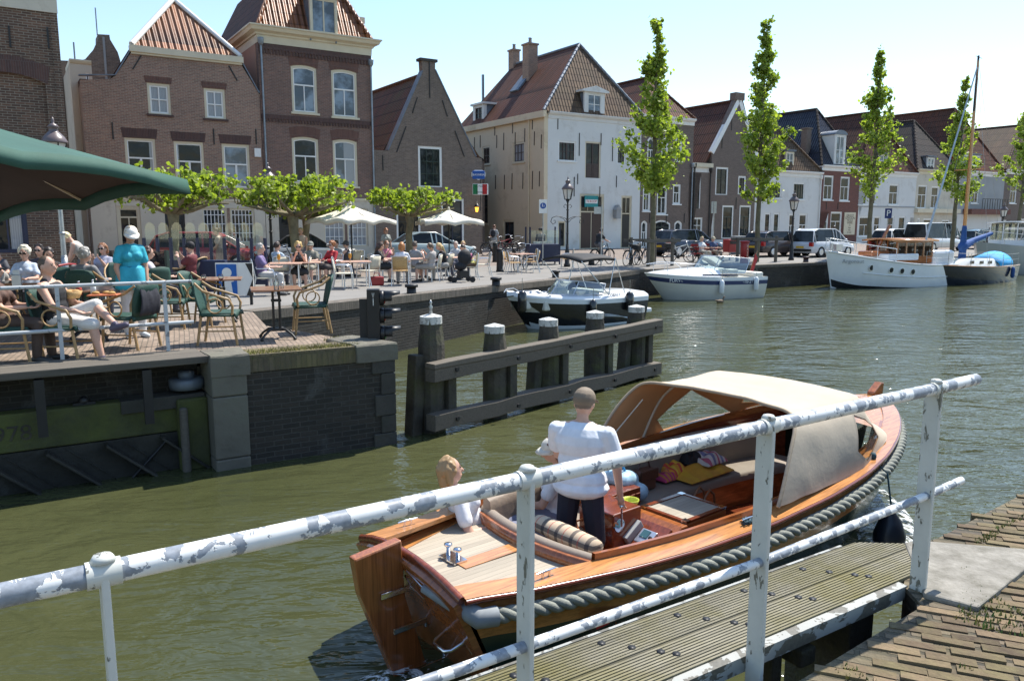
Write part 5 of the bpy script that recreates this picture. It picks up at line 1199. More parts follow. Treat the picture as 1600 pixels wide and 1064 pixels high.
def car(label,pos,yaw,col,kind='hatch',L=4.2,W_=1.72,Hh=1.48,group='cars parked along the street'):
 t=empty('parked_car',pos,yaw,label,'car',group);hw=W_/2;pm=paint('car_paint',col)
 nose,rear=L/2,-L/2;belt=.92 if Hh>1.4 else .86
 prof=[(rear,.50),(rear+.03,.72),(rear+.12,belt-.02),(rear+.5,belt),(-.3,belt),(nose*.42,belt-.02),(nose*.72,belt-.12),(nose-.22,.72),(nose-.04,.6),(nose,.46)]
 if kind=='sedan':prof[3]=(rear+.9,belt+.02)
 rows=[]
 for x,z in prof:
  e=min(1,(x-rear)/.5,(nose-x)/.7);w=hw*(.84+.16*math.sqrt(max(e,0)));zb=.24 if abs(x)<L/2-.1 else .34
  rows.append([Vector((x,y,q))for y,q in((-w*.9,zb),(-w,zb+.12),(-w,(zb+z)/2),(-w*.97,z-.06),(-w*.86,z),(0,z+.02),(w*.86,z),(w*.97,z-.06),(w,(zb+z)/2),(w,zb+.12),(w*.9,zb))])
 mb=MB();mb.grid(rows,0,True,flip=True);mb.add(rows[0],[tuple(range(11))]);mb.add(rows[-1],[tuple(range(10,-1,-1))]);mb.add([r[0]for r in rows]+[r[-1]for r in rows],[(i,i+1,len(rows)+i+1,len(rows)+i)for i in range(len(rows)-1)])
 mb.build('body',pm,t)
 if kind=='hatch':G_=[(rear+.10,belt-.03),(rear+.34,Hh-.12),(rear+.75,Hh),(.25,Hh),(nose*.30,Hh-.18),(nose*.62,belt-.06)]
 elif kind=='estate':G_=[(rear+.08,belt-.03),(rear+.36,Hh-.1),(rear+.8,Hh),(.15,Hh),(nose*.24,Hh-.12),(nose*.52,belt-.04)]
 elif kind=='van':G_=[(rear+.03,belt),(rear+.08,Hh-.1),(rear+.4,Hh),(nose*.35,Hh),(nose*.55,Hh-.18),(nose*.8,belt-.06)]
 else:G_=[(rear+.72,belt),(rear+1.3,Hh-.1),(rear+1.7,Hh),(.2,Hh),(nose*.22,Hh-.14),(nose*.52,belt-.04)]
 mb=MB();rows=[]
 for x,z in G_:f=(z-belt)/(Hh-belt);w=hw*(.90-.2*f);rows.append([Vector((x,-hw*.9,belt-.03)),Vector((x,-w,z-.02)),Vector((x,-w*.8,z)),Vector((x,w*.8,z)),Vector((x,w,z-.02)),Vector((x,hw*.9,belt-.03))])
 roofm=paint('soft_top',(.02,.02,.02),.8,0)if kind=='open' else pm
 mb.grid(rows,0,False,flip=True);mb.build('windows',M['gl'],t)
 mb=MB();R_=rows
 for i in(1,2,3):pass
 mb.grid([[p+Vector((0,0,.012))for p in r[1:5]]for r in rows[1:5]],0,True,flip=True)
 for i in(0,1,2,3,4,5):
  for a,b in((0,1),(5,4)):
   if i in(2,):continue
   q=rows[i];s_=-1 if a==0 else 1
   mb.bar(q[a]+Vector((0,s_*.008,.0)),q[b]+Vector((0,s_*.008,0)),.07 if i not in(1,4)else .05,.03)
 for a in(1,4):
  mb.tube([r[a]+Vector((0,0,.0))for r in rows],.035,6)
 x_=.0;
 for s_ in(-1,1):mb.bar((x_,s_*hw*.905,belt-.02),(x_-.04,s_*hw*.72,Hh-.03),.07,.03)
 mb.build('roof',roofm,t)
 for sx in(rear+.78,nose-.82):
  for sy in(-1,1):
   mb=MB();mb.cyl((sx,sy*(hw-.19),.31),(sx,sy*(hw+.005),.31),.31,None,18);w=mb.build('wheel',M['tyre'],t);mb=MB();mb.cyl((sx,sy*(hw+.006),.31),(sx,sy*(hw+.02),.31),.19,.17,14);mb.build('rim',M['alu'],w)
 for sy in(-1,1):
  mb=MB();mb.ell((nose-.14,sy*hw*.70,.66),(.16,.17,.09),10);mb.build('headlight',M['lampglass'],t)
  mb=MB();mb.box(rear-.01,sy*hw*.80-.12,.62,rear+.16,sy*hw*.80+.12,.86);mb.build('tail_light',colmat('red_lens',(.35,.01,.01),.2),t,bevel=.03)
  mb=MB();mb.ell((nose*.42,sy*(hw+.07),belt+.06),(.08,.1,.07),10);mb.build('wing_mirror',pm,t)
 mb=MB();mb.box(rear-.02,-.26,.52,rear-.008,.26,.63);mb.build('number_plate',colmat('yellow_plate',(.6,.38,.02)),t)
 mb=MB();mb.box(rear-.03,-hw*.85,.34,rear+.1,hw*.85,.48);mb.build('bumper',M['rubber'],t,bevel=.03);mb=MB();mb.box(nose-.1,-hw*.8,.3,nose+.02,hw*.8,.42);mb.build('bumper',M['rubber'],t,bevel=.03)
 return t
def carpos(px,d):p=atd(px,410,d);p.z=0;p.z=zg(p);return p
car('red hatchback parked behind the glass terrace screen',carpos(327,30),.12,(.26,.025,.03),'hatch',4.1,1.7,1.45)
car('silver open-topped car with a black soft top behind the plane trees',carpos(478,33),.3,(.42,.44,.45),'open',4.1,1.7,1.38)
car('pale grey-blue saloon car behind the pollarded tree between the parasols',carpos(668,37.5),.45,(.26,.33,.35),'sedan',4.5,1.72,1.42)
car('dark blue estate car parked behind the white bicycle and the bench',line_n(1073,33.2),E1A,(.02,.03,.055),'estate',4.5,1.75,1.5)
car('dark brown estate car parked behind the second tree guard',line_n(1216,30.6),E1A,(.045,.035,.035),'estate',4.6,1.75,1.45)
car('silver hatchback with a tall roof behind the bow of the white motor yacht',line_n(1284,29.2),E1A,(.52,.54,.57),'hatch',4.1,1.75,1.62)
car('white car showing only its roof above the motor yacht cabin',line_n(1400,32),E1A,(.65,.65,.63),'hatch',4.2,1.75,1.5)
car('white van with a dark window band behind the yacht forestay',line_n(1458,30.5),E1A,(.66,.67,.66),'van',5,1.9,1.95)
car('dark teal car glimpsed behind the blue sail cover',line_n(1530,31),E1A,(.03,.08,.09),'hatch',4.1,1.7,1.45)
def bicycle(label,pos,yaw,col,lean=.06,crate=None):
 t=empty('bicycle',pos,yaw,label,'bicycle','bicycles on the quay');t.rotation_euler[0]=lean;pm=paint('bicycle_paint',col,.3);b=Vector((0,0,.36));f=Vector((1.08,0,.36));cr=Vector((.44,0,.30));st=Vector((.22,0,.88));hd=Vector((.86,0,.90))
 mb=MB()
 for a,c in((b,cr),(cr,st),(cr,hd-Vector((-.04,0,.14))),(b,st-Vector((-.03,0,.1))),(st-Vector((-.05,0,.15)),hd),(hd-Vector((.0,0,-.1)),f-Vector((.05,0,-.3)))):mb.tube([a,c],.02,6)
 for s_ in(-.05,.05):mb.tube([f-Vector((.05,-s_,-.3)),f+Vector((0,s_,0))],.013,6)
 mb.build('frame',pm,t)
 for c in(b,f):
  mb=MB();mb.tube([c+Vector((.345*math.cos(a),0,.345*math.sin(a)))for a in np.linspace(0,6.283,25)[:-1]],.02,6,closed=True);w=mb.build('wheel',M['tyre'],t)
  mb=MB()
  for a in np.linspace(0,6.283,13)[:-1]:mb.tube([c,c+Vector((.33*math.cos(a),0,.33*math.sin(a)))],.004,4)
  mb.cyl(c-Vector((0,.04,0)),c+Vector((0,.04,0)),.025,None,8);mb.build('spokes',M['alu'],w)
  mb=MB();mb.tube([c+Vector((.385*math.cos(a),0,.385*math.sin(a)))for a in np.linspace(.3,2.9,10)],.022,6);mb.build('mudguard',M['blackp'],t)
 mb=MB();mb.tube([hd+Vector((.0,0,.1)),hd+Vector((.02,0,.2))],.015,6);mb.tube([hd+Vector((-.18,-.28,.17)),hd+Vector((0,-.2,.22)),hd+Vector((.04,0,.2)),hd+Vector((0,.2,.22)),hd+Vector((-.18,.28,.17))],.014,6);mb.build('handlebar',M['alu'],t)
 mb=MB();mb.tube([st,st+Vector((-.02,0,.1))],.016,6);mb.ell(st+Vector((-.03,0,.13)),(.15,.09,.05),10);mb.build('saddle',M['blackp'],t)
 mb=MB();mb.box(-.28,-.07,.73,.2,.07,.75);mb.bar((-.2,.06,.73),(0,.06,.38),.012,.012);mb.build('rear_rack',M['blackp'],t)
 mb=MB();mb.cyl(cr-Vector((0,.04,0)),cr+Vector((0,.04,0)),.09,None,12);mb.bar(cr+Vector((0,.06,0)),cr+Vector((.12,.06,-.13)),.02,.02);mb.bar(cr-Vector((0,.06,0)),cr+Vector((-.12,-.06,.13)),.02,.02);mb.build('crank',M['iron'],t)
 if crate:mb=MB();mb.box(-.3,-.16,.76,.1,.16,.98);mb.build('basket',colmat('basket_dark',(.02,.02,.02)),t,bevel=.03)
 return t
def gp(px,py):return atg(px,py)
bicycle('pale blue bicycle with white bars leaning near the first tree guard',gp(978,416),.9,(.4,.5,.6),.1)
bicycle('black bicycle with panniers parked at the first tree guard',gp(992,415),1.0,(.02,.02,.025),.12,True)
bicycle('white step-through bicycle with a black rear basket in front of the dark blue estate car',gp(1046,411),.25,(.62,.62,.6),.08,True)
bicycle('dark red bicycle parked beside the bench',line_n(1080,29),.5,(.2,.02,.02),.1)
bicycle('black bicycle against the warm-toned side wall, nearest the cellar window',gp(793,402),.75,(.02,.02,.02),.12)
bicycle('grey bicycle against the warm-toned side wall beside the backpack man',gp(758,400),.7,(.2,.2,.2),.12)
bicycle('red and black bicycle by the warm-toned wall right of the backpack man',gp(776,398),.6,(.3,.03,.03),.12)
bicycle('black bicycle standing among the tan wicker chairs',gp(806,424),1.2,(.03,.03,.03),.1)
bicycle('dark bicycle parked behind the plane trees near the silver car',gp(408,436),.2,(.03,.03,.03),.1)
def blob(mb,vox,smooth=3):
 """fuse overlapping volumes into one continuous smooth surface"""
 me=bpy.data.meshes.new('tmp');me.from_pydata([tuple(v)for v in mb.v],[],mb.f);o=bpy.data.objects.new('tmp',me);COL.objects.link(o)
 q=o.modifiers.new('r','REMESH');q.mode='VOXEL';q.voxel_size=vox
 if smooth:w=o.modifiers.new('s','SMOOTH');w.iterations=smooth;w.factor=.5
 dg=bpy.context.evaluated_depsgraph_get();r=bpy.data.meshes.new_from_object(o.evaluated_get(dg));bpy.data.objects.remove(o);bpy.data.meshes.remove(me)
 r.polygons.foreach_set('use_smooth',[True]*len(r.polygons));return r
def blob_obj(name,mb,vox,mat,parent,smooth=3):
 me=blob(mb,vox,smooth);me.name=name;me.materials.clear();me.materials.append(mat)
 o=bpy.data.objects.new(name,me);COL.objects.link(o);o.parent=parent;return o
SK=[(.56,.33,.24),(.5,.28,.19),(.62,.40,.31)]
def person(label,pos,yaw,h=1.72,sit=None,lean=0.0,arms=None,legs=None,top=None,sleeve='short',bottom=None,blen='long',shoes=(.03,.03,.03),hair=(.06,.035,.02),hstyle='short',hat=None,glasses=False,skin=0,vox=.016,head=(0,0),female=False,twist=0.,group=None,patt=None,bag=None,wide=1.0):
 s=h/1.75;t=empty('person',pos,yaw,label,'person',group);V=Vector;fw=.92 if female else 1.0;w_=wide
 hz=sit if sit is not None else .93*s
 Pv=V((0,0,hz));T=V((math.sin(lean),0,math.cos(lean)));Fd=V((math.cos(lean),0,-math.sin(lean)))
 Rz=Matrix.Rotation(twist,3,T);Yv=Rz@V((0,1,0));Fd=Rz@Fd
 up=lambda k:Pv+T*(k*s)
 neck=up(.50);hd=(T+Fd*(.25+head[0])+Yv*head[1]).normalized();hc=neck+hd*.155*s+Fd*.015
 hf=(Fd-hd*Fd.dot(hd));hf=(hf+Yv*head[1]*1.6).normalized();hl=hd.cross(hf)
 HM=Matrix((hf,hl,hd)).transposed()
 sh=[up(.42)+Yv*(.175*s*fw*w_)*k for k in(1,-1)];hip=[Pv+V((0,.088*s*k,0))for k in(1,-1)]
 arms=arms or[((.15,.12,-1),(.35,0,-1))]*2
 if sit is None:legs=legs or[((.04,.03,-1),(-.03,0,-1)),((-.02,.03,-1),(-.05,0,-1))]
 else:legs=legs or[((1,.16,-.06),(.06,0,-1)),((1,.12,-.02),(-.1,0,-1))]
 b=MB();sl=MB();bt=MB();shm=MB();n=10
 def torso(m,g):
  rot=Matrix((Fd,Yv,T)).transposed();q=w_
  m.ell(up(.02),((.115*q+g)*s,(.158*q+g)*s,(.13+g)*s),14,0,None,rot);m.ell(up(.17),((.105*q+g)*s,(.138*q*fw+g)*s,(.16+g)*s),14,0,None,rot)
  m.ell(up(.33)+Fd*.005,((.115*q+g)*s,(.165*q*fw+g)*s,(.17+g)*s),14,0,None,rot);[m.cap(up(.43 if g else .45),sh[q]-T*.012-Yv*(.03 if q==0 else-.03),(.062+g)*s,(.056+g)*s,10)for q in(0,1)]
  if female:
   for k in(1,-1):m.ell(up(.31)+Fd*.085*s+Yv*.07*k*s,(.062+g)*s,10)
 torso(b,0);[b.cap(up(.485),sh[q]-T*.005-Yv*(.03 if q==0 else-.03),.05*s,.05*s,8)for q in(0,1)];b.cap(up(.44),neck+hd*.06*s,.058*s*(.9 if female else 1),.05*s,10)
 b.ell(hc,(.098*s,.078*s,.118*s),16,0,None,HM);b.ell(hc+HM@V((.035,0,-.055))*s,(.058*s,.052*s,.062*s),12,0,None,HM)
 b.cap(hc+HM@V((.092,0,.008))*s,hc+HM@V((.112,0,-.03))*s,.011*s,.016*s,8);b.cap(hc+HM@V((.088,-.018,-.062))*s,hc+HM@V((.088,.018,-.062))*s,.011*s,None,6)
 for k in(1,-1):b.ell(hc+HM@V((-.005,.08*k,-.012))*s,(.022*s,.012*s,.034*s),8,0,None,HM)
 ends=[]
 for i,k in enumerate((1,-1)):
  if arms[i][0]=='to':
   q=Matrix.Translation(pos).inverted()@(Matrix.Translation((-.64,5.17,WZ))@Matrix.Rotation(R(39.52),4,'Z')@V(arms[i][1:]));q=Matrix.Rotation(-yaw,3,'Z')@q-sh[i];a_,b_=.285*s,.31*s;L_=min(q.length,(a_+b_)*.995);qd=q.normalized();ca=(a_*a_+L_*L_-b_*b_)/(2*a_*L_);hint=V((-.5,.6*k,-.3));hint=(hint-qd*hint.dot(qd)).normalized();e_=qd*ca*a_+hint*math.sqrt(max(0,1-ca*ca))*a_
   f_=qd*L_-e_;arms=list(arms);arms[i]=((e_.x,e_.y*k,e_.z),(f_.x,f_.y*k,f_.z))
  ua,fa=arms[i][:2];ua=V((ua[0],ua[1]*k,ua[2])).normalized();fa=V((fa[0],fa[1]*k,fa[2])).normalized();g=.052*w_**.5
  el=sh[i]+ua*.285*s;wr=el+fa*.25*s
  b.cap(sh[i],el,g*s*.98,.041*s,n);b.cap(el,wr,.042*s,.028*s,n)
  hd_=(fa+V((0,0,-.15))).normalized()if len(arms[i])<3 else V((arms[i][2][0],arms[i][2][1]*k,arms[i][2][2])).normalized()
  sd=hd_.cross(V((0,0,1)));sd=(sd if sd.length>.2 else hd_.cross(V((1,0,0)))).normalized();pn=hd_.cross(sd)
  fr=.0095*s if vox<.01 else .0125*s
  pc=wr+hd_*.05*s;b.ell(pc,(.052*s,.040*s,.019*s),10,0,None,Matrix((hd_,sd,pn)).transposed())
  for q,L_ in enumerate((.062,.074,.070,.055)):
   o=wr+hd_*.088*s+sd*(q-1.5)*.021*s;m=o+(hd_-pn*.25).normalized()*L_*.55*s;e=m+(hd_-pn*.9).normalized()*L_*.5*s;b.cap(o,m,fr,fr,6);b.cap(m,e,fr,fr*.9,6)
  o=wr+hd_*.035*s-sd*.032*s;b.cap(o,o+(hd_*.6-sd*.7-pn*.3).normalized()*.055*s,fr*1.15,fr,6)
  ends.append((wr+hd_*.08*s,el))
  if sleeve=='short':sl.cap(sh[i]+ua*.006-Yv*.012*k,sh[i]+ua*.17*s,(g+.012)*s,(g+.017)*s,n)
  elif sleeve=='long':sl.cap(sh[i],el,.068*s,.054*s,n);sl.cap(el,wr-fa*.02,.054*s,.04*s,n)
  th,sn=legs[i][:2];th=V((th[0],th[1]*k,th[2])).normalized();sn=V((sn[0],sn[1]*k,sn[2])).normalized();kn=hip[i]+th*.43*s;an=kn+sn*.41*s
  ft=V((1,.18*k,-.0))if len(legs[i])<3 else V((legs[i][2][0],legs[i][2][1]*k,legs[i][2][2]))
  ft=ft.normalized();dn=V((0,0,-1))if abs(ft.z)<.5 else(sn)
  b.cap(hip[i],kn,.083*s*w_**.5,.056*s,n);b.cap(kn,kn.lerp(an,.35),.056*s,.056*s,n);b.cap(kn.lerp(an,.35),an,.056*s,.036*s,n)
  heel=an+dn*.045*s-ft*.03*s;toe=an+dn*.06*s+ft*.165*s;b.cap(heel,toe,.034*s,.026*s,8)
  if shoes is not None:shm=MB();shm.cap(heel,heel.lerp(toe,.55),.045*s,.044*s,10);shm.cap(heel.lerp(toe,.5),toe,.044*s,.034*s,10);shm.cap(an,heel,.042*s,.042*s,8);blob_obj('shoe',shm,max(vox*.8,.009),colmat('shoe',shoes,.5),t)
  g=.016
  if blen=='long':bt.cap(hip[i],kn,(.094+g)*s,.074*s,n);bt.cap(kn,an,.074*s,.056*s,n)
  elif blen=='short':bt.cap(hip[i],hip[i].lerp(kn,1.02 if w_<1.3 else 1.2),(.092+g)*s,.082*s,n)
  elif blen=='capri':bt.cap(hip[i],kn,(.092+g)*s,.074*s,n);bt.cap(kn,kn.lerp(an,.35),.074*s,.07*s,n)
 if blen in('skirt','dress'):
  k0=sum(legs_pt.z for legs_pt in hip)/2
  kn=[hip[i]+V((legs[i][0][0],legs[i][0][1]*k,legs[i][0][2])).normalized()*(.40 if blen=='skirt' else .33)*s for i,k in enumerate((1,-1))]
  for q in(0,.25,.5,.75,1):bt.cap(hip[0].lerp(hip[1],q),kn[0].lerp(kn[1],q),.115*s,.105*s+(.02 if sit is None else 0),n)
 obj_b=blob_obj('body',b,vox,colmat('skin',SK[skin],.55),t)
 if top is not None:
  if sleeve=='tank':rot=Matrix((Fd,Yv,T)).transposed()
  m2=MB();torso(m2,.016);
  if sleeve=='tank':m2=MB();g=.016;[m2.ell(up(zz),((a_*w_+g)*s,(b_*w_*fw+g)*s,(c_+g)*s),14,0,None,rot)for zz,a_,b_,c_ in((.02,.118,.160,.13),(.17,.11,.145,.16),(.31,.125,.162,.165))];[m2.cap(up(.36)+Yv*.1*s*k,up(.47)+Yv*.095*s*k,.05*s,.045*s)for k in(1,-1)]
  if sit is None and sleeve=='short' and blen!='long':rot=Matrix((Fd,Yv,T)).transposed();m2.ell(up(-.05),((.12*w_+.03)*s,(.16*w_+.032)*s,.10*s),14,0,None,rot)
  m2.add(sl.v,sl.f);blob_obj('shirt',m2,vox,patt or colmat('cloth',top),t)
 if bottom is not None:
  rot=Matrix((Fd,Yv,T)).transposed();bt.ell(up(-.01),((.115*w_+.008)*s,(.158*w_+.008)*s,.115*s),14,0,None,Matrix.Identity(3));blob_obj('trousers' if blen not in('skirt','dress')else 'skirt',bt,vox,patt if(patt and blen=='dress')else colmat('cloth',bottom),t)
 if hair is not None:
  m=MB();rr=random.Random(hash(label)%999)
  m.ell(hc+HM@V((-.018,0,.022))*s,(.098*s,.086*s,.112*s),14,0,None,HM)
  if hstyle in('bob','long'):
   for k in(1,-1):m.cap(hc+HM@V((-.03,.066*k,.03))*s,hc+HM@V((-.035,.074*k,-.09))*s,.038*s,.03*s)
   m.cap(hc+HM@V((-.07,0,.03))*s,hc+HM@V((-.075,0,-.1))*s,.06*s,.05*s)
  if hstyle=='long':m.cap(hc+HM@V((-.08,.03,-.05))*s,neck+V((0,0,0))-Fd*.1*s-T*.14*s,.06*s,.03*s);m.cap(hc+HM@V((-.08,-.03,-.05))*s,neck-Fd*.1*s-T*.12*s,.06*s,.03*s)
  if hstyle=='bun':m.ell(hc+HM@V((-.115,0,.06))*s,.045*s,10)
  if hstyle=='curly':
   for q in range(26):a=rr.uniform(0,6.28);e=rr.uniform(-.2,1.2);m.ell(hc+HM@V((-.02+.085*math.cos(a)*math.cos(e)-.02,.09*math.sin(a)*math.cos(e),.03+.11*math.sin(e)))*s,.035*s,8)
  if hstyle=='buzz':
   m=MB();m.ell(hc+HM@V((-.012,0,.012))*s,(.094*s,.081*s,.112*s),14,0,None,HM)
  else:
   for q in range(30):a=rr.uniform(1.2,5.1);e=rr.uniform(-.3,1.4);d=HM@V((math.cos(a)*math.cos(e)*.1,math.sin(a)*math.cos(e)*.088,.02+.11*math.sin(e)))*s;m.cap(hc+d,hc+d*1.0+HM@V((-.015,0,-.04))*s,.017*s,.008*s,6)
  blob_obj('hair',m,min(vox,.012),colmat('hair',hair,.5),t,1)
 if hat:
  m=MB();kind,hcol=hat
  m.ell(hc+HM@V((-.01,0,.035))*s,(.115*s,.096*s,.10*s),14,0,None,HM)
  hb=blob_obj('hat',m,.01,colmat('cloth',hcol),t,2)
  q=MB();c0=hc+HM@V((.03,0,.045))*s;rows=[]
  for r_,dz in((.075,.012),(.13,.0),(.165,-.02)):
   rows.append([c0+HM@V((r_*math.cos(a)*(1 if kind=='cap' else 1.05)+(-.04 if r_<.1 else-.03),(.088+.02*(r_>.1))*math.sin(a),dz-.018*abs(math.sin(a))))*s for a in np.linspace(-1.35,1.35,11)])
  if kind=='visor' or kind=='cap':q.grid(rows,0,True);q.build('brim',colmat('cloth',hcol),hb,solid=.005)
 if glasses:
  m=MB()
  for k in(1,-1):m.ell(hc+HM@V((.097,.034*k,.014))*s,(.012*s,.03*s,.022*s),10,0,None,HM);m.cap(hc+HM@V((.09,.06*k,.02))*s,hc+HM@V((0,.086*k,.015))*s,.004*s,None,5)
  m.cap(hc+HM@V((.1,-.02,.018))*s,hc+HM@V((.1,.02,.018))*s,.004*s,None,5);m.build('sunglasses',colmat('dark_lens',(.008,.008,.008),.15),t)
 else:
  m=MB()
  for k in(1,-1):m.ell(hc+HM@V((.0905,.031*k,.012))*s,(.008*s,.013*s,.006*s),8,0,None,HM);m.cap(hc+HM@V((.094,.018*k,.032))*s,hc+HM@V((.088,.046*k,.032))*s,.0045*s,None,5)
  m.build('eyes',colmat('eye_dark',(.02,.015,.012),.3),t)
 return t,ends,(hc,HM,s)
def face_to(p,px,py=400):return 0
AW=-math.pi/2
def cane_chair():
 t=empty('cane_chair',(0,0,0),0,'x','chair','green cane chairs on the near terrace')
 for sy in(-1,1):
  mb=MB();mb.tube([(.27,sy*.25,0),(.22,sy*.25,.44)],.019,8);mb.build('leg',M['rattan'],t)
  mb=MB();mb.tube([(-.27,sy*.22,0),(-.2,sy*.22,.42)],.019,8);mb.build('leg',M['rattan'],t)
  mb=MB();mb.tube([(.22,sy*.26,.42),(.235,sy*.28,.55),(.19,sy*.29,.645),(.05,sy*.29,.69),(-.15,sy*.27,.76),(-.27,sy*.2,.86)],.018,8)
  mb.tube([(.0+.1*math.cos(a),sy*.275,.555+.1*math.sin(a))for a in np.linspace(0,6.28,15)[:-1]],.011,6,closed=True);mb.build('armrest',M['rattan'],t)
 mb=MB();rows=[[Vector((-.21+.46*f,y*(.23+.03*f),.445+.012*math.cos(3*y)))for y in np.linspace(-1,1,9)]for f in(0,.3,.6,.9,1)]
 rows.append([p-Vector((-.01,0,.05))for p in rows[-1]]);rows.insert(0,[p-Vector((.0,0,.05))for p in rows[0]]);mb.grid(rows);mb.tube([(.24,-.25,.42),(.24,.25,.42)],.02,6);mb.tube([(-.2,-.22,.40),(-.2,.22,.40)],.018,6);mb.tube([(-.2,-.23,.42),(.24,-.26,.42)],.02,6);mb.tube([(-.2,.23,.42),(.24,.26,.42)],.02,6);mb.build('seat',M['weaveG'],t,solid=.02)
 mb=MB();rows=[]
 for f in np.linspace(0,1,7):z=.45+.42*f;hw=.21+.03*math.sin(f*3.14)-.05*max(0,f-.8)*5*.4;rows.append([Vector((-.20-.085*f-.05*(1-y*y)*(.4+.6*f),y*hw,z+(.03*(1-y*y)if f==1 else 0)))for y in np.linspace(-1,1,9)])
 mb.grid(rows);mb.build('backrest',M['weaveG'],t,solid=.022)
 for sy in(-1,1):mb=MB();mb.tube([(.24,sy*.24,.2),(-.23,sy*.22,.2)],.011,6);mb.build('stretcher',M['rattan'],t)
 return t
def tube_chair(seatm,label,grp):
 t=empty('terrace_chair',(0,0,0),0,label,'chair',grp)
 for sy in(-1,1):
  mb=MB();mb.tube([(.25,sy*.26,0),(.24,sy*.26,.4),(.2,sy*.27,.62),(.1,sy*.27,.66),(-.18,sy*.26,.66)],.0145,7);mb.build('leg',M['alu'],t)
  mb=MB();mb.tube([(-.3,sy*.25,0),(-.2,sy*.24,.42),(-.27,sy*.22,.84)],.0145,7);mb.build('leg',M['alu'],t)
 mb=MB();mb.tube([(-.27,-.22,.84),(-.28,-.12,.875),(-.28,.12,.875),(-.27,.22,.84)],.0145,7);mb.tube([(.24,-.25,.42),(.24,.25,.42)],.013,6);mb.build('back_frame',M['alu'],t)
 mb=MB();mb.box(-.2,-.225,.42,.25,.225,.445);mb.build('seat',seatm,t,bevel=.01)
 mb=MB();rows=[[Vector((-.205-.075*f-.02*(1-y*y),y*.21,.48+.37*f))for y in np.linspace(-1,1,5)]for f in(0,.33,.66,1)];mb.grid(rows);mb.build('backrest',seatm,t,solid=.015);return t
def ped_table(label,w=.7):
 t=empty('pedestal_table',(0,0,0),0,label,'table','pedestal tables on the near terrace');mb=MB();mb.box(-w/2,-w/2,.72,w/2,w/2,.75);mb.build('tabletop',M['tabw'],t,bevel=.008)
 mb=MB()
 for x,y in((-.045,-.045),(.045,-.045),(-.045,.045),(.045,.045)):mb.tube([(x,y,.14),(x,y,.7)],.016,8)
 mb.box(-.1,-.1,.7,.1,.1,.718);mb.box(-.08,-.08,.12,.08,.08,.16);mb.box(-.07,-.07,.55,.07,.07,.58);mb.build('column',M['iron'],t)
 for a in range(4):c,s_=math.cos(a*1.5708+.785),math.sin(a*1.5708+.785);mb=MB();mb.tube([(.06*c,.06*s_,.15),(.16*c,.16*s_,.14),(.27*c,.27*s_,.08),(.32*c,.32*s_,.03)],[.022,.02,.017,.02],8);mb.ell((.325*c,.325*s_,.02),(.028,.028,.02),8);mb.build('leg',M['iron'],t)
 return t
def white_table(label):
 t=empty('terrace_table',(0,0,0),0,label,'table','tables among the white terrace chairs');mb=MB();mb.box(-.42,-.42,.71,.42,.42,.735);mb.build('tabletop',P('salmon_tabletop',(.5,.3,.22),.4),t,bevel=.01)
 for x in(-.34,.34):
  for y in(-.34,.34):mb=MB();mb.tube([(x,y,0),(x,y,.71)],.017,7);mb.build('leg',M['white'],t)
 return t
CC=cane_chair();ccu=[0]
def cane(px,py,yaw,label):r=place(CC,ccu[0],at(px,py,0),R(yaw),label);ccu[0]=1;return r
cane(346,536,8,'empty green cane chair in the foreground left of the pedestal table, facing right')
cane(488,519,200,'empty green cane chair right of the pedestal table, facing left')
cane(318,507,-5,'green cane chair half hidden behind the foreground empty one')
cane(266,512,12,'empty green cane chair right behind the end of the thin grey handrail')
cane(102,562,5,'green cane chair holding the man in the black tank top')
cane(208,543,165,'green cane chair with a dark bag on its back, facing the tank top man')
cane(20,566,15,'green cane chair of the woman in brown at the left edge')
cane(96,498,-75,'green cane chair with its back to the grey-haired man')
cane(14,505,20,'green cane chair under the man in the grey polo shirt')
cane(140,500,100,'green cane chair under the grey-haired man in the grey jacket')
cane(238,492,150,'green cane chair under the brown-haired woman in grey')
cane(192,478,-60,'green cane chair under the woman with sunglasses behind the turquoise dress')
PT=ped_table('pedestal table with a dark wooden top and a clear bottle between two empty green chairs');PT.location=at(434,529,0);PT.rotation_euler=(0,0,.35)
for px,py,rz,lab in((348,502,.3,'wooden pedestal table with wine glasses in front of the blue and white board'),(140,532,.5,'pedestal table laden with bread baskets and bottles before the tank top man'),(42,512,.2,'pedestal table with a steel menu holder at the far left')):
 place(PT,1,at(px,py,0),rz,lab)
def on_table(px,py,z=.75):return at(px,py,z)
def wineglass(p,col,label):
 t=empty('wine_glass',p,0,label,'glass','wine glasses');mb=MB();mb.lathe([(.034,0),(.03,.004),(.005,.012),(.004,.085),(.02,.1),(.036,.13),(.034,.17),(.029,.19)],(0,0,0),14);mb.build('glass_bowl',M['clear'],t);mb=MB();mb.lathe([(.006,.09),(.02,.102),(.034,.13)],(0,0,0),12);mb.build('wine',colmat('wine',col,.1),t)
wineglass(on_table(319,449),(.45,.12,.06),'glass of pale rose wine, left of the two on the rear table');wineglass(on_table(346,449),(.25,.01,.015),'glass of red wine before the blue panel')
def bottle(p,label,h=.2,col=None):
 t=empty('bottle',p,0,label,'bottle');mb=MB();mb.lathe([(.035,0),(.036,h*.55),(.014,h*.75),(.013,h)],(0,0,0),14);mb.build('bottle_glass',col or M['clear'],t);mb=MB();mb.lathe([(.015,h),(.015,h+.02)],(0,0,0),10);mb.build('bottle_cap',M['alu'],t);return t
bottle(on_table(432,453),'clear glass bottle on the empty pedestal table',.2);bottle(on_table(124,461),'small sauce bottle with a red cap on the laden table',.16,colmat('sauce',(.4,.05,.03)));bottle(on_table(146,458),'white sauce bottle on the laden table',.16,M['white'])
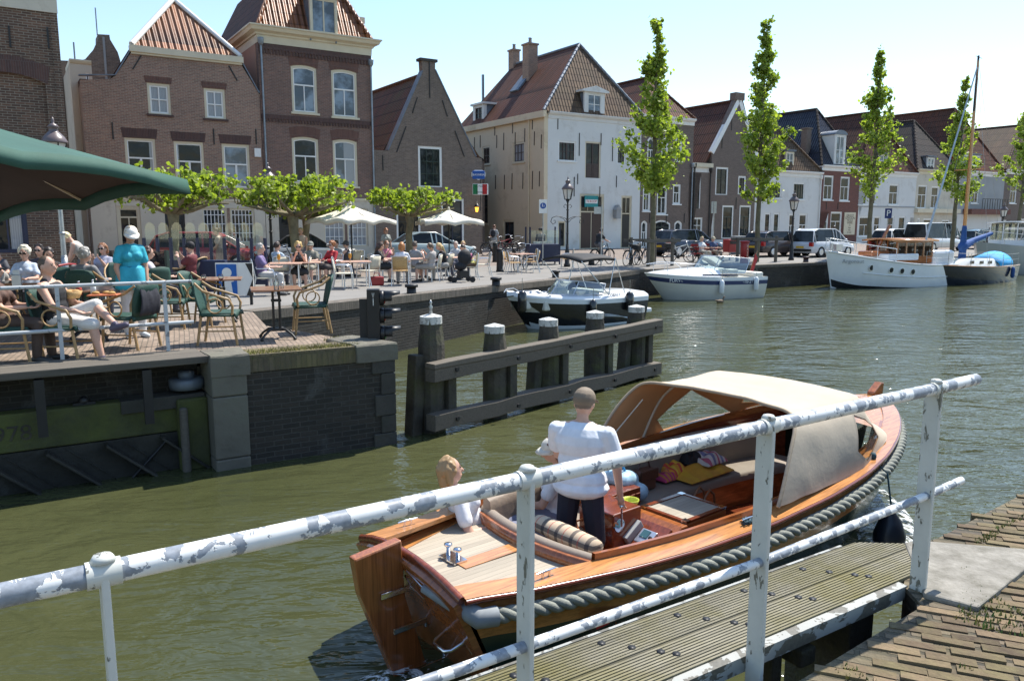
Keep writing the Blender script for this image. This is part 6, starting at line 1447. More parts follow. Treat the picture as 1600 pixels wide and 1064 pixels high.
t=empty('salt_shaker',on_table(441,451),0,'small glass salt shaker beside the clear bottle','shaker');mb=MB();mb.lathe([(.025,0),(.02,.07)],(0,0,0),10);mb.build('shaker_glass',M['clear'],t);mb=MB();mb.lathe([(.021,.07),(.015,.09)],(0,0,0),10);mb.build('shaker_lid',M['alu'],t)
t=empty('bread_basket',on_table(112,466),.3,'woven bread basket in front of the tank top man','basket');mb=MB();mb.lathe([(.09,0),(.13,.09),(.125,.09),(.085,.012)],(0,0,0),16);mb.build('basket',M['weaveT'],t);mb=MB();[mb.ell((.05*math.cos(a),.05*math.sin(a),.08),(.06,.04,.03),8)for a in(0,2,4)];mb.build('bread',colmat('bread',(.5,.3,.12)),t)
t=empty('serving_board',on_table(163,462),.2,'orange-brown serving board with food beside the bread basket','tray');mb=MB();mb.box(-.18,-.12,0,.18,.12,.02);mb.build('board',colmat('terracotta',(.4,.12,.05)),t,bevel=.01);mb=MB();[mb.ell((x,y,.035),(.05,.04,.025),8)for x,y in((-.1,0),(.02,.04),(.1,-.03))];mb.build('food',colmat('food',(.5,.3,.1)),t)
t=empty('menu_holder',on_table(27,447),.4,'brushed steel menu holder on the far left table','menu holder');mb=MB();mb.box(-.06,-.05,0,.06,.05,.17);mb.build('holder',M['alu'],t,bevel=.01);mb=MB();mb.box(-.04,-.02,.05,.04,.02,.24);mb.build('cards',M['white'],t)
hv=.011
t,_,_=person('standing woman in a turquoise dress, white trousers and white sun visor',at(213,527,0),R(-50),1.70,None,.02,[((.05,.12,-1),(.35,-.05,-.9)),((.12,.2,-1),(.25,-.2,-1))],None,(.03,.37,.48),'short',(.62,.6,.58),'long',(.55,.6,.62),(.42,.36,.28),'short',('visor',(.78,.76,.7)),False,1,hv,(.32,0),True)
mb=MB();rows=[]
for z,a,b_ in((1.06,.125,.165),(1.02,.14,.185),(.9,.16,.21),(.78,.175,.225),(.72,.18,.235)):rows.append([Vector(((a+.012*math.sin(q*5))*math.cos(q),(b_+.012*math.sin(q*5))*math.sin(q),z))for q in np.linspace(0,6.283,41)[:-1]])
mb.grid(rows,0,True,True);mb.build('skirt_panel',colmat('cloth',(.03,.37,.48)),t,solid=.008);mb=MB();mb.lathe([(.15,1.03),(.152,1.06)],(0,0,0),20);mb.v=[Vector((v.x*.86,v.y*1.16,v.z))for v in mb.v];mb.build('belt',colmat('cloth',(.015,.2,.27)),t)
person('bald man in a black tank top and white shorts seated with crossed legs',at(96,562,0)+Vector((.02,0,0)),R(3),1.80,.50,-.20,[((.5,.25,-.85),(.95,-.25,-.1)),((.5,.2,-.8),(.95,-.1,-.18))],[((1,-.05,.42),(.72,-.45,-.5),(.8,-.2,.3)),((1,.05,-.10),(.22,0,-1))],(.012,.012,.014),'tank',(.62,.6,.57),'short',(.09,.07,.11),(.09,.06,.04),'buzz',None,False,0,hv,(-.05,-.1),wide=1.1)
SIT=.50
def seated(label,px,py,yaw,top,hair,z=0,**kw):
 p=at(px,py,0)if z==0 else atg(px,py);d=dict(h=1.7,sit=SIT+p.z*0,lean=-.12,bottom=(.05,.05,.07),hair=hair,top=top,vox=.015);d.update(kw)
 return person(label,p,R(yaw),**d)
RA=[((.55,.2,-.85),(.95,-.35,.05))]*2;RCH=[((.6,.1,-.75),(.5,-.4,.95))]*2
seated('woman in brown with dark sunglasses at the left edge of the terrace',14,566,10,(.10,.05,.035),(.14,.07,.04),bottom=(.07,.045,.035),arms=RA,glasses=True,female=True,hstyle='bob',vox=.012,lean=-.2)
seated('man in a grey polo shirt and glasses in profile at the far left',4,505,15,(.30,.29,.27),(.06,.04,.03),arms=RA,vox=.013)
seated('white-haired woman in a pale blue top with sunglasses',46,492,-75,(.48,.56,.68),(.72,.66,.52),arms=RA,glasses=True,female=True,hstyle='curly',vox=.013)
seated('dark-haired person at the far left edge under the parasol',-2,478,-60,(.05,.05,.06),(.015,.012,.012),arms=RA)
seated('dark-haired woman in black resting her head on her hand on a red chair',84,487,-60,(.015,.015,.018),(.02,.012,.01),arms=RCH,female=True,hstyle='bun',lean=.2)
seated('woman with dark hair and sunglasses beside the woman resting her head',68,478,-80,(.05,.04,.05),(.03,.018,.014),arms=RA,female=True,hstyle='bob',glasses=True)
seated('grey-haired man in a grey jacket seen from behind',140,500,80,(.20,.20,.21),(.34,.33,.31),arms=RA,hstyle='curly',sleeve='long',vox=.012,head=(0,-.25),wide=1.1)
seated('woman with auburn hair and big sunglasses between the grey jacket and the turquoise dress',166,470,-95,(.32,.33,.42),(.30,.13,.06),arms=RCH,female=True,hstyle='bob',glasses=True)
seated('brown-haired woman in a grey blouse right of the turquoise dress',240,490,30,(.42,.39,.42),(.07,.035,.025),arms=RA,female=True,hstyle='bob',vox=.013)
seated('person in a dark cap and maroon top reclining in a black wicker armchair',300,462,170,(.14,.025,.03),(.012,.01,.01),arms=RCH,hat=('cap',(.015,.013,.015)),bottom=(.03,.03,.03),female=True)
person('blonde woman in a halter top leaning forward behind the glass screen',atg(141,470),R(-160),1.7,None,.55,[((.3,.1,-.9),(.5,0,-.8))]*2,None,(.5,.45,.4),'none',(.3,.25,.2),'long',(.03,.03,.03),(.62,.5,.28),'short',None,False,0,.015,(0,0),True)
person('brown-haired woman in a pale top walking behind the blue glass screen',atg(346,432),R(-170),1.68,None,.05,[((.2,.1,-1),(.6,0,-.5))]*2,None,(.5,.38,.32),'short',(.28,.2,.17),'skirt',(.03,.03,.03),(.09,.05,.03),'bun',None,False,0,.015,(0,0),True)
t=empty('wicker_armchair',atg(300,462),R(170),'black wicker armchair with pale cane edging next to the dark blue screen','armchair');mb=MB()
mb.prism([(.36*math.cos(a),.33*math.sin(a))for a in np.linspace(.75,5.53,16)],(0,0,0),(1,0,0),(0,1,0),.12,.44);mb.build('seat',M['wicker'],t);mb=MB()
rows=[[Vector((.36*math.cos(a)*k,.35*math.sin(a)*k,z+(.26*max(0,-math.cos(a))**1.2 if z>.5 else 0)))for a in np.linspace(.7,5.58,17)]for z,k in((.3,.97),(.45,1),(.66,1.08))]
mb.grid(rows);mb.build('backrest',M['wicker'],t,solid=.03);mb=MB();mb.tube(rows[-1],.022,7);mb.build('cane_edge',M['rattan'],t)
for x,y in((.25,.22),(.25,-.22),(-.25,.22),(-.25,-.22)):mb=MB();mb.tube([(x,y,0),(x,y,.14)],.022,7);mb.build('leg',M['rattan'],t)
t=empty('red_chair',at(92,488,0),R(170),'red wooden chair with a slim curved back under the dark-haired woman','chair');mb=MB();mb.box(-.2,-.2,.42,.2,.2,.45);mb.build('seat',M['redp'],t,bevel=.01);mb=MB();mb.tube([(-.2,-.2,.44),(-.26,-.2,.9)],.018,6);mb.tube([(-.2,.2,.44),(-.26,.2,.9)],.018,6);mb.tube([(-.26,-.22,.9),(-.29,0,.92),(-.26,.22,.9)],.022,6);mb.build('backrest',M['redp'],t)
for x,y in((.17,.17),(.17,-.17),(-.18,.18),(-.18,-.18)):mb=MB();mb.tube([(x,y,0),(x,y,.43)],.018,6);mb.build('leg',M['redp'],t)
t=empty('shoulder_bag',at(208,543,0)+Vector((0,0,.47)),R(165),'dark jacket and bag hung over a cane chair back beside the turquoise dress','bag');mb=MB();mb.grid([[Vector((-.30-.05*math.sin(f*3)-.02*noise.noise(Vector((y*4,f*3,0))),y*(.16+.03*f),.41-.42*f+.015*noise.noise(Vector((y*3,3,f*2)))))for y in np.linspace(-1,1,13)]for f in np.linspace(0,1,9)]);mb.grid([[Vector((-.30+.07*f,y*.16,.41-.16*f))for y in np.linspace(-1,1,13)]for f in(0,.5,1)]);mb.build('bag_body',colmat('cloth',(.03,.03,.04)),t,solid=.012)
def parasol(label,C_,corners,apex,pole,canm,inm,val=.2,ribs=True,finial=True):
 """square parasol: corners in order, apex point; canopy sags between its ribs"""
 t=empty('parasol',C_,0,label,'parasol','parasols on the terraces');C_=Vector(C_);A=Vector(apex)-C_;K=[Vector(c)-C_ for c in corners];n=len(K)
 pts=[]
 for i in range(n):
  a,b=K[i],K[(i+1)%n];m=(a+b)/2
  for f in np.linspace(0,1,9)[:-1]:
   p=a.lerp(b,f);sag=abs(math.sin(f*2*math.pi));p=p.lerp(Vector((A.x,A.y,p.z)),.045*sag);p.z+=.10*sag;pts.append(p)
 rows=[[A+Vector((0,0,.01)).lerp(Vector((0,0,.01)),0)+(p-A)*.03 for p in pts]]
 for f in(.25,.5,.75,1.0):rows.append([A.lerp(p,f)-Vector((0,0,.07*math.sin(f*3.14)*(0.35 if i%8==0 else 1.0)))for i,p in enumerate(pts)])
 mb=MB();mb.grid(rows,0,True,True);mb.grid([[p+(A-p)*.004-Vector((0,0,.035))for p in r]for r in rows],1,True,True,flip=True)
 mb.build('canopy',[canm,inm],t)
 mb=MB();lo=[p+Vector(((p.x-A.x)*.012,(p.y-A.y)*.012,-val))for p in rows[-1]];mb.grid([rows[-1],lo],0,True,True);mb.build('valance',canm,t,solid=.006)
 if ribs:
  hub=A-Vector((0,0,.9 if ribs==2 else .5))
  for i in range(0,len(pts),4):
   q=rows[-1][i]-Vector((0,0,.04));q=A.lerp(q,.985)-Vector((0,0,.03));rb=MB();rb.bar(A-Vector((0,0,.06)),q,.025,.03);rb.bar(hub,A.lerp(q,.52)-Vector((0,0,.07)),.022,.026);rb.build('rib',M['cream']if ribs==2 else M['oldwood'],t)
 mb=MB();b=Vector(pole)-C_;mb.tube([b,Vector((A.x,A.y,A.z+.08))],.028 if ribs!=2 else .05,10);mb.build('pole',M['galv']if ribs==2 else M['iron'],t);mb=MB();mb.lathe([(.3,0),(.3,.06),(.08,.1),(.05,.3)],b,16);mb.build('base',M['iron'],t)
 if finial:mb=MB();mb.lathe([(.05,0),(.035,.08),(.01,.1)],A+Vector((0,0,.02)),10);mb.build('finial',canm,t)
 return t
T_=atd(292,281,12.2);d1=Vector((-.45,-.893,0))*5.0;d2=Vector((-.893,.45,0))*5.0
ap_=T_+d1/2+d2/2+Vector((0,0,1.12));base_=Vector((ap_.x,ap_.y,0))
up_=Vector((0,0,.45));ap_-=Vector((0,0,.12))
parasol('big dark green parasol with pale wooden ribs overhanging the near terrace',base_,[T_,T_+d2-up_,T_+d1+d2,T_+d1+up_],ap_,base_,M['umbG'],M['umbIn'],.22,2)
T2=atd(38,212,17.5);d1=Vector((-.45,-.893,0))*4;d2=Vector((-.893,.45,0))*4;ap2=T2+d1/2+d2/2+Vector((0,0,.9))
def sqpar(px0,xl,xr,ytop,yedge,d,rot,label,ds):
 k=d/FPX;C_=atd(px0,400,d);C_.z=0;C_.z=zg(C_);zt=atd(px0,ytop,d).z;ze=atd(px0,yedge,d).z;r=(xr-xl)*k/2*1.03
 cs=[Vector((C_.x+r*math.cos(rot+i*1.5708),C_.y+r*math.sin(rot+i*1.5708),ze))for i in range(4)]
 parasol(label,C_,cs,Vector((C_.x,C_.y,zt)),C_,M['umbW'],M['umbW'],.16)
sqpar(550,483,617,321,345,27.5,.15,'off-white parasol under the thick-trunked plane tree',0)
sqpar(702,641,763,328,347,32.5,-.5,'off-white parasol in front of the gable house windows',0)
def screen_run(pts,label,n,zlow,ztop,pm,pane_top,arch=True):
 A,B=pts;t=empty('glass_screen',A,math.atan2(B.y-A.y,B.x-A.x),label,'windscreen','glass terrace screens');L=(B-A).length;w=L/n
 for i in range(n+1):mb=MB();mb.box(i*w-.035,-.035,0,i*w+.035,.035,ztop);mb.build('post',pm,t)
 for i in range(n):
  x0,x1=i*w+.04,(i+1)*w-.04;mb=MB()
  prof=[(x0,zlow),(x1,zlow),(x1,pane_top-.18)]+([((x0+x1)/2+(x1-x0)/2*math.cos(a),pane_top-.18+.2*math.sin(a))for a in np.linspace(.3,2.84,7)]if arch else[(x1,pane_top),(x0,pane_top)])+[(x0,pane_top-.18)]
  mb.prism(prof,(0,0,0),(1,0,0),(0,0,1),-.004,.004);mb.build('glass_pane',M['clear'],t)
  if zlow>.3:mb=MB();mb.box(x0,-.02,.1,x1,.02,zlow);mb.build('lower_panel',pm,t)
 return t
def gd(px,d):p=atd(px,420,d);p.z=0;p.z=zg(p);return p
screen_run((gd(228,21.5),gd(416,21.2)),'glass screen with dark blue posts and arched panes before the red car',9,.75,1.35,M['bluep'],1.75)
screen_run((gd(157,17.5),gd(262,16.6)),'clear glass screen with dark green posts behind the turquoise dress',2,.1,1.15,M['dkgreen'],1.12,False)
t=empty('planter_box',gd(300,18.6),.1,'long dark blue planter box beside the blue and white board','planter');mb=MB();mb.box(-.2,-.12,.1,.8,.12,.85);mb.build('box_panel',M['bluep'],t,bevel=.02);mb=MB();[mb.box(x-.05,-.1,0,x+.05,.1,.1)for x in(-.1,.7)];mb.build('foot',M['iron'],t)
p=gd(848,37);t=empty('menu_stand',p,.3,'dark blue menu stand with a glass top behind the black and white speedboat','menu stand');mb=MB();mb.box(-.75,-.35,.12,.75,.35,.95);mb.build('cabinet',M['bluep'],t,bevel=.02);mb=MB();[mb.box(x-.03,y-.03,0,x+.03,y+.03,1.75)for x in(-.75,.72)for y in(-.33,.3)];mb.build('corner_post',M['bluep'],t);mb=MB();mb.box(-.7,-.34,1.0,.7,-.33,1.6);mb.build('glass_pane',M['clear'],t)
mb=MB();[mb.cbox((-.4+.25*k,-.1,1.02),(.18,.2,.1),0,k)for k in range(4)];mb.build('leaflet_stack',M['white'],t)
gW='pale tube chairs on the quay terrace'
WC=tube_chair(M['sling'],'x',gW);wcu=[0]
def wch(px,py,yaw,label):place(WC,wcu[0],atg(px,py),R(yaw),label);wcu[0]=1
wch(537,452,8,'empty beige tube chair facing right at the salmon table, left of the pair');wch(577,446,150,'empty beige tube chair with its back to us right of the salmon table');wch(676,440,172,'beige tube chair under the man drinking')
wch(755,432,190,'empty cream tube chair right of the pushchair');wch(414,462,20,'pale tube chair under the guest in grey trousers behind the blue board');wch(440,452,-80,'pale tube chair with its back to us, left rear of the salmon tables');wch(470,452,190,'pale tube chair under the blonde woman in black')
wch(520,440,-120,'pale tube chair under the woman in red');wch(592,440,30,'pale tube chair under the long-haired woman in black');wch(606,432,-60,'pale tube chair under the woman in pink');wch(694,437,160,'pale tube chair under the blonde woman in black beside the pushchair');wch(734,437,190,'pale tube chair under the man in the yellow polo shirt');wch(652,432,100,'pale tube chair hidden behind the woman in white');wch(488,440,-100,'pale tube chair under the man in the camouflage cap');wch(536,430,60,'empty pale tube chair behind the salmon table');wch(557,428,-100,'empty pale tube chair farther back under the parasol')
TC=tube_chair(M['weaveT'],'x','tan wicker tube chairs');place(TC,0,atg(627,446),R(92),'tan wicker chair seen from behind under the red-haired woman');
for px,py,yw,lab in((797,425,-10,'tan wicker chair at the left end of the group by the street bollard'),(803,428,10,'tan wicker chair turned to us, left of the small table'),(832,426,175,'tan wicker chair right of the small table'),(829,421,190,'tan wicker chair behind, right of the small table'),(886,420,180,'tan wicker chair seen through the speedboat canopy frame')):place(TC,1,atg(px,py),R(yw),lab)
WT=white_table('salmon-topped white table in front of the empty beige chair');WT.location=atg(556,449);WT.rotation_euler=(0,0,.3)
for px,py,rz,lab in((448,455,.2,'salmon-topped table in front of the blonde woman in black'),(478,452,.25,'salmon-topped table end under the beer glasses'),(655,440,.3,'terrace table among the group round the woman in white'),(715,436,.3,'terrace table behind the pushchair'),(816,425,.4,'small table between the tan wicker chairs'),(612,440,.3,'terrace table between the two long-haired women')):place(WT,1,atg(px,py),rz,lab)
def beer(px,py,Tpx,Tpy,label):
 p=atg(Tpx,Tpy);q=atd(px,py,p.y);t=empty('beer_glass',(q.x,q.y,p.z+.735),0,label,'glass','beer glasses');mb=MB();mb.lathe([(.03,0),(.006,.01),(.006,.06),(.04,.1),(.045,.17),(.036,.22)],(0,0,0),12);mb.build('beer',colmat('beer',(.5,.25,.03),.1),t);mb=MB();mb.lathe([(.036,.22),(.034,.245)],(0,0,0),12);mb.build('foam_head',M['white'],t)
beer(436,413,448,455,'beer glass nearest the blue board');beer(457,413,478,452,'beer glass before the blonde woman');beer(547,409,556,449,'beer glass on the salmon table with empty chairs')
seated('guest in a purple checked shirt and grey trousers behind the blue board',412,462,15,(.16,.12,.25),(.3,.28,.26),z=1,bottom=(.42,.41,.4),arms=RA)
seated('man in a pale blue shirt sitting with his back turned beneath the plane trees',437,447,60,(.42,.5,.58),(.05,.03,.02),z=1,arms=RA)
seated('blonde woman in a black sleeveless top and sunglasses holding a glass',469,452,-75,(.02,.018,.02),(.55,.36,.13),z=1,arms=RCH,sleeve='none',bottom=(.02,.02,.022),blen='skirt',female=True,glasses=True,hstyle='curly',skin=0,vox=.013)
seated('man in a camouflage cap and olive shirt beside the blonde woman',487,442,-95,(.20,.19,.15),(.2,.2,.18),z=1,arms=RA,hat=('cap',(.2,.2,.17)),bottom=(.25,.23,.18),blen='short',vox=.013)
seated('woman in a bright red jacket with sunglasses on the quay terrace',519,441,-120,(.42,.02,.03),(.32,.12,.04),z=1,arms=RA,sleeve='long',bottom=(.04,.03,.03),blen='skirt',female=True,glasses=True,hstyle='curly',vox=.013)
seated('dark-haired man partly hidden behind the woman in red',526,432,-110,(.35,.36,.38),(.02,.015,.01),z=1,arms=RA)
seated('bare-armed man in a dark vest turned sideways right of the woman in red',541,434,170,(.05,.04,.04),(.04,.03,.03),z=1,arms=RA,sleeve='tank',hat=('cap',(.05,.05,.05)))
seated('woman in black with long dark hair leaning on the table edge',589,441,20,(.015,.014,.016),(.05,.025,.015),z=1,arms=RA,lean=.15,female=True,hstyle='long',bottom=(.02,.02,.02),blen='skirt')
seated('woman in a pink top with pinned-up hair beside the woman in black',606,433,-50,(.45,.14,.2),(.25,.1,.05),z=1,arms=RCH,sleeve='none',female=True,hstyle='bun',glasses=True)
seated('red-haired woman in a white top seen from behind on the tan chair',629,445,95,(.62,.65,.72),(.42,.17,.05),z=1,arms=RA,female=True,hstyle='bob',bottom=(.2,.2,.2),vox=.013)
seated('grey-shirted man in shorts beyond the red-haired woman',650,436,60,(.28,.28,.29),(.1,.07,.05),z=1,arms=RA,bottom=(.12,.1,.08),blen='short')
seated('man in a grey top lifting a cup to his mouth',674,441,160,(.36,.33,.31),(.12,.08,.05),z=1,arms=RCH,bottom=(.3,.28,.25),blen='short',head=(.1,.5),glasses=True,vox=.013)
seated('blonde long-haired woman in a black top bending beside the pushchair',696,438,200,(.012,.012,.014),(.48,.33,.14),z=1,arms=RA,lean=.25,female=True,hstyle='long',bottom=(.3,.29,.27))
seated('older man in a pale checked shirt beneath the second parasol',712,431,-120,(.45,.45,.45),(.5,.45,.4),z=1,arms=RA,hstyle='buzz')
seated('man in a yellow polo shirt and brown shorts leaning over the pushchair',738,437,185,(.55,.52,.17),(.06,.04,.03),z=1,arms=[((.6,.1,-.8),(.6,0,-.8))]*2,lean=.42,bottom=(.12,.07,.04),blen='short',hstyle='buzz',vox=.012,wide=1.08)
seated('blonde person half hidden behind the pushchair hood',724,430,-80,(.4,.4,.42),(.5,.33,.15),z=1,arms=RA)
person('woman in a grey cardigan walking behind the terrace under the plane tree',atg(604,416),R(-60),1.68,None,.0,None,[((.25,.03,-1),(.05,0,-1)),((-.2,.03,-1),(-.35,0,-1))],(.35,.37,.36),'short',(.3,.3,.3),'long',(.05,.04,.04),(.32,.11,.04),'bob',None,True,0,.015,female=True)
person('person in a sleeveless top standing behind the thick plane tree trunk',atg(473,427),R(-90),1.7,None,.0,None,None,(.5,.4,.33),'none',(.2,.2,.25),'long',(.05,.05,.05),(.4,.28,.12),'short',None,False,0,.016)
BP=atg(772,399);person('man with a black backpack and checked shorts seen from behind',BP,R(75),1.76,None,.0,[((.15,.18,-1),(.5,-.1,-.6))]*2,None,(.30,.31,.32),'short',(.42,.41,.38),'short',(.3,.28,.25),(.14,.06,.03),'buzz',None,False,0,.014)
t=empty('backpack',(BP.x,BP.y,BP.z),R(75),'black backpack on the man at the warm-toned side wall','backpack');mb=MB();mb.ell((-.17,0,1.22),(.09,.15,.22),14);mb.ell((-.2,0,1.12),(.09,.13,.12),12);blob_obj('bag_body',mb,.015,colmat('cloth',(.02,.02,.025)),t);mb=MB()
for y in(-.12,.12):mb.tube([(-.12,y,1.4),(0,y,1.5),(.13,y,1.4),(.13,y,1.25)],.018,6)
mb.build('strap',colmat('cloth',(.02,.02,.025)),t)
person('dark-haired person in dark clothes standing at the blue menu stand',atg(845,411),R(100),1.72,None,.1,[((.5,.1,-.8),(.9,-.2,0))]*2,None,(.03,.05,.09),'long',(.03,.03,.04),'long',(.02,.02,.02),(.015,.012,.012),'curly',None,False,0,.015)
cy_=bicycle('dark bicycle being ridden past the brown double door',gp(929,414),.75,(.03,.03,.03),0);q_=cy_.location
person('cyclist in black riding past the brown double door',q_+Vector((.22*math.cos(.75),.22*math.sin(.75),0)),.75,1.72,.98,.25,[((.7,.1,-.75),(.8,.05,-.3))]*2,[((.75,.06,-.65),(-.15,0,-1)),((.45,.06,-.9),(-.45,0,-.9))],(.015,.015,.018),'short',(.12,.12,.14),'long',(.02,.02,.02),(.05,.03,.02),'short',None,False,0,.015)
bp=bench_p
for dx,lab,kw in((-.42,'fair woman in a white T-shirt on the red bench',dict(top=(.62,.64,.66),bottom=(.4,.36,.3),hair=(.5,.38,.22),hstyle='bob',female=True)),(.38,'man in a blue shirt and straw hat on the red bench',dict(top=(.05,.075,.16),bottom=(.25,.2,.16),hair=(.3,.25,.2),hat=('cap',(.42,.38,.28))))):
 person(lab,bp+E1*dx+Vector((0,0,.02))-NN*.02,E1A-math.pi/2,1.7,.52,-.1,RA,None,vox=.015,**kw)
person('person in a bright blue top walking behind the silver hatchback',line_n(1300,32.5),E1A,1.75,None,0,None,None,(.02,.25,.5),'short',(.03,.03,.04),'long',(.02,.02,.02),(.05,.03,.02),'short',None,False,0,.018)
person('person in dark clothes standing beyond the blue sail cover',line_n(1543,27.5),E1A,1.75,None,0,None,None,(.03,.03,.035),'long',(.03,.03,.04),'long',(.02,.02,.02),(.05,.03,.02),'short',None,False,0,.02)
p=atg(721,441);t=empty('pushchair',p,R(200),'black folding pushchair with a pink patch on its hood','pushchair')
mb=MB();mb.ell((-.12,0,.78),(.24,.2,.26),14);mb.ell((.02,0,.5),(.2,.17,.14),12);blob_obj('hood',mb,.02,colmat('cloth',(.015,.015,.018)),t)
mb=MB();mb.ell((-.28,.06,.8),(.09,.09,.12),10);mb.build('pink_patch',colmat('cloth',(.5,.15,.25)),t)
mb=MB();[mb.tube([(-.42,y,1.02),(-.1,y,.5),(.3,y,.1)],.014,6)or mb.tube([(-.3,y,.1),(.0,y,.55)],.014,6)for y in(-.2,.2)];mb.tube([(-.42,-.2,1.02),(-.42,.2,1.02)],.018,6);mb.box(-.2,-.17,.14,.1,.17,.36);mb.build('frame',M['iron'],t)
for x in(-.3,.3):
 for y in(-.22,.22):mb=MB();mb.cyl((x,y-.03,.09),(x,y+.03,.09),.09,None,12);mb.build('wheel',M['tyre'],t)
t=empty('red_bag',atg(589,446),.3,'red bag on the ground under the terrace table','bag');mb=MB();mb.box(-.2,-.1,0,.2,.1,.26);mb.build('bag_body',M['redp'],t,bevel=.04);mb=MB();mb.tube([(-.1,0,.25),(-.06,0,.36),(.06,0,.36),(.1,0,.25)],.012,6);mb.build('handle',M['redp'],t)
def loft_hull(t,L,beam,sheer,keel=-.45,zones=(),deckm=None,rake=.8,tr=.75,e=.55,nst=26,ns=12,full=.55,name='hull',fine=1.7,tumble=0,deckz=None,trk=.05):
 """hull along +x (bow at x=L); z=0 is the waterline; zones: (z threshold from the sheer down, material)"""
 xs=[L*(1-(1-k/(nst-1))**1.25)for k in range(nst)]
 def half(x):
  f=x/L
  return beam/2*(tr+(1-tr)*math.sin(min(f/full,1)*math.pi/2))if f<full else beam/2*max(0.,1-((f-full)/(1-full))**fine)**.85
 def sh(x):f=x/L;return sheer[0]+(sheer[1]-sheer[0])*(1-min(f/.5,1))**2*0+(sheer[2]-sheer[0])*max(0,(f-.15)/.85)**2
 def secpt(x,th):
  b=half(x);zs=sh(x);f=x/L;ee=e+(1.05-e)*max(0,(f-.45)/.55);zk=keel*(1-max(0,(f-.8)/.2)**2*.55)
  c,s_=math.cos(th),math.sin(th);y=b*max(c,0)**ee;z=zs-(zs-zk)*s_**(1.15)
  w=max(0,(f-.5)/.5)**1.6;xx=x-rake*w*(zs-z)/(zs-zk)-trk*0+(trk*(zs-z)*(1-min(1,f/.15)))
  return Vector((xx,y,z))
 ths=[math.pi/2*k/(ns-1)for k in range(ns)]
 mb=MB();mats=[m for _,m in zones]
 for sg in(1,-1):
  rows=[[Vector((p.x,p.y*sg,p.z))for p in(secpt(x,th)for th in ths)]for x in xs]
  o=len(mb.v);mb.grid(rows,0,True,flip=(sg<0))
 tr_=[secpt(0,th)for th in ths];ring=tr_+[Vector((p.x,-p.y,p.z))for p in reversed(tr_[:-1])];mb.add(ring,[tuple(range(len(ring)-1,-1,-1))])
 for i,f in enumerate(mb.f):
  c=sum((mb.v[k]for k in f),Vector())/len(f);d=sh(max(0,min(L,c.x+.0)))-c.z;mi=0
  for k,(th,_)in enumerate(zones):
   if d>th if th<5 else c.z<th-10:mi=k
  mb.m[i]=mi
 h=mb.build(name,mats,t)
 if deckm:
  dm=MB();rows=[]
  for x in xs:b=half(x)*.97;z=sh(x)-.03;rows.append([Vector((x,b*q,z+.04*(1-q*q)))for q in np.linspace(1,-1,7)])
  dm.grid(rows,0,True);dm.build('deck',deckm,t)
 return half,sh,secpt
def boat(name,label,bow,stern,cat='boat'):
 """origin at the stern on the waterline, +x toward the bow"""
 d=bow-stern;return empty(name,(stern.x,stern.y,WZ),math.atan2(d.y,d.x),label,cat,'boats moored along the quay'),math.hypot(d.x,d.y)
def fender(t,p,col,h=.5,r=.09,tie=.35):
 mb=MB();mb.lathe([(.01,0),(r*.7,.03),(r,.1),(r,h-.1),(r*.6,h-.02),(.02,h)],p,12);f=mb.build('fender',col,t);mb=MB();mb.tube([Vector(p)+Vector((0,0,h)),Vector(p)+Vector((0,0,h+tie))],.008,5);mb.build('fender_line',M['rope'],f)
WP=paint('white_gelcoat',(.72,.74,.75));BK=paint('black_gelcoat',(.012,.013,.016));NV=paint('navy_stripe',(.015,.03,.11));GC=paint('cream_gelcoat',(.58,.57,.52));VN=P('cream_vinyl',(.66,.64,.57),.5)
def windscreen(t,x0,x1,hw,z0,z1,rakeb=.5,n=9,wrap=.85):
 lo=[];hi=[]
 for a in np.linspace(-1,1,n):y=hw*math.sin(a*1.45)/math.sin(1.45);x=x1-(x1-x0)*(1-math.cos(a*1.45))/(1-math.cos(1.45));lo.append(Vector((x,y,z0)));hi.append(Vector((x-rakeb*(1-.3*abs(a)),y*wrap,z1-.12*abs(a)**3)))
 mb=MB();mb.grid([lo,hi],0,True);g=mb.build('windscreen',clear_glass('tinted_glass',(.6,.72,.72),.5),t)
 mb=MB();mb.tube(hi,.018,6);mb.tube(lo,.016,6);[mb.tube([lo[k],hi[k]],.016,6)for k in(0,2,4,6,8)];mb.build('screen_frame',M['alu'],g)
t,L=boat('speedboat','black and white open speedboat with a folded black canopy at the quay corner',Vector((-.15,22.55,0)),Vector((3.75,25.4,0)),'speedboat')
half,sh,sp=loft_hull(t,L,2.15,(.82,.82,1.0),-.4,((0,WP),(.10,NV),(.13,WP),(.18,BK),(.78,WP)),None,.9,.9,.42)
mb=MB();rows=[]
for x in np.linspace(0,L,24):
 b=half(x)*1.0;z=sh(x);ins=.62 if x<L*.9 else .2;f=x/L;op=.3<f<.93
 k=.78 if op else .78;dz=-.42 if op else .16*(1 if f<.3 else .5)
 rows.append([Vector((x,q*b,z+h_))for q,h_ in((1,.0),(.97,.06),(k+.05,.12),(k,dz if op else .14),(0,dz if op else .17),(-k,dz if op else .14),(-k-.05,.12),(-.97,.06),(-1,0))])
mb.grid(rows,0,True,flip=True);mb.build('deck_moulding',WP,t)
mb=MB();mb.cbox((L*.72,.55,.72),(1.0,.3,.3),0);mb.cbox((L*.72,-.55,.72),(1.0,.3,.3),0);mb.cbox((L*.88,0,.74),(.35,.8,.25),0);mb.cbox((L*.33,0,.8),(.35,1.5,.5),0);mb.cbox((L*.52,.5,.8),(.45,.5,.6),0);mb.cbox((L*.52,-.5,.8),(.45,.5,.6),0);mb.build('seat_cushion',VN,t,bevel=.05)
windscreen(t,L*.40,L*.66,.92,.98,1.38,.35)
mb=MB()
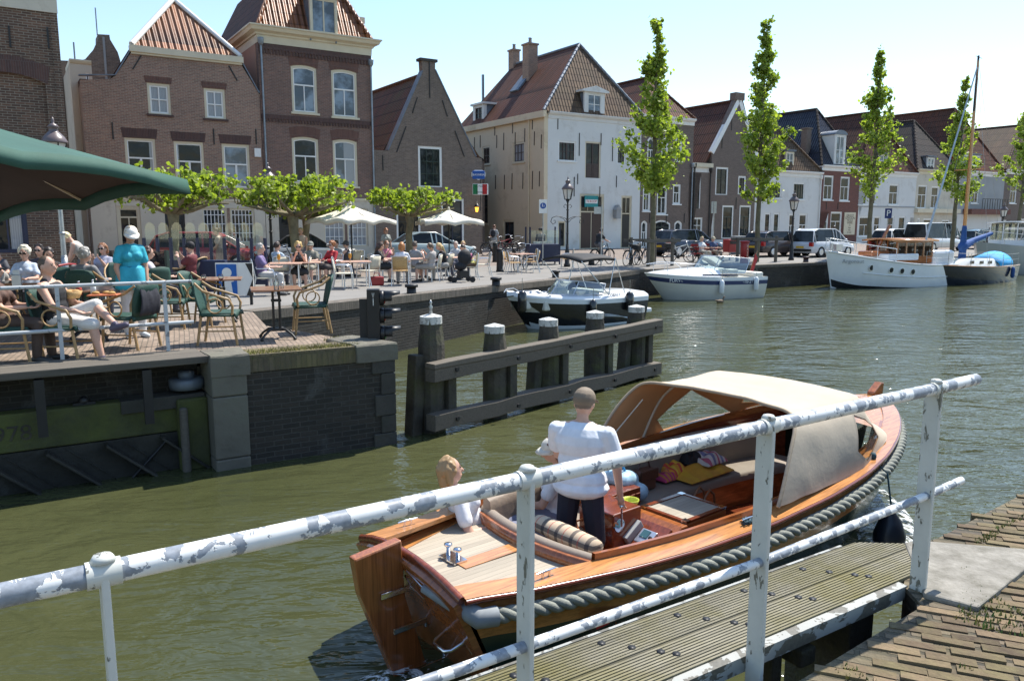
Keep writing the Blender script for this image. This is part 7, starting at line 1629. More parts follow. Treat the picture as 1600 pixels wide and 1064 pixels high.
for y in(-.98,.98):mb.tube([(L*.36,y,.95),(L*.30,y*.96,2.05)],.016,6);mb.tube([(L*.36,y,.95),(L*.58,y*.96,1.98)],.016,6);mb.tube([(L*.2,y*.9,.95),(L*.30,y*.96,2.05)],.014,6)
mb.build('canopy_frame',M['alu'],t);mb=MB();rows=[[Vector((L*.30+L*.28*f,y*.9,1.92+.16*math.cos(y*1.3)+.05*math.sin(f*3.1)-.04*f))for y in np.linspace(-1,1,11)]for f in np.linspace(0,1,6)];mb.grid(rows);mb.build('canopy',colmat('cloth',(.012,.012,.014)),t,solid=.07)
mb=MB();[mb.tube([(L*.78,s_*.72,1.0),(L*.86,s_*.6,1.16),(L*.95,s_*.36,1.17),(L*1.0,s_*.14,1.1)],.014,6)for s_ in(1,-1)];mb.build('bow_rail',M['alu'],t)
th=next(i for i in range(1))
for x,y in((L*.86,0),(L*.80,0)):
 q=sp(x,.62);mb=MB();mb.ell((q.x,q.y+.0,q.z),(.10,.03,.055),10);mb.build('hull_light',M['chrome'],t)
mb=MB()
for k in range(5):
 pts=[]
 for f in np.linspace(0,1,12):x=L*(.08+.44*f)+.0;q=sp(x,.40+.36*(1-f)**2*(1-k*.13)+.02*k);pts.append(q+Vector((0,.012,0)))
 mb.tube(pts,[.03*(1-abs(2*f-.8))+.01 if k else .05*(1-f)+.012 for f in np.linspace(0,1,12)],5,flat=.3)
mb.build('swoosh_graphic',P('silver_graphic',(.5,.54,.58),.35),t)
q=sp(L*.35,.14);text('lettering','COBALT',.14,(L*.33,q.y+.02,.93),(math.pi/2,0,math.pi),NV,t,.002)
fender(t,(L*.52,half(L*.5)+.08,.25),BK,.62,.11);fender(t,(L*.2,half(L*.2)+.08,.4),BK,.62,.13);fender(t,(L*.97,.55,.55),BK,.65,.13)
mb=MB();mb.tube([(L*.98,.2,1.02),(L*1.05,-.5,.9),(L*.95,-1.6,.95)],.016,6);mb.build('mooring_line',M['rubber'],t)
mb=MB();mb.box(-.45,-.7,.25,.02,.7,.4);mb.build('swim_platform',WP,t,bevel=.04)
t,L=boat('motorboat','white cuddy motorboat with a navy stripe and sloping windscreen',Vector((5.35,31.6,0)),Vector((10.35,33.75,0)),'motorboat')
half,sh,sp=loft_hull(t,L,2.2,(.88,.88,1.12),-.4,((0,WP),(.08,NV),(.30,GC)),GC,1.1,.92,.42)
mb=MB();rows=[]
for f in np.linspace(.42,.97,12):x=L*f;b=half(x)*.8;z=sh(x);h_=.42*max(0,1-(f-.42)/.55)**.7;rows.append([Vector((x,b*q,z+h_*(1-abs(q)**4)**.8))for q in np.linspace(1,-1,11)])
mb.grid(rows,0,True);mb.build('cabin_top',WP,t);windscreen(t,L*.22,L*.58,.98,1.05,1.75,.55)
mb=MB();mb.cbox((L*.28,.45,.95),(.5,.5,.5));mb.cbox((L*.28,-.45,.95),(.5,.5,.5));mb.cbox((L*.08,0,.92),(.5,1.9,.3));mb.build('seat_cushion',VN,t,bevel=.06)
mb=MB();[mb.tube([(L*.5,s_*.95,1.0),(L*.62,s_*.88,1.45),(L*.8,s_*.6,1.5),(L*.97,s_*.15,1.45)],.015,6)for s_ in(1,-1)];[mb.tube([(L*f,s_*half(L*f)*.9,sh(L*f)),(L*f,s_*half(L*f)*.86,1.45)],.012,5)for f in(.72,.86)for s_ in(1,-1)];mb.build('bow_rail',M['alu'],t)
mb=MB();mb.bar((L*.3,half(L*.3)+.012,.98),(L*.62,half(L*.62)-.0,1.03),.01,.06,up=(0,0,1));mb.build('stripe',NV,t)
q=sp(L*.75,.2);text('lettering','FURVOR',.2,(L*.79,half(L*.79)-.03,sh(L*.79)-.2),(math.pi/2,0,math.pi-.28),WP,t,.004);text('lettering','-10-21',.2,(L*.2,half(L*.2)+.015,.70),(math.pi/2,0,math.pi),WP,t,.003)
fender(t,(L*.46,half(L*.46)+.09,.22),WP,.6,.1);fender(t,(L*.13,half(L*.13)+.09,.3),WP,.6,.1)
mb=MB();mb.tube([(0,-.2,.9),(-.5,-.3,1.9)],.012,5);mb.build('flag_staff',M['varnL'],t);mb=MB();mb.grid([[Vector((-.1-.25*f-.1*g,-.22-.04*math.sin(g*6),1.15+.7*f-.5*g*.6))for g in np.linspace(0,1,6)]for f in(0,.34,.67,1)]);mb.build('flag',colmat('cloth',(.4,.04,.04)),t)
t,L=boat('motor_yacht','white classic motor yacht with varnished wheelhouse and four portholes',Vector((15.0,37.55,0)),Vector((22.2,40.5,0)),'motor yacht')
half,sh,sp=loft_hull(t,L,2.9,(1.05,1.05,1.78),-.6,((0,WP),(.0,WP),(11-0+-.92+10-10,WP)),WP,.5,.7,.35,full=.5,fine=2.1)
mb=MB();[mb.tube([sp(L*f,.02)+Vector((0,.02,0))if 0 else Vector((L*f,s_*(half(L*f)+.01),sh(L*f)))for f in np.linspace(0,.99,24)],.035,6)for s_ in(1,-1)];mb.tube([sp(L*f,.42)+Vector((0,.015,0))for f in np.linspace(.05,.82,20)],.02,6);mb.build('rubbing_strake',WP,t)
mb=MB();rows=[[sp(L*f,th)+Vector((0,.012,0))for th in np.linspace(.76,1.0,5)]for f in np.linspace(0,.995,24)];mb.grid(rows,0,True);mb.build('boot_stripe',BK,t)
for f in(.47,.56,.64,.77):q=sp(L*f,.27);q2=sp(L*f,.30);mb=MB();n_=Vector((0,1,-.1)).normalized();mb.cyl(q-n_*.02,q+n_*.02,.15,None,16);po=mb.build('porthole',M['chrome'],t);mb=MB();mb.cyl(q,q+n_*.025,.12,None,16);mb.build('pane',M['gl'],po)
text('lettering','Argonaut',.26,(L*.875,half(L*.875)+.03,1.3),(math.pi/2,0,math.pi-.55),M['greyplaster'],t,.003)
mb=MB();mb.box(L*.36,-1.0,1.3,L*.62,1.0,1.62);mb.build('coach_roof',WP,t,bevel=.06)
def wheelhouse(t,x0,x1,hw,z0,z1,m,roofm,nwin):
 mb=MB();mb.box(x0,-hw,z0,x1,hw,z0+.35)
 for s_ in(-1,1):
  for k in range(nwin+1):x=x0+(x1-x0)*k/nwin;mb.bar((x,s_*(hw-.03),z0+.3),(x-.05,s_*(hw-.09),z1),.08,.08)
  mb.box(x0-.05,s_*(hw-.07)-.03,z1-.1,x1,s_*(hw-.07)+.03,z1)
 for y in(-hw*.33,hw*.33):mb.bar((x1,y,z0+.3),(x1-.05,y,z1),.06,.06)
 w=mb.build('wheelhouse',m,t);g=MB();g.box(x0+.02,-hw+.05,z0+.34,x1-.02,hw-.05,z1-.05);g.build('windows',clear_glass('cabin_glass',(.55,.6,.6),.6),w)
 r=MB();rows=[[Vector((x,hw*1.1*q,z1+.02+.1*(1-q*q)))for q in np.linspace(1,-1,9)]for x in(x0-.3,(x0+x1)/2,x1+.25)];r.grid(rows);r.build('wheelhouse_roof',roofm,w,solid=.07)
wheelhouse(t,L*.24,L*.54,.95,1.15,2.25,M['varn'],M['varnL'],4)
mb=MB();mb.box(L*.03,-.95,1.0,L*.23,.95,1.75);mb.build('aft_cabin_cover',WP,t,bevel=.15);mb=MB();mb.cbox((L*.60,0,1.62),(1.3,.9,.25));mb.build('hatch',M['varn'],t,bevel=.08)
mb=MB();pts=[Vector((L*f,half(L*f)*.93,sh(L*f)+.62))for f in np.linspace(.60,.985,10)]
for s_ in(1,-1):mb.tube([Vector((p.x,p.y*s_,p.z))for p in pts],.02,6)
mb.tube([pts[-1],Vector((L+.05,0,pts[-1].z)),Vector((pts[-1].x,-pts[-1].y,pts[-1].z))],.02,6)
for k in(0,3,6,9):
 for s_ in(1,-1):p=pts[k];mb.tube([(p.x,p.y*s_,sh(p.x)),(p.x,p.y*s_,p.z)],.016,5)
mb.build('bow_rail',WP,t);mb=MB();mb.bar((L*.60,.1,1.7),(L*.50,.1,3.0),.11,.09);mb.build('signal_mast',M['varn'],t);mb=MB();mb.tube([(L*.95,0,sh(L*.95)),(L*.95,0,2.15)],.1,8);mb.cbox((L*.93,.1,1.95),(.4,.4,.3));mb.build('anchor_winch',M['alu'],t)
mb=MB();[mb.box(L*.245,y-.3,1.25,L*.255,y+.3,2.0)for y in(-.5,.5)];mb.build('cabin_door',M['varn'],t)
bow,st=Vector((19.9,38.6,0)),Vector((27.4,43.7,0));t,L=boat('sailing_yacht','dark blue sailing yacht with a tall wooden mast and bright blue sail cover',bow,st,'sailing yacht')
BL=paint('dark_blue_hull',(.014,.017,.026));BC=colmat('cloth',(.015,.07,.24));BC2=colmat('cloth',(.02,.27,.55))
half,sh,sp=loft_hull(t,L,2.8,(.82,.82,1.1),-.6,((0,BL),),GC,1.5,.6,.5,full=.45)
mb=MB();[mb.tube([Vector((L*f,s_*half(L*f),sh(L*f)+.02))for f in np.linspace(0,.99,24)],.03,6)for s_ in(1,-1)];mb.build('toe_rail',M['varnL'],t);mb=MB();rows=[[sp(L*f,th)+Vector((0,.012,0))for th in(.78,.86)]for f in np.linspace(.0,.97,24)];mb.grid(rows,0,True);mb.build('boot_stripe',WP,t)
mb=MB();rows=[]
for f in np.linspace(.22,.72,10):x=L*f;b=.85*(1-max(0,(f-.5)/.4)**2);h_=.42*(1-max(0,(f-.55)/.2)**2);rows.append([Vector((x,b*q,sh(x)+max(h_,0)*(1-abs(q)**6)))for q in np.linspace(1,-1,11)])
mb.grid(rows,0,True);mb.build('coach_roof',GC,t)
for f in(.58,.47,.37):mb=MB();mb.cbox((L*f,.83,sh(L*f)+.22),(.42,.02,.16));mb.build('cabin_window',M['gl'],t,bevel=.005)
mx=L*.51;M0=1.2;mtop=atd(1523,95,41).z-WZ
mb=MB();mb.tube([(mx,0,M0-.3),(mx,0,mtop*.55),(mx+.05,0,mtop)],[.095,.085,.055],10);mb.build('mast',M['varnL'],t);mb=MB();mb.tube([(mx+.05,0,mtop*.78),(mx+.05,0,mtop+.25)],[.062,.05],8);mb.tube([(mx-.3,0,mtop+.15),(mx+.3,0,mtop+.2)],.012,5);mb.build('masthead',M['rubber'],t)
mb=MB();mb.tube([(mx,-.75,mtop*.52),(mx,.75,mtop*.52)],.025,6);mb.build('spreader',M['varnL'],t)
mb=MB();mb.tube([(L*.97,0,1.15),(mx+.1,0,mtop*.97)],[.06,.03],8);mb.build('furled_jib',P('furled_sailcloth',(.45,.52,.58),.7),t)
mb=MB();mb.tube([(0.1,0,.9),(mx,0,mtop)],.007,4)
for s_ in(1,-1):mb.tube([(mx-.1,s_*1.25,.95),(mx,s_*.75,mtop*.52),(mx,0,mtop*.95)],.007,4)
mb.build('rigging',M['galv'],t)
mb=MB();mb.tube([(mx-.05,0,2.0),(mx-1.4,0,2.25),(mx-3.0,0,2.55)],[.16,.15,.10],10);mb.cap((mx,0,1.3),(mx-.0,0,2.9),.2,.12,10);mb.cap((mx,0,1.9),(mx-.8,0,2.1),.26,.18,10);blob_obj('sail_cover',mb,.04,BC,t)
mb=MB();rows=[[Vector((L*(.12+.16*f),1.0*math.cos(a),sh(1)+.02+(.75-.35*f)*math.sin(a)))for a in np.linspace(.05,3.09,11)]for f in(0,.5,1)];mb.grid(rows);mb.build('spray_hood',BC2,t,solid=.02)
mb=MB()
for s_ in(1,-1):
 for z in(.35,.65):mb.tube([Vector((L*f,s_*half(L*f)*.96,sh(L*f)+z))for f in np.linspace(.02,.95,12)],.008,4)
 for f in(.03,.18,.33,.5,.66,.82,.95):mb.tube([(L*f,s_*half(L*f)*.96,sh(L*f)),(L*f,s_*half(L*f)*.96,sh(L*f)+.66)],.012,5)
mb.build('guard_rail',M['galv'],t);fender(t,(L*.2,half(L*.2)+.1,.2),BC,.6,.1)
t,L=boat('cabin_cruiser','white-topped grey cabin cruiser half cut off at the right edge',Vector((27.6,46.8,0)),Vector((36.6,52.8,0)),'cabin cruiser')
half,sh,sp=loft_hull(t,L,3.2,(1.5,1.5,2.0),-.6,((0,paint('grey_hull',(.33,.34,.33))),),WP,.8,.85,.35)
wheelhouse(t,L*.3,L*.62,1.25,1.7,3.1,WP,WP,4);mb=MB();[mb.tube([Vector((L*f,s_*half(L*f)*.95,sh(L*f)+.7))for f in np.linspace(.55,.98,8)],.02,6)for s_ in(1,-1)];[mb.tube([(L*f,s_*half(L*f)*.95,sh(L*f)),(L*f,s_*half(L*f)*.95,sh(L*f)+.7)],.016,5)for f in(.55,.7,.85,.97)for s_ in(1,-1)];mb.build('bow_rail',M['galv'],t)
p=at(1125,473,WZ);t=empty('duck',p,.4,'small brown duck swimming on the canal beyond the timber fence','duck');mb=MB();mb.ell((0,0,.05),(.17,.09,.08),12);mb.cap((.12,0,.08),(.17,0,.2),.035,.03);mb.ell((.19,0,.22),(.045,.035,.035),10);mb.cap((.22,0,.215),(.27,0,.205),.014,.01);mb.cap((-.13,0,.08),(-.24,0,.11),.04,.015);blob_obj('body',mb,.012,colmat('feather',(.16,.11,.07)),t)
t=empty('guide_fence',at(835,642,WZ),0,'heavy dark timber guide fence of five capped piles and two long beams','guide fence');o_=at(835,642,WZ)
piles=[((676,672),494,62,28),((773,650),509,56,24),((856,626),499,52,23),((928,606),488,46,20),((992,588),479,44,20)]
rw=random.Random(4);P_=[]
for i,((bx,by),yt,w,c)in enumerate(piles):
 b=at(bx,by,WZ);k=b.y/FPX;zt=atd(bx,yt,b.y).z-WZ;r=.198;q=b-o_;P_.append((q,zt));mb=MB();n=12;rows=[]
 for z,f in((-1.6,1),(0,1),(zt*.55,1.02),(zt-.42,1.0),(zt-.1,.80),(zt-.02,.78)):rows.append([q+Vector((r*f*math.cos(a)*(1+.05*math.sin(3*a+i)),r*f*math.sin(a)*(1+.05*math.sin(3*a+i)),z))for a in np.linspace(0,6.283,n+1)[:-1]])
 mb.grid(rows,0,False,True);mb.add(rows[-1],[tuple(range(n))]);pl=mb.build('pile',M['wetwood'],t)
 mb=MB();mb.lathe([(r*.84,zt-.11),(r*.84,zt)],q,14,smooth=False);mb.lathe([(r*.84,zt),(.02,zt+.04)],q,14,smooth=False);mb.build('pile_cap',chipped('weathered_cap_paint',(.55,.55,.52),(.3,.3,.28),.56,(12,12,12)),pl)
 if i==0:mb=MB();mb.lathe([(.03,zt+.03),(.02,zt+.1),(.03,zt+.14),(.012,zt+.17),(.025,zt+.2),(.005,zt+.24)],q,10);mb.build('finial',M['galv'],pl)
fd=(P_[4][0]-P_[0][0]);fd.z=0;fd.normalize();fn=Vector((fd.y,-fd.x,0))
def beamz(px0,py0,px1,py1):
 r=[]
 for px,py,(q,z)in((px0,py0,P_[0]),(px1,py1,P_[4])):w=o_+q+fn*.26;r.append(atd(px,py,w.y).z-WZ)
 return r
for(y0,y1),nm,h in(((578,512),'upper',.27),((655,578),'lower',.24)):
 za,zb=beamz(676,y0,992,y1);zm=(za+zb)/2;mb=MB();A=P_[0][0]+fn*.27-fd*.28;B=P_[4][0]+fn*.27+fd*.42;A.z=za;B.z=zb;N=14;prev=None
 rows=[]
 for k in range(N+1):p=A.lerp(B,k/N);s_=.012*math.sin(k*1.7)if nm=='lower' else 0.004*math.sin(k);rows.append([p+fn*a+Vector((0,0,b+s_+rw.uniform(-.006,.006)))for a,b in((.10,-h/2),(.10,h/2),(-.10,h/2),(-.10,-h/2))])
 mb.grid(rows,0,False,True);mb.add(rows[0],[(0,1,2,3)]);mb.add(rows[-1],[(3,2,1,0)]);bm2=mb.build('beam',planks('fence_beam_timber',(.105,.088,.068),2,.5,.85,.8,var=.5,bump=.012),t,bevel=.012)
 for q,_ in P_:f=(q-P_[0][0]).dot(fd);z=za+(zb-za)*f/(P_[4][0]-P_[0][0]).dot(fd);c=q+fd*.16+fn*.36;mb=MB();mb.cyl(Vector((c.x,c.y,z)),Vector((c.x,c.y,z))+fn*.035,.035,None,8);mb.build('bolt',M['iron'],bm2)
z0a,z0b=beamz(676,655,992,578);z1a,z1b=beamz(676,578,992,512)
for i,(q,_)in enumerate(P_):
 f=i/4;c=q+fd*.2+fn*.17;mb=MB();mb.bar(Vector((c.x,c.y,z0a+(z0b-z0a)*f)),Vector((c.x,c.y,z1a+(z1b-z1a)*f)),.17,.14,up=tuple(fn));mb.build('packing_block',M['wetwood'],t,bevel=.01)
for i,dx in((0,-.36),(2,-.40),(4,-.42)):
 q,zt=P_[i];a=q+fd*(dx-.1)-fn*.05;b=q+fd*(dx+.12)-fn*.05;mb=MB();mb.bar(Vector((a.x,a.y,-1.4)),Vector((b.x,b.y,zt-.55)),.2,.2,up=tuple(fn));mb.build('raking_pile',M['wetwood'],t,bevel=.02)
SY=R(39.52);sl_=empty('wooden_sloop',(-.64,5.17,WZ),SY,'varnished wooden open sloop with a taupe spray hood and thick rope fender, passing the railing','sloop')
LB=6.66;XA=-.09;_x=[XA,.3,.7,1.2,1.8,2.6,3.5,4.2,4.8,5.3,5.7,6.05,6.35,6.55,6.66];_b=[.62,.72,.80,.91,1.01,1.09,1.12,1.08,.98,.84,.69,.52,.33,.16,.03];_z=[.74,.71,.695,.685,.685,.70,.745,.79,.83,.87,.90,.93,.955,.975,.985]
gx=np.linspace(XA,LB,137);kern=np.ones(7)/7
gb=np.convolve(np.pad(np.interp(gx,_x,_b),3,'edge'),kern,'valid');gz=np.convolve(np.pad(np.interp(gx,_x,_z),3,'edge'),kern,'valid');gb[-1]=.03
hb=lambda x:float(np.interp(x,gx,gb));hz_=lambda x:float(np.interp(x,gx,gz))
def hs(x,th):
 b,zs=hb(x),hz_(x);f=x/LB;e=.42+.62*max(0,(f-.4)/.6);zk=-.45;s_=math.sin(th);y=b*max(math.cos(th),0)**e;z=zs-(zs-zk)*s_**1.1
 dz=zs-z;xx=x-.42*max(0,(f-.55)/.45)**1.5*dz+.42*dz*min(1.2,max(0,1-x/.8))
 return Vector((xx,y,z))
xs=list(np.linspace(XA,LB,62));ths=[0,.08,.16,.24,.30,.38,.5,.7,.95,1.2,1.4,1.5708]
mb=MB()
for sg in(1,-1):mb.grid([[Vector((p.x,p.y*sg,p.z))for p in(hs(x,t_)for t_ in ths)]for x in xs],0,True,flip=(sg<0))
for i,f in enumerate(mb.f):c=sum((mb.v[k]for k in f),Vector())/4;mb.m[i]=0 if hz_(max(XA,min(LB,c.x)))-c.z<.30 else 1
mb.build('hull',[varnish('varnished_strake',(.46,.19,.055)),M['hullG']],sl_)
tr_=[hs(XA,t_)for t_ in ths];ring=tr_+[Vector((p.x,-p.y,p.z))for p in reversed(tr_[:-1])]
top=[Vector((XA-.02*(1-(y/.62)**2),y,.74+.10*(1-(y/.62)**2)))for y in np.linspace(-.6,.6,9)]
mb=MB();mb.slab([p+Vector((-.03,0,0))for p in ring+top[1:-1]],-.05);tm=mb.build('transom',M['varn'],sl_)
mb=MB();mb.tube([p+Vector((-.02,0,.015))for p in[Vector((XA,-.64,.73))]+top[1:-1]+[Vector((XA,.64,.73))]],.028,8,flat=1.2);mb.build('transom_cap',M['varnD'],tm)
def along(y_in,dz,x0,x1,n=60):return[Vector((x,hb(x)-y_in if hb(x)>y_in else 0.0,hz_(x)+dz))for x in np.linspace(x0,x1,n)]
for sg in(1,-1):
 def mir(L):return[Vector((p.x,p.y*sg,p.z))for p in L]
 ins=lambda x:.17
 A,B,C,D=(mir(along(o,d,XA,LB-.03))for o,d in((-.03,-.012),(-.03,.022),(.155,.034),(.155,.0)))
 mb=MB();mb.grid([A,B,C,D],0,False,flip=sg>0);mb.build('cap_rail',M['varnL'],sl_)
 mb=MB();mb.tube(mir(along(-.028,.0,XA,LB)),.022,6,0,flat=.9);mb.build('rub_rail',M['varnD'],sl_)
 x0,x1=1.0,5.55
 I1,I2,I3,I4=(mir(along(o,d,x0,x1))for o,d in((.15,.03),(.148,.085),(.178,.085),(.185,.02)))
 mb=MB();mb.grid([I1,I2,I3,I4],0,False,flip=sg>0);mb.build('coaming',M['varn'],sl_)
 W1=mir(along(.18,.03,x0,x1));W2=[Vector((p.x,p.y*.93,.03))for p in W1];mb=MB();mb.grid([W1,W2],0,False,flip=sg>0);mb.build('ceiling_boards',M['varnD'],sl_,solid=.01)
 x0=XA+.10;pts=[Vector((q.x,q.y+.055,q.z-.115))for q in(Vector((x,hb(x),hz_(x)))for x in np.linspace(x0,LB-.06,420))];pts=mir(pts)
 mb=MB();tw=0;ctr=pts;L_=0
 for s_ in range(3):
  P3=[];L_=0
  for i,p in enumerate(ctr):
   if i:L_+=(p-ctr[i-1]).length
   d=(ctr[min(i+1,len(ctr)-1)]-ctr[max(i-1,0)]).normalized();a,b_=frame_from(d);th=L_*2*math.pi/.30*sg+s_*2.094;P3.append(p+(a*math.cos(th)+b_*math.sin(th))*.026)
  mb.tube(P3,.0305,7)
 ro=mb.build('rope_fender',M['rope'],sl_)
 a=ctr[0];mb=MB();e=Vector((XA-.07,sg*.28,.71));mb.tube([ctr[6],a+Vector((-.02,-sg*.01,0)),a.lerp(e,.4)+Vector((-.02,0,.02)),e],[.066,.068,.06,.028],12);mb.build('rope_binding',P('grey_leather_binding',(.26,.28,.29),.8,.15,10),ro)
 mb=MB();mb.tube([e,e+Vector((-.0,-sg*.2,.05))],.009,6);mb.ell(e,.016,8);mb.build('rope_shackle',M['chrome'],ro)
mb=MB();mb.prism([(-.02,-.2),(.07,.0),(.09,.17),(.02,.18),(-.16,.08),(-.16,-.2)],(LB-.02,.045,.985),(1,0,0),(0,0,1),0,.09);mb.build('stem_head',M['varn'],sl_,bevel=.012)
mb=MB();rows=[[Vector((x,(hb(x)-.13)*q if hb(x)>.14 else .01*q,hz_(x)+.01+.05*(1-q*q)))for q in np.linspace(1,-1,9)]for x in np.linspace(5.45,LB-.15,12)];mb.grid(rows,0,True);mb.build('foredeck',M['varnL'],sl_)
def arcx(y):return 1.08-.16*(1-(y/.85)**2)
mb=MB();ys=np.linspace(.84,-.84,15);mb.grid([[Vector((XA+.05,y*.66,.62))for y in ys],[Vector((arcx(y)*.5,y*.86,.62))for y in ys],[Vector((arcx(y),y,.615))for y in ys]]);mb.build('aft_deck',M['teak'],sl_)
mb=MB();ys=np.linspace(-.86,.86,17);up_=[Vector((arcx(y),y,.70))for y in ys];mb.grid([[p-Vector((.03,0,.085))for p in up_],[p-Vector((.03,0,0))for p in up_],up_,[p-Vector((0,0,.5))for p in up_]]);mb.build('aft_coaming',M['varn'],sl_)
mb=MB();mb.box(.34,-.07,.622,.92,.07,.628);[mb.bar((XA+.06,s_*.50,.622),(1.06,s_*.84,.622),.13,.014)for s_ in(1,-1)];mb.box(XA+.04,-.5,.621,XA+.14,.5,.627);mb.build('deck_margin',M['varnL'],sl_)
mb=MB();mb.box(.30,.02,.63,.42,.22,.642);[mb.lathe([(.016,.64),(.014,.70),(.032,.715),(.03,.73),(.01,.735)],(.36,y,0),12)for y in(.06,.18)];mb.build('mooring_bitt',M['chrome'],sl_)
def cleat(x,sg,nm='cleat'):
 mb=MB();y=sg*(hb(x)-.07);z=hz_(x)+.03;[mb.cyl((x+d,y,z),(x+d,y,z+.035),.01,None,8)for d in(-.03,.03)];mb.tube([(x-.09,y,z+.04),(x,y,z+.042),(x+.09,y,z+.04)],[.006,.011,.006],8);mb.build(nm,M['chrome'],sl_)
cleat(.55,-1);cleat(.3,1);cleat(2.45,-1)
mb=MB();mb.prism([(-.42,.93),(-.06,.97),(-.04,.55),(.28,-.55),(.02,-.6),(-.14,.0),(-.38,.66)],(XA-.02,.045,0),(1,0,0),(0,0,1),0,.085);ru=mb.build('rudder',varnish('upright_mahogany',(.33,.105,.03),(22,16,.9)),sl_,bevel=.012)
for z,x in((.62,XA),(.34,XA+.09),(-.02,XA+.24)):mb=MB();mb.box(x-.26,-.062,z-.022,x+.05,-.048,z+.022);mb.cyl((x+.02,-.03,z-.06),(x+.02,-.03,z+.06),.016,None,10);mb.build('rudder_strap',M['chrome'],ru,bevel=.005)
mb=MB();mb.tube([(XA+.10,-.30,.37),(XA+.0,-.31,.335),(XA-.03,-.34,.33),(XA-.03,-.46,.33),(XA+.0,-.49,.335),(XA+.11,-.5,.37)],.013,8);mb.build('step_handle',M['chrome'],tm);mb=MB();mb.lathe([(.05,0),(.035,.03),(.01,.035)],(0,0,0),14,M=Matrix.Translation((XA+.24,-.36,.08))@Euler((0,-1.5708,0)).to_matrix().to_4x4());mb.build('exhaust',M['galv'],tm)
mb=MB();mb.tube([(XA-.05,-.02,.70),(XA-.06,-.12,.66),(XA-.07,-.28,.64)],.007,6);mb.tube([(XA+.02,-.3,.55),(XA+.07,-.5,.42),(XA+.12,-.56,.3)],.005,5);mb.build('stay_wire',M['chrome'],tm)
mb=MB();mb.cbox((.98,-hb(.98)-.015,.36),(.36,.012,.10));nb=mb.build('name_plate',M['rubber'],sl_);mb=MB();mb.cbox((.92,-hb(.95)-.025,.36),(.13,.008,.08));mb.build('plate_patch',colmat('sign_red',(.45,.02,.02)),nb)
mb=MB();rows=[[Vector((x,(hb(x)-.2)*.92*q,.03))for q in(1,.5,0,-.5,-1)]for x in np.linspace(.95,5.6,14)];mb.grid(rows,0,False);mb.build('cockpit_sole',M['varnD'],sl_)
def cushion(nm,pts,w,h,z,par=sl_,m=None):
 mb=MB();rows=[]
 for p,n_ in pts:rows.append([Vector((p[0],p[1],z))+Vector(n_)*(w*a)+Vector((0,0,b))for a,b in((0,0),(0,h*.8),(.06,h),(.5,h*1.06),(.94,h),(1,h*.8),(1,0))])
 mb.grid(rows,0,True);mb.add(rows[0],[tuple(range(7))]);mb.add(rows[-1],[tuple(range(6,-1,-1))]);o=mb.build(nm,m or M['cush'],par);
 for k,p in enumerate(o.data.polygons):pass
 return o
inn=lambda x:(hb(x)-.22)
pp=[((x,inn(x),0),(0,-1,0))for x in np.linspace(1.15,5.3,16)]
mb=MB();mb.grid([[Vector((p[0],p[1]-.46,.03))for p,_ in pp],[Vector((p[0],p[1]-.46,.30))for p,_ in pp],[Vector((p[0],p[1],.30))for p,_ in pp]],0,False);mb.build('port_bench',M['varn'],sl_)
cushion('seat_cushion',pp[4:],.48,.09,.30);cushion('seat_cushion',pp[:5],.48,.09,.30)
cushion('back_cushion',[((x,inn(x)+.0,0),(0,-1,0))for x in np.linspace(1.05,2.3,8)],.11,.40,.38,m=P('back_cushion_cloth',(.22,.165,.12),.6,.12,6,.01,7));cushion('back_cushion',[((x,inn(x)+.0,0),(0,-1,0))for x in np.linspace(2.75,5.2,10)],.1,.40,.38)
mb=MB();mb.box(1.1,-.8,.03,1.55,.55,.30);mb.build('aft_bench',M['varn'],sl_);cushion('seat_cushion',[((1.12,y,0),(1,0,0))for y in np.linspace(-.82,.6,8)],.46,.09,.30);cushion('back_cushion',[((arcx(y)+.02,y,0),(1,0,0))for y in np.linspace(-.78,.8,10)],.10,.30,.40)
mb=MB();mb.box(2.28,inn(2.5)-.5,.03,2.72,inn(2.5),.60);[mb.box(2.3+k*.07,inn(2.5)-.512,.08,2.36+k*.07,inn(2.5)-.501,.55)for k in range(6)];mb.build('locker',M['varnD'],sl_,bevel=.012)
EB=empty('engine_box',(0,0,0));EB.parent=sl_
mb=MB();mb.box(2.50,-.36,.03,3.08,.16,.50);mb.build('box_side',M['varn'],EB,bevel=.012);mb=MB();mb.box(2.54,-.31,.502,3.05,.11,.512);mb.build('teak_lid',M['teak'],EB);mb=MB();[mb.box(*q)for q in((2.5,-.36,.505,3.08,-.315,.522),(2.5,.115,.505,3.08,.16,.522),(3.052,-.31,.505,3.08,.11,.522),(2.5,-.31,.505,2.538,.11,.522))];mb.build('lid_frame',M['varnD'],EB);mb=MB();[mb.cbox((x,y,.515),(.06,.06,.022))for x in(2.53,3.05)for y in(-.33,.13)];mb.build('corner_plate',M['chrome'],EB)
mb=MB();mb.prism([(1.98,.03),(2.50,.03),(2.50,.50),(2.42,.50),(1.98,.22)],(0,.18,0),(1,0,0),(0,0,1),0,.56);mb.build('console',M['varn'],EB,bevel=.012)
def cons(u,y,w,h,th,m,nm,par=EB):
 a=math.atan2(.28,.44);c=Vector((1.98+u*math.cos(a),y,.22+u*math.sin(a)))+Vector((-math.sin(a),0,math.cos(a)))*th/2;mb=MB();mb.cbox(c,(h,w,th),0,0,0,-a);return mb.build(nm,m,par,bevel=.006)
cons(.26,-.10,.46,.38,.03,M['varnD'],'panel');cons(.27,.02,.17,.22,.10,M['greyplaster'],'instrument_cover');g_=cons(.25,-.21,.16,.15,.10,M['alu'],'chart_display');cons(.27,-.195,.08,.085,.108,P('display_screen',(.05,.12,.14),.1),'screen',g_);cons(.25,-.265,.03,.03,.115,M['rubber'],'knob',g_)
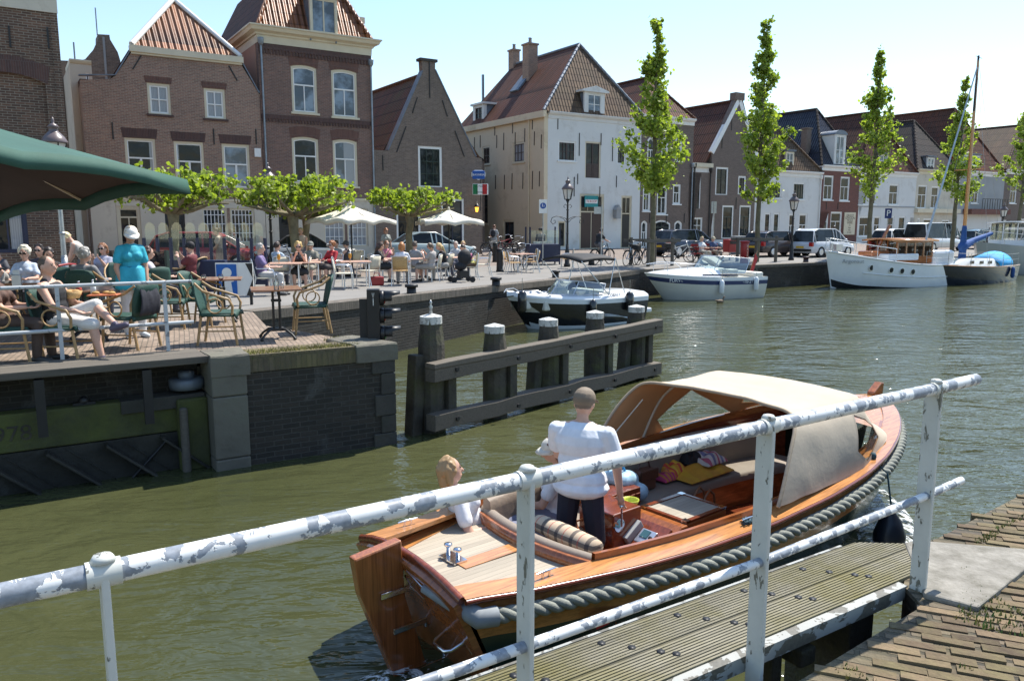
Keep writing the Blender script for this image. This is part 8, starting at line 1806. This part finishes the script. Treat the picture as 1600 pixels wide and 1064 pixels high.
mb=MB();mb.tube([(1.86+.16*math.cos(a)*.3,.20+.16*math.sin(a),.56+.16*math.cos(a))for a in np.linspace(0,6.283,21)[:-1]],.014,7,closed=True);[mb.tube([(1.86,.2,.56),(1.86+.16*math.cos(a)*.3,.20+.16*math.sin(a),.56+.16*math.cos(a))],.009,6)for a in(0,1.05,2.1,3.14,4.19,5.24)];mb.tube([(1.86,.2,.56),(2.0,.2,.5)],.02,8);mb.build('steering_wheel',M['varn'],sl_)
mb=MB();mb.box(1.94,-.02,.03,2.3,.40,.62);mb.build('steering_box',M['varnD'],sl_,bevel=.012);mb=MB();mb.cyl((2.0,-.04,.52),(2.0,-.02,.52),.06,None,14);mb.tube([(2.0,-.06,.52),(1.93,-.12,.66),(1.90,-.15,.73)],.009,6);mb.ell((1.90,-.15,.745),.022,10);mb.build('throttle_lever',M['chrome'],sl_)
mb=MB();mb.box(3.15,-.95,.03,4.0,-.38,.44);mb.build('starboard_locker',M['varn'],sl_,bevel=.01);mb=MB();mb.box(3.2,-.9,.442,3.95,-.43,.452);mb.build('locker_lid',P('pale_blue_lid',(.42,.50,.56),.4),sl_);mb=MB();mb.tube([(3.45+.08*math.cos(a),-.65+.08*math.sin(a),.46)for a in np.linspace(0,6.28,15)[:-1]],.014,6,closed=True);mb.build('lid_ring',M['rubber'],sl_)
CA=[(2.76,1.07,.80),(2.90,1.04,1.0),(3.06,.99,1.22),(3.20,.92,1.38),(3.28,.80,1.465),(3.31,.50,1.49),(3.32,.17,1.50)]
CB=[(4.25,1.05,.80),(4.30,1.03,1.0),(4.36,.98,1.22),(4.42,.91,1.37),(4.46,.80,1.45),(4.50,.50,1.47),(4.51,.17,1.48)]
CCc=[(5.10,.85,.90),(5.20,.80,.93),(5.28,.70,.96),(5.34,.58,.98),(5.39,.44,.99),(5.42,.28,1.0),(5.44,.1,1.0)]
def ringc(c):c=[Vector(p)for p in c];return c+[Vector((p.x,-p.y,p.z))for p in reversed(c)]
ra,rbb,rcc=ringc(CA),ringc(CB),ringc(CCc);rows=[]
for f in np.linspace(0,1,25):rows.append([a.lerp(b,f)-Vector((0,0,.025*math.sin(f*3.14)*(1 if 2<i<11 else .2)))for i,(a,b)in enumerate(zip(ra,rbb))])
for f in np.linspace(0,1,25)[1:]:rows.append([a.lerp(b,f)-Vector((0,0,.03*math.sin(f*3.14)))for i,(a,b)in enumerate(zip(rbb,rcc))])
def fine_rows(rows,k=5):
 out=[]
 for r in rows:
  q=[]
  for i in range(len(r)-1):
   p0,p1,p2,p3=r[max(i-1,0)],r[i],r[i+1],r[min(i+2,len(r)-1)]
   for j in range(k):t_=j/k;q.append(.5*((2*p1)+(p2-p0)*t_+(2*p0-5*p1+4*p2-p3)*t_**2+(3*p1-p0-3*p2+p3)*t_**3))
  q.append(r[-1]);out.append(q)
 return out
rows=fine_rows(rows);nr=len(rows);ncol=len(rows[0]);wr=random.Random(2)
for i in range(nr):
 for j in range(ncol):rows[i][j]=rows[i][j]+Vector((0,0,.010*noise.noise(rows[i][j]*4.0)))+Vector((0,.012*noise.noise(rows[i][j]*3.1+Vector((9,0,0))),0))
def hood_mat(name,col,bumpd):
 """canvas with clear plastic windows: convex outlines in the boat's own coordinates"""
 t=NT(name);v=t.obj();q=t.n('ShaderNodeSeparateXYZ');t.l(v,q.inputs[0]);X,Y,Z=q.outputs
 def poly(A,B,P):
  r=None;ar=sum(P[i][0]*P[(i+1)%len(P)][1]-P[(i+1)%len(P)][0]*P[i][1]for i in range(len(P)))
  if ar<0:P=P[::-1]
  for(a,b),(c,d)in zip(P,P[1:]+P[:1]):
   L_=math.hypot(c-a,d-b);f=t.math('ADD',t.math('ADD',t.math('MULTIPLY',A,-(d-b)/L_),t.math('MULTIPLY',B,(c-a)/L_)),(a*(d-b)-b*(c-a))/L_)
   r=f if r is None else t.math('MINIMUM',r,f)
  return r
 m1=t.math('MINIMUM',poly(X,Z,[(4.25,1.24),(3.74,.96),(3.88,.80),(4.92,.88)]),t.math('SUBTRACT',Y,.3))
 m2=t.math('MINIMUM',poly(X,Z,[(4.2,1.32),(4.14,1.0),(4.36,.86),(4.9,.97),(4.8,1.1)]),t.math('SUBTRACT',t.math('MULTIPLY',Y,-1),.3))
 m3=poly(X,Y,[(4.74,.30),(5.2,.27),(5.2,-.27),(4.74,-.30)]);m4=t.math('MINIMUM',poly(X,Z,[(4.86,1.3),(4.98,1.02),(5.28,1.0),(5.2,1.15)]),t.math('SUBTRACT',Y,.3))
 mm=t.math('MAXIMUM',t.math('MAXIMUM',m1,m2),t.math('MAXIMUM',m3,m4));mask=t.math('GREATER_THAN',mm,0);seam=t.math('GREATER_THAN',mm,-.03)
 c=t.mix(t.ramp(t.noise(v,2.5,5),[(.3,0.),(.7,1.)]),c3(col,.92),c3(col,1.08));c=t.mix(t.math('MULTIPLY',seam,.35),c,c3(col,.55));t.l(c,t.b.inputs['Base Color']);t.set(Roughness=.88);t.bump(t.noise(v,8,4),bumpd)
 tl=t.n('ShaderNodeBsdfTranslucent');t.l(c,tl.inputs[0]);m0=t.n('ShaderNodeMixShader');m0.inputs[0].default_value=.15;t.l(t.b.outputs[0],m0.inputs[1]);t.l(tl.outputs[0],m0.inputs[2])
 tr=t.n('ShaderNodeBsdfTransparent');tr.inputs[0].default_value=(.93,.94,.92,1);gl=t.n('ShaderNodeBsdfGlossy');gl.inputs['Roughness'].default_value=.1;mg=t.n('ShaderNodeMixShader');mg.inputs[0].default_value=.05
 t.l(tr.outputs[0],mg.inputs[1]);t.l(gl.outputs[0],mg.inputs[2]);mx=t.n('ShaderNodeMixShader');t.l(mask,mx.inputs[0]);t.l(m0.outputs[0],mx.inputs[1]);t.l(mg.outputs[0],mx.inputs[2]);t.l(mx.outputs[0],t.out.inputs[0]);return t.m
mb=MB();mb.grid(rows,0,True);hood=mb.build('spray_hood',hood_mat('taupe_hood_canvas',(.56,.475,.365),.004),sl_)
mb=MB();mb.grid([[p+(Vector((p.x,0,.9))-p).normalized()*.012 for p in r]for r in rows],0,True);mb.build('lining',hood_mat('brown_hood_lining_backlit',(.50,.27,.125),.003),hood)  # lining colour lifted in place of daylight coming through the hood
mb=MB();mb.tube(rows[0],.016,7);mb.build('hem',M['canvas'],hood);mb=MB();mb.tube([p+(Vector((p.x,0,.9))-p).normalized()*.03 for p in rows[12]],.014,7);mb.tube([(2.95,.96,.92),(3.3,.86,1.28)],.007,6);mb.build('hoop',P('hoop_webbing',(.5,.45,.36),.6),hood)
tag_=fender;mb=MB();x=4.55;y=-hb(4.55)-.17;mb.lathe([(.02,-.18),(.1,-.14),(.145,-.02),(.145,.12),(.10,.26),(.04,.34),(.03,.40)],(x,y,.02),16);fe=mb.build('fender',P('navy_fender',(.012,.018,.03),.35),sl_);mb=MB();mb.tube([(x,y,.40),(x,-hb(x)-.11,.72),(x,-hb(x)+.06,hz_(x)+.04),(x-.9,-hb(3.7)+.10,.80),(x-1.25,-hb(3.3)+.16,.86),(x-1.4,-hb(3.2)+.22,.72)],.010,6);mb.ell((x,-hb(x)+.04,hz_(x)+.05),(.035,.035,.04),8);mb.build('fender_line',colmat('blue_line',(.03,.08,.1)),fe)
mb=MB();rl=random.Random(9);mb.tube([(2.45+.07*math.cos(k*1.3)+rl.uniform(-.02,.02),-hb(2.45)+.07+.035*math.sin(k*1.7),hz_(2.45)+.05+.012*math.sin(k))for k in range(26)],.008,6);mb.build('coiled_line',colmat('blue_line',(.03,.08,.1)),sl_)
def aboard(name,loc,label,cat,rz=0.):p=Matrix.Translation((-.64,5.17,WZ))@Matrix.Rotation(SY,4,'Z')@Vector(loc);return empty(name,p,SY+rz,label,cat)
t=aboard('bowl',(2.42,.22,.51),'small lime and white bowl on the corner of the engine box','bowl');mb=MB();mb.lathe([(.045,0),(.075,.05),(.082,.075),(.078,.075),(.07,.05),(.04,.008)],(0,0,0),20);mb.build('bowl_body',colmat('lime',(.5,.55,.06),.4),t)
t=aboard('handbag',(3.12,inn(3.1)-.22,.40),'brown leather handbag standing on the port cushion','handbag');mb=MB();mb.box(-.13,-.07,0,.13,.07,.22);mb.build('bag_body',P('brown_leather',(.12,.05,.03),.4),t,bevel=.03);mb=MB();mb.box(-.135,-.085,.12,.135,-.068,.23);mb.build('flap',P('dark_leather',(.08,.035,.022),.4),t,bevel=.01);mb=MB();mb.tube([(-.1,0,.2),(-.06,0,.30),(.06,0,.30),(.1,0,.2)],.01,6);mb.build('handle',P('dark_leather',(.08,.035,.022),.4),t)
t=aboard('carrier_bag',(2.62,inn(2.5)-.2,.60),'crumpled pale blue plastic carrier bag on the dark locker','bag');mb=MB();mb.ell((.1,-.1,.02),(.16,.12,.09),12);mb.ell((.0,0,.05),(.12,.1,.1),12);mb.ell((.2,-.2,-.10),(.1,.09,.09),10);blob_obj('bag_body',mb,.015,P('plastic_bag',(.35,.52,.62),.3,.3,14),t);mb=MB();mb.tube([(-.05,0,.12),(-.02,-.04,.22),(.06,-.08,.2),(.1,-.1,.1)],.012,6);mb.build('handle',colmat('bag_blue',(.05,.3,.6)),t)
t=aboard('tote_bag',(3.32,.06,.05),'red woven tote bag with brown looped handles beside the engine box','bag');mb=MB();mb.box(-.13,-.10,0,.13,.10,.30);mb.build('bag_body',P('red_weave',(.26,.03,.06),.7,.3,40),t,bevel=.03);mb=MB();[mb.tube([(-.09,y,.28),(-.07,y,.42),(0,y,.48),(.07,y,.42),(.09,y,.28)],.012,6)for y in(-.06,.06)];mb.build('handle',P('tan_leather',(.24,.1,.04),.5),t)
def cloth(name,loc,rad,cols,label,seed):
 t=aboard(name,loc,label,'towel');rr=random.Random(seed);mb=MB();N=22;rws=[]
 for i in range(N):rws.append([Vector(((i/(N-1)-.5)*rad[0],(j/11-.5)*rad[1],.03+rad[2]*(.5+.5*noise.noise(Vector((i*.2,j*.28,seed))))*math.sin(3.14*i/(N-1))**.5*math.sin(3.14*j/11)**.4))for j in range(12)])
 mb.grid(rws,0,True);mb.m=[(k//11//2+(k%11)//9)%len(cols)for k in range(len(mb.f))];mb.build('folded_cloth',[colmat('cloth',c)for c in cols],t,solid=.01,sub=1)
cloth('beach_towel',(3.95,inn(3.9)-.25,.39),(.75,.45,.14),[(.6,.32,.03),(.62,.36,.03),(.58,.30,.03)],'mustard yellow towel spread on the port cushion under the hood',1)
cloth('beach_towel',(4.15,inn(4.1)-.22,.47),(.35,.3,.2),[(.6,.58,.55),(.5,.12,.2),(.62,.6,.58),(.2,.22,.4)],'striped white towel bundle on top of the yellow towel',2)
cloth('beach_towel',(3.70,inn(3.7)-.15,.42),(.3,.24,.2),[(.7,.3,.03),(.6,.08,.05),(.7,.45,.05)],'orange and red towel rolled against the back cushion',3)
cloth('dark_jacket',(3.98,inn(4.)-.1,.48),(.3,.25,.22),[(.012,.012,.014)],'crumpled black jacket between the towels',4)
cloth('pink_scarf',(3.52,inn(3.5)-.2,.39),(.24,.18,.14),[(.5,.05,.15),(.55,.2,.05)],'pink and orange scarf on the port cushion',5)
tb=NT('tartan_cloth');v_=tb.obj();q_=tb.n('ShaderNodeSeparateXYZ');tb.l(v_,q_.inputs[0]);cc=(.52,.40,.28);col=None
for ax,per,wd,cl_ in((1,.16,.22,(.02,.02,.03)),(2,.16,.2,(.02,.02,.03)),(1,.16,.06,(.4,.05,.04)),(2,.16,.06,(.6,.58,.52))):
 f=tb.math('FRACT',tb.math('ADD',tb.math('DIVIDE',q_.outputs[ax],per),.37 if wd<.1 else 0));col=tb.mix(tb.math('MULTIPLY',tb.math('LESS_THAN',f,wd),.75),col if col is not None else cc,cl_)
tb.l(col,tb.b.inputs['Base Color']);tb.set(Roughness=.85)
t=aboard('tartan_cushion',(1.2,-.2,.70),'beige tartan bolster cushion on the aft bench behind the helmsman','cushion',0.);mb=MB();rws=[[Vector((.085*k*math.cos(a),y,.0+.075*k*math.sin(a)))for a in np.linspace(0,6.283,17)[:-1]]for y,k in((-.36,.3),(-.35,.75),(-.28,.95),(0,1.05),(.28,.95),(.35,.75),(.36,.3))];mb.grid(rws,0,True,True);mb.add(rws[0],[tuple(range(16))]);mb.add(rws[-1],[tuple(range(15,-1,-1))]);mb.build('cushion',tb.m,t)
def bp3(loc):return Matrix.Translation((-.64,5.17,WZ))@Matrix.Rotation(SY,4,'Z')@Vector(loc)
man,ends,_=person('helmsman in a white T-shirt, navy shorts and tan cap standing at the wheel',bp3((1.66,.10,.03)),SY+.45,1.75,None,.02,[((.42,.06,-.92),(.62,-.12,.25)),('to',1.90,-.15,.75)],[((.0,.10,-1),(-.02,.03,-1)),((.03,.10,-1),(-.05,.03,-1))],(.72,.74,.78),'short',(.012,.014,.028),'short',(.1,.08,.07),(.16,.12,.09),'buzz',('cap',(.20,.155,.11)),False,0,.0085,(.0,.0),wide=1.36)
person('blonde woman in a white T-shirt lounging at the stern with her back to us',bp3((1.02,.66,.06)),SY-.45,1.66,.43,-.52,[((-.1,.3,-.9),(.85,-.4,-.1)),((.2,.35,-.85),(.9,-.3,.0))],[((1,.05,.05),(.8,0,-.6)),((1,-.02,.08),(.85,0,-.5))],(.70,.70,.72),'short',(.16,.17,.24),'capri',(.05,.2,.3),(.36,.23,.11),'bob',None,False,0,.010,(.12,.1),True,patt=None)
person('woman in a white top and pale cap sitting beyond the helmsman',bp3((1.80,inn(1.8)-.24,.05)),SY+2.2,1.64,.44,-.05,[((.4,.2,-.9),(.9,-.3,-.2))]*2,None,(.68,.68,.70),'short',(.18,.18,.25),'capri',(.04,.2,.3),(.10,.04,.025),'bob',('cap',(.58,.55,.48)),True,1,.011,(.1,.2),True)
def wash(nm,pts,w,seed,lab=None):
 mb=MB();rows=[]
 for k,p in enumerate(pts):d=(pts[min(k+1,len(pts)-1)]-pts[max(k-1,0)]).normalized();n_=Vector((-d.y,d.x,0));ww=w*math.sin(3.14*(k+.6)/(len(pts)+.2));rows.append([p+n_*ww*a+Vector((0,0,(.09*(1-a*a))*math.sin(3.14*k/(len(pts)-1))+.02*noise.noise(p*5+Vector((a*3,seed,0)))+.012))for a in np.linspace(-1,1,9)])
 mb.grid(rows,0,True);tag(mb.build(nm,M['foam']),kind='stuff')
wash('bow_wash',[bp3((x,y,0))for x,y in zip(np.linspace(6.2,3.6,14),np.linspace(-.30,-1.75,14))],.30,1);wash('bow_wash',[bp3((x,y,0))for x,y in zip(np.linspace(6.15,4.4,10),np.linspace(.35,1.5,10))],.2,2);wash('stern_wash',[bp3((x,-.1+.2*math.sin(x),0))for x in np.linspace(.1,-1.4,10)],.3,3)
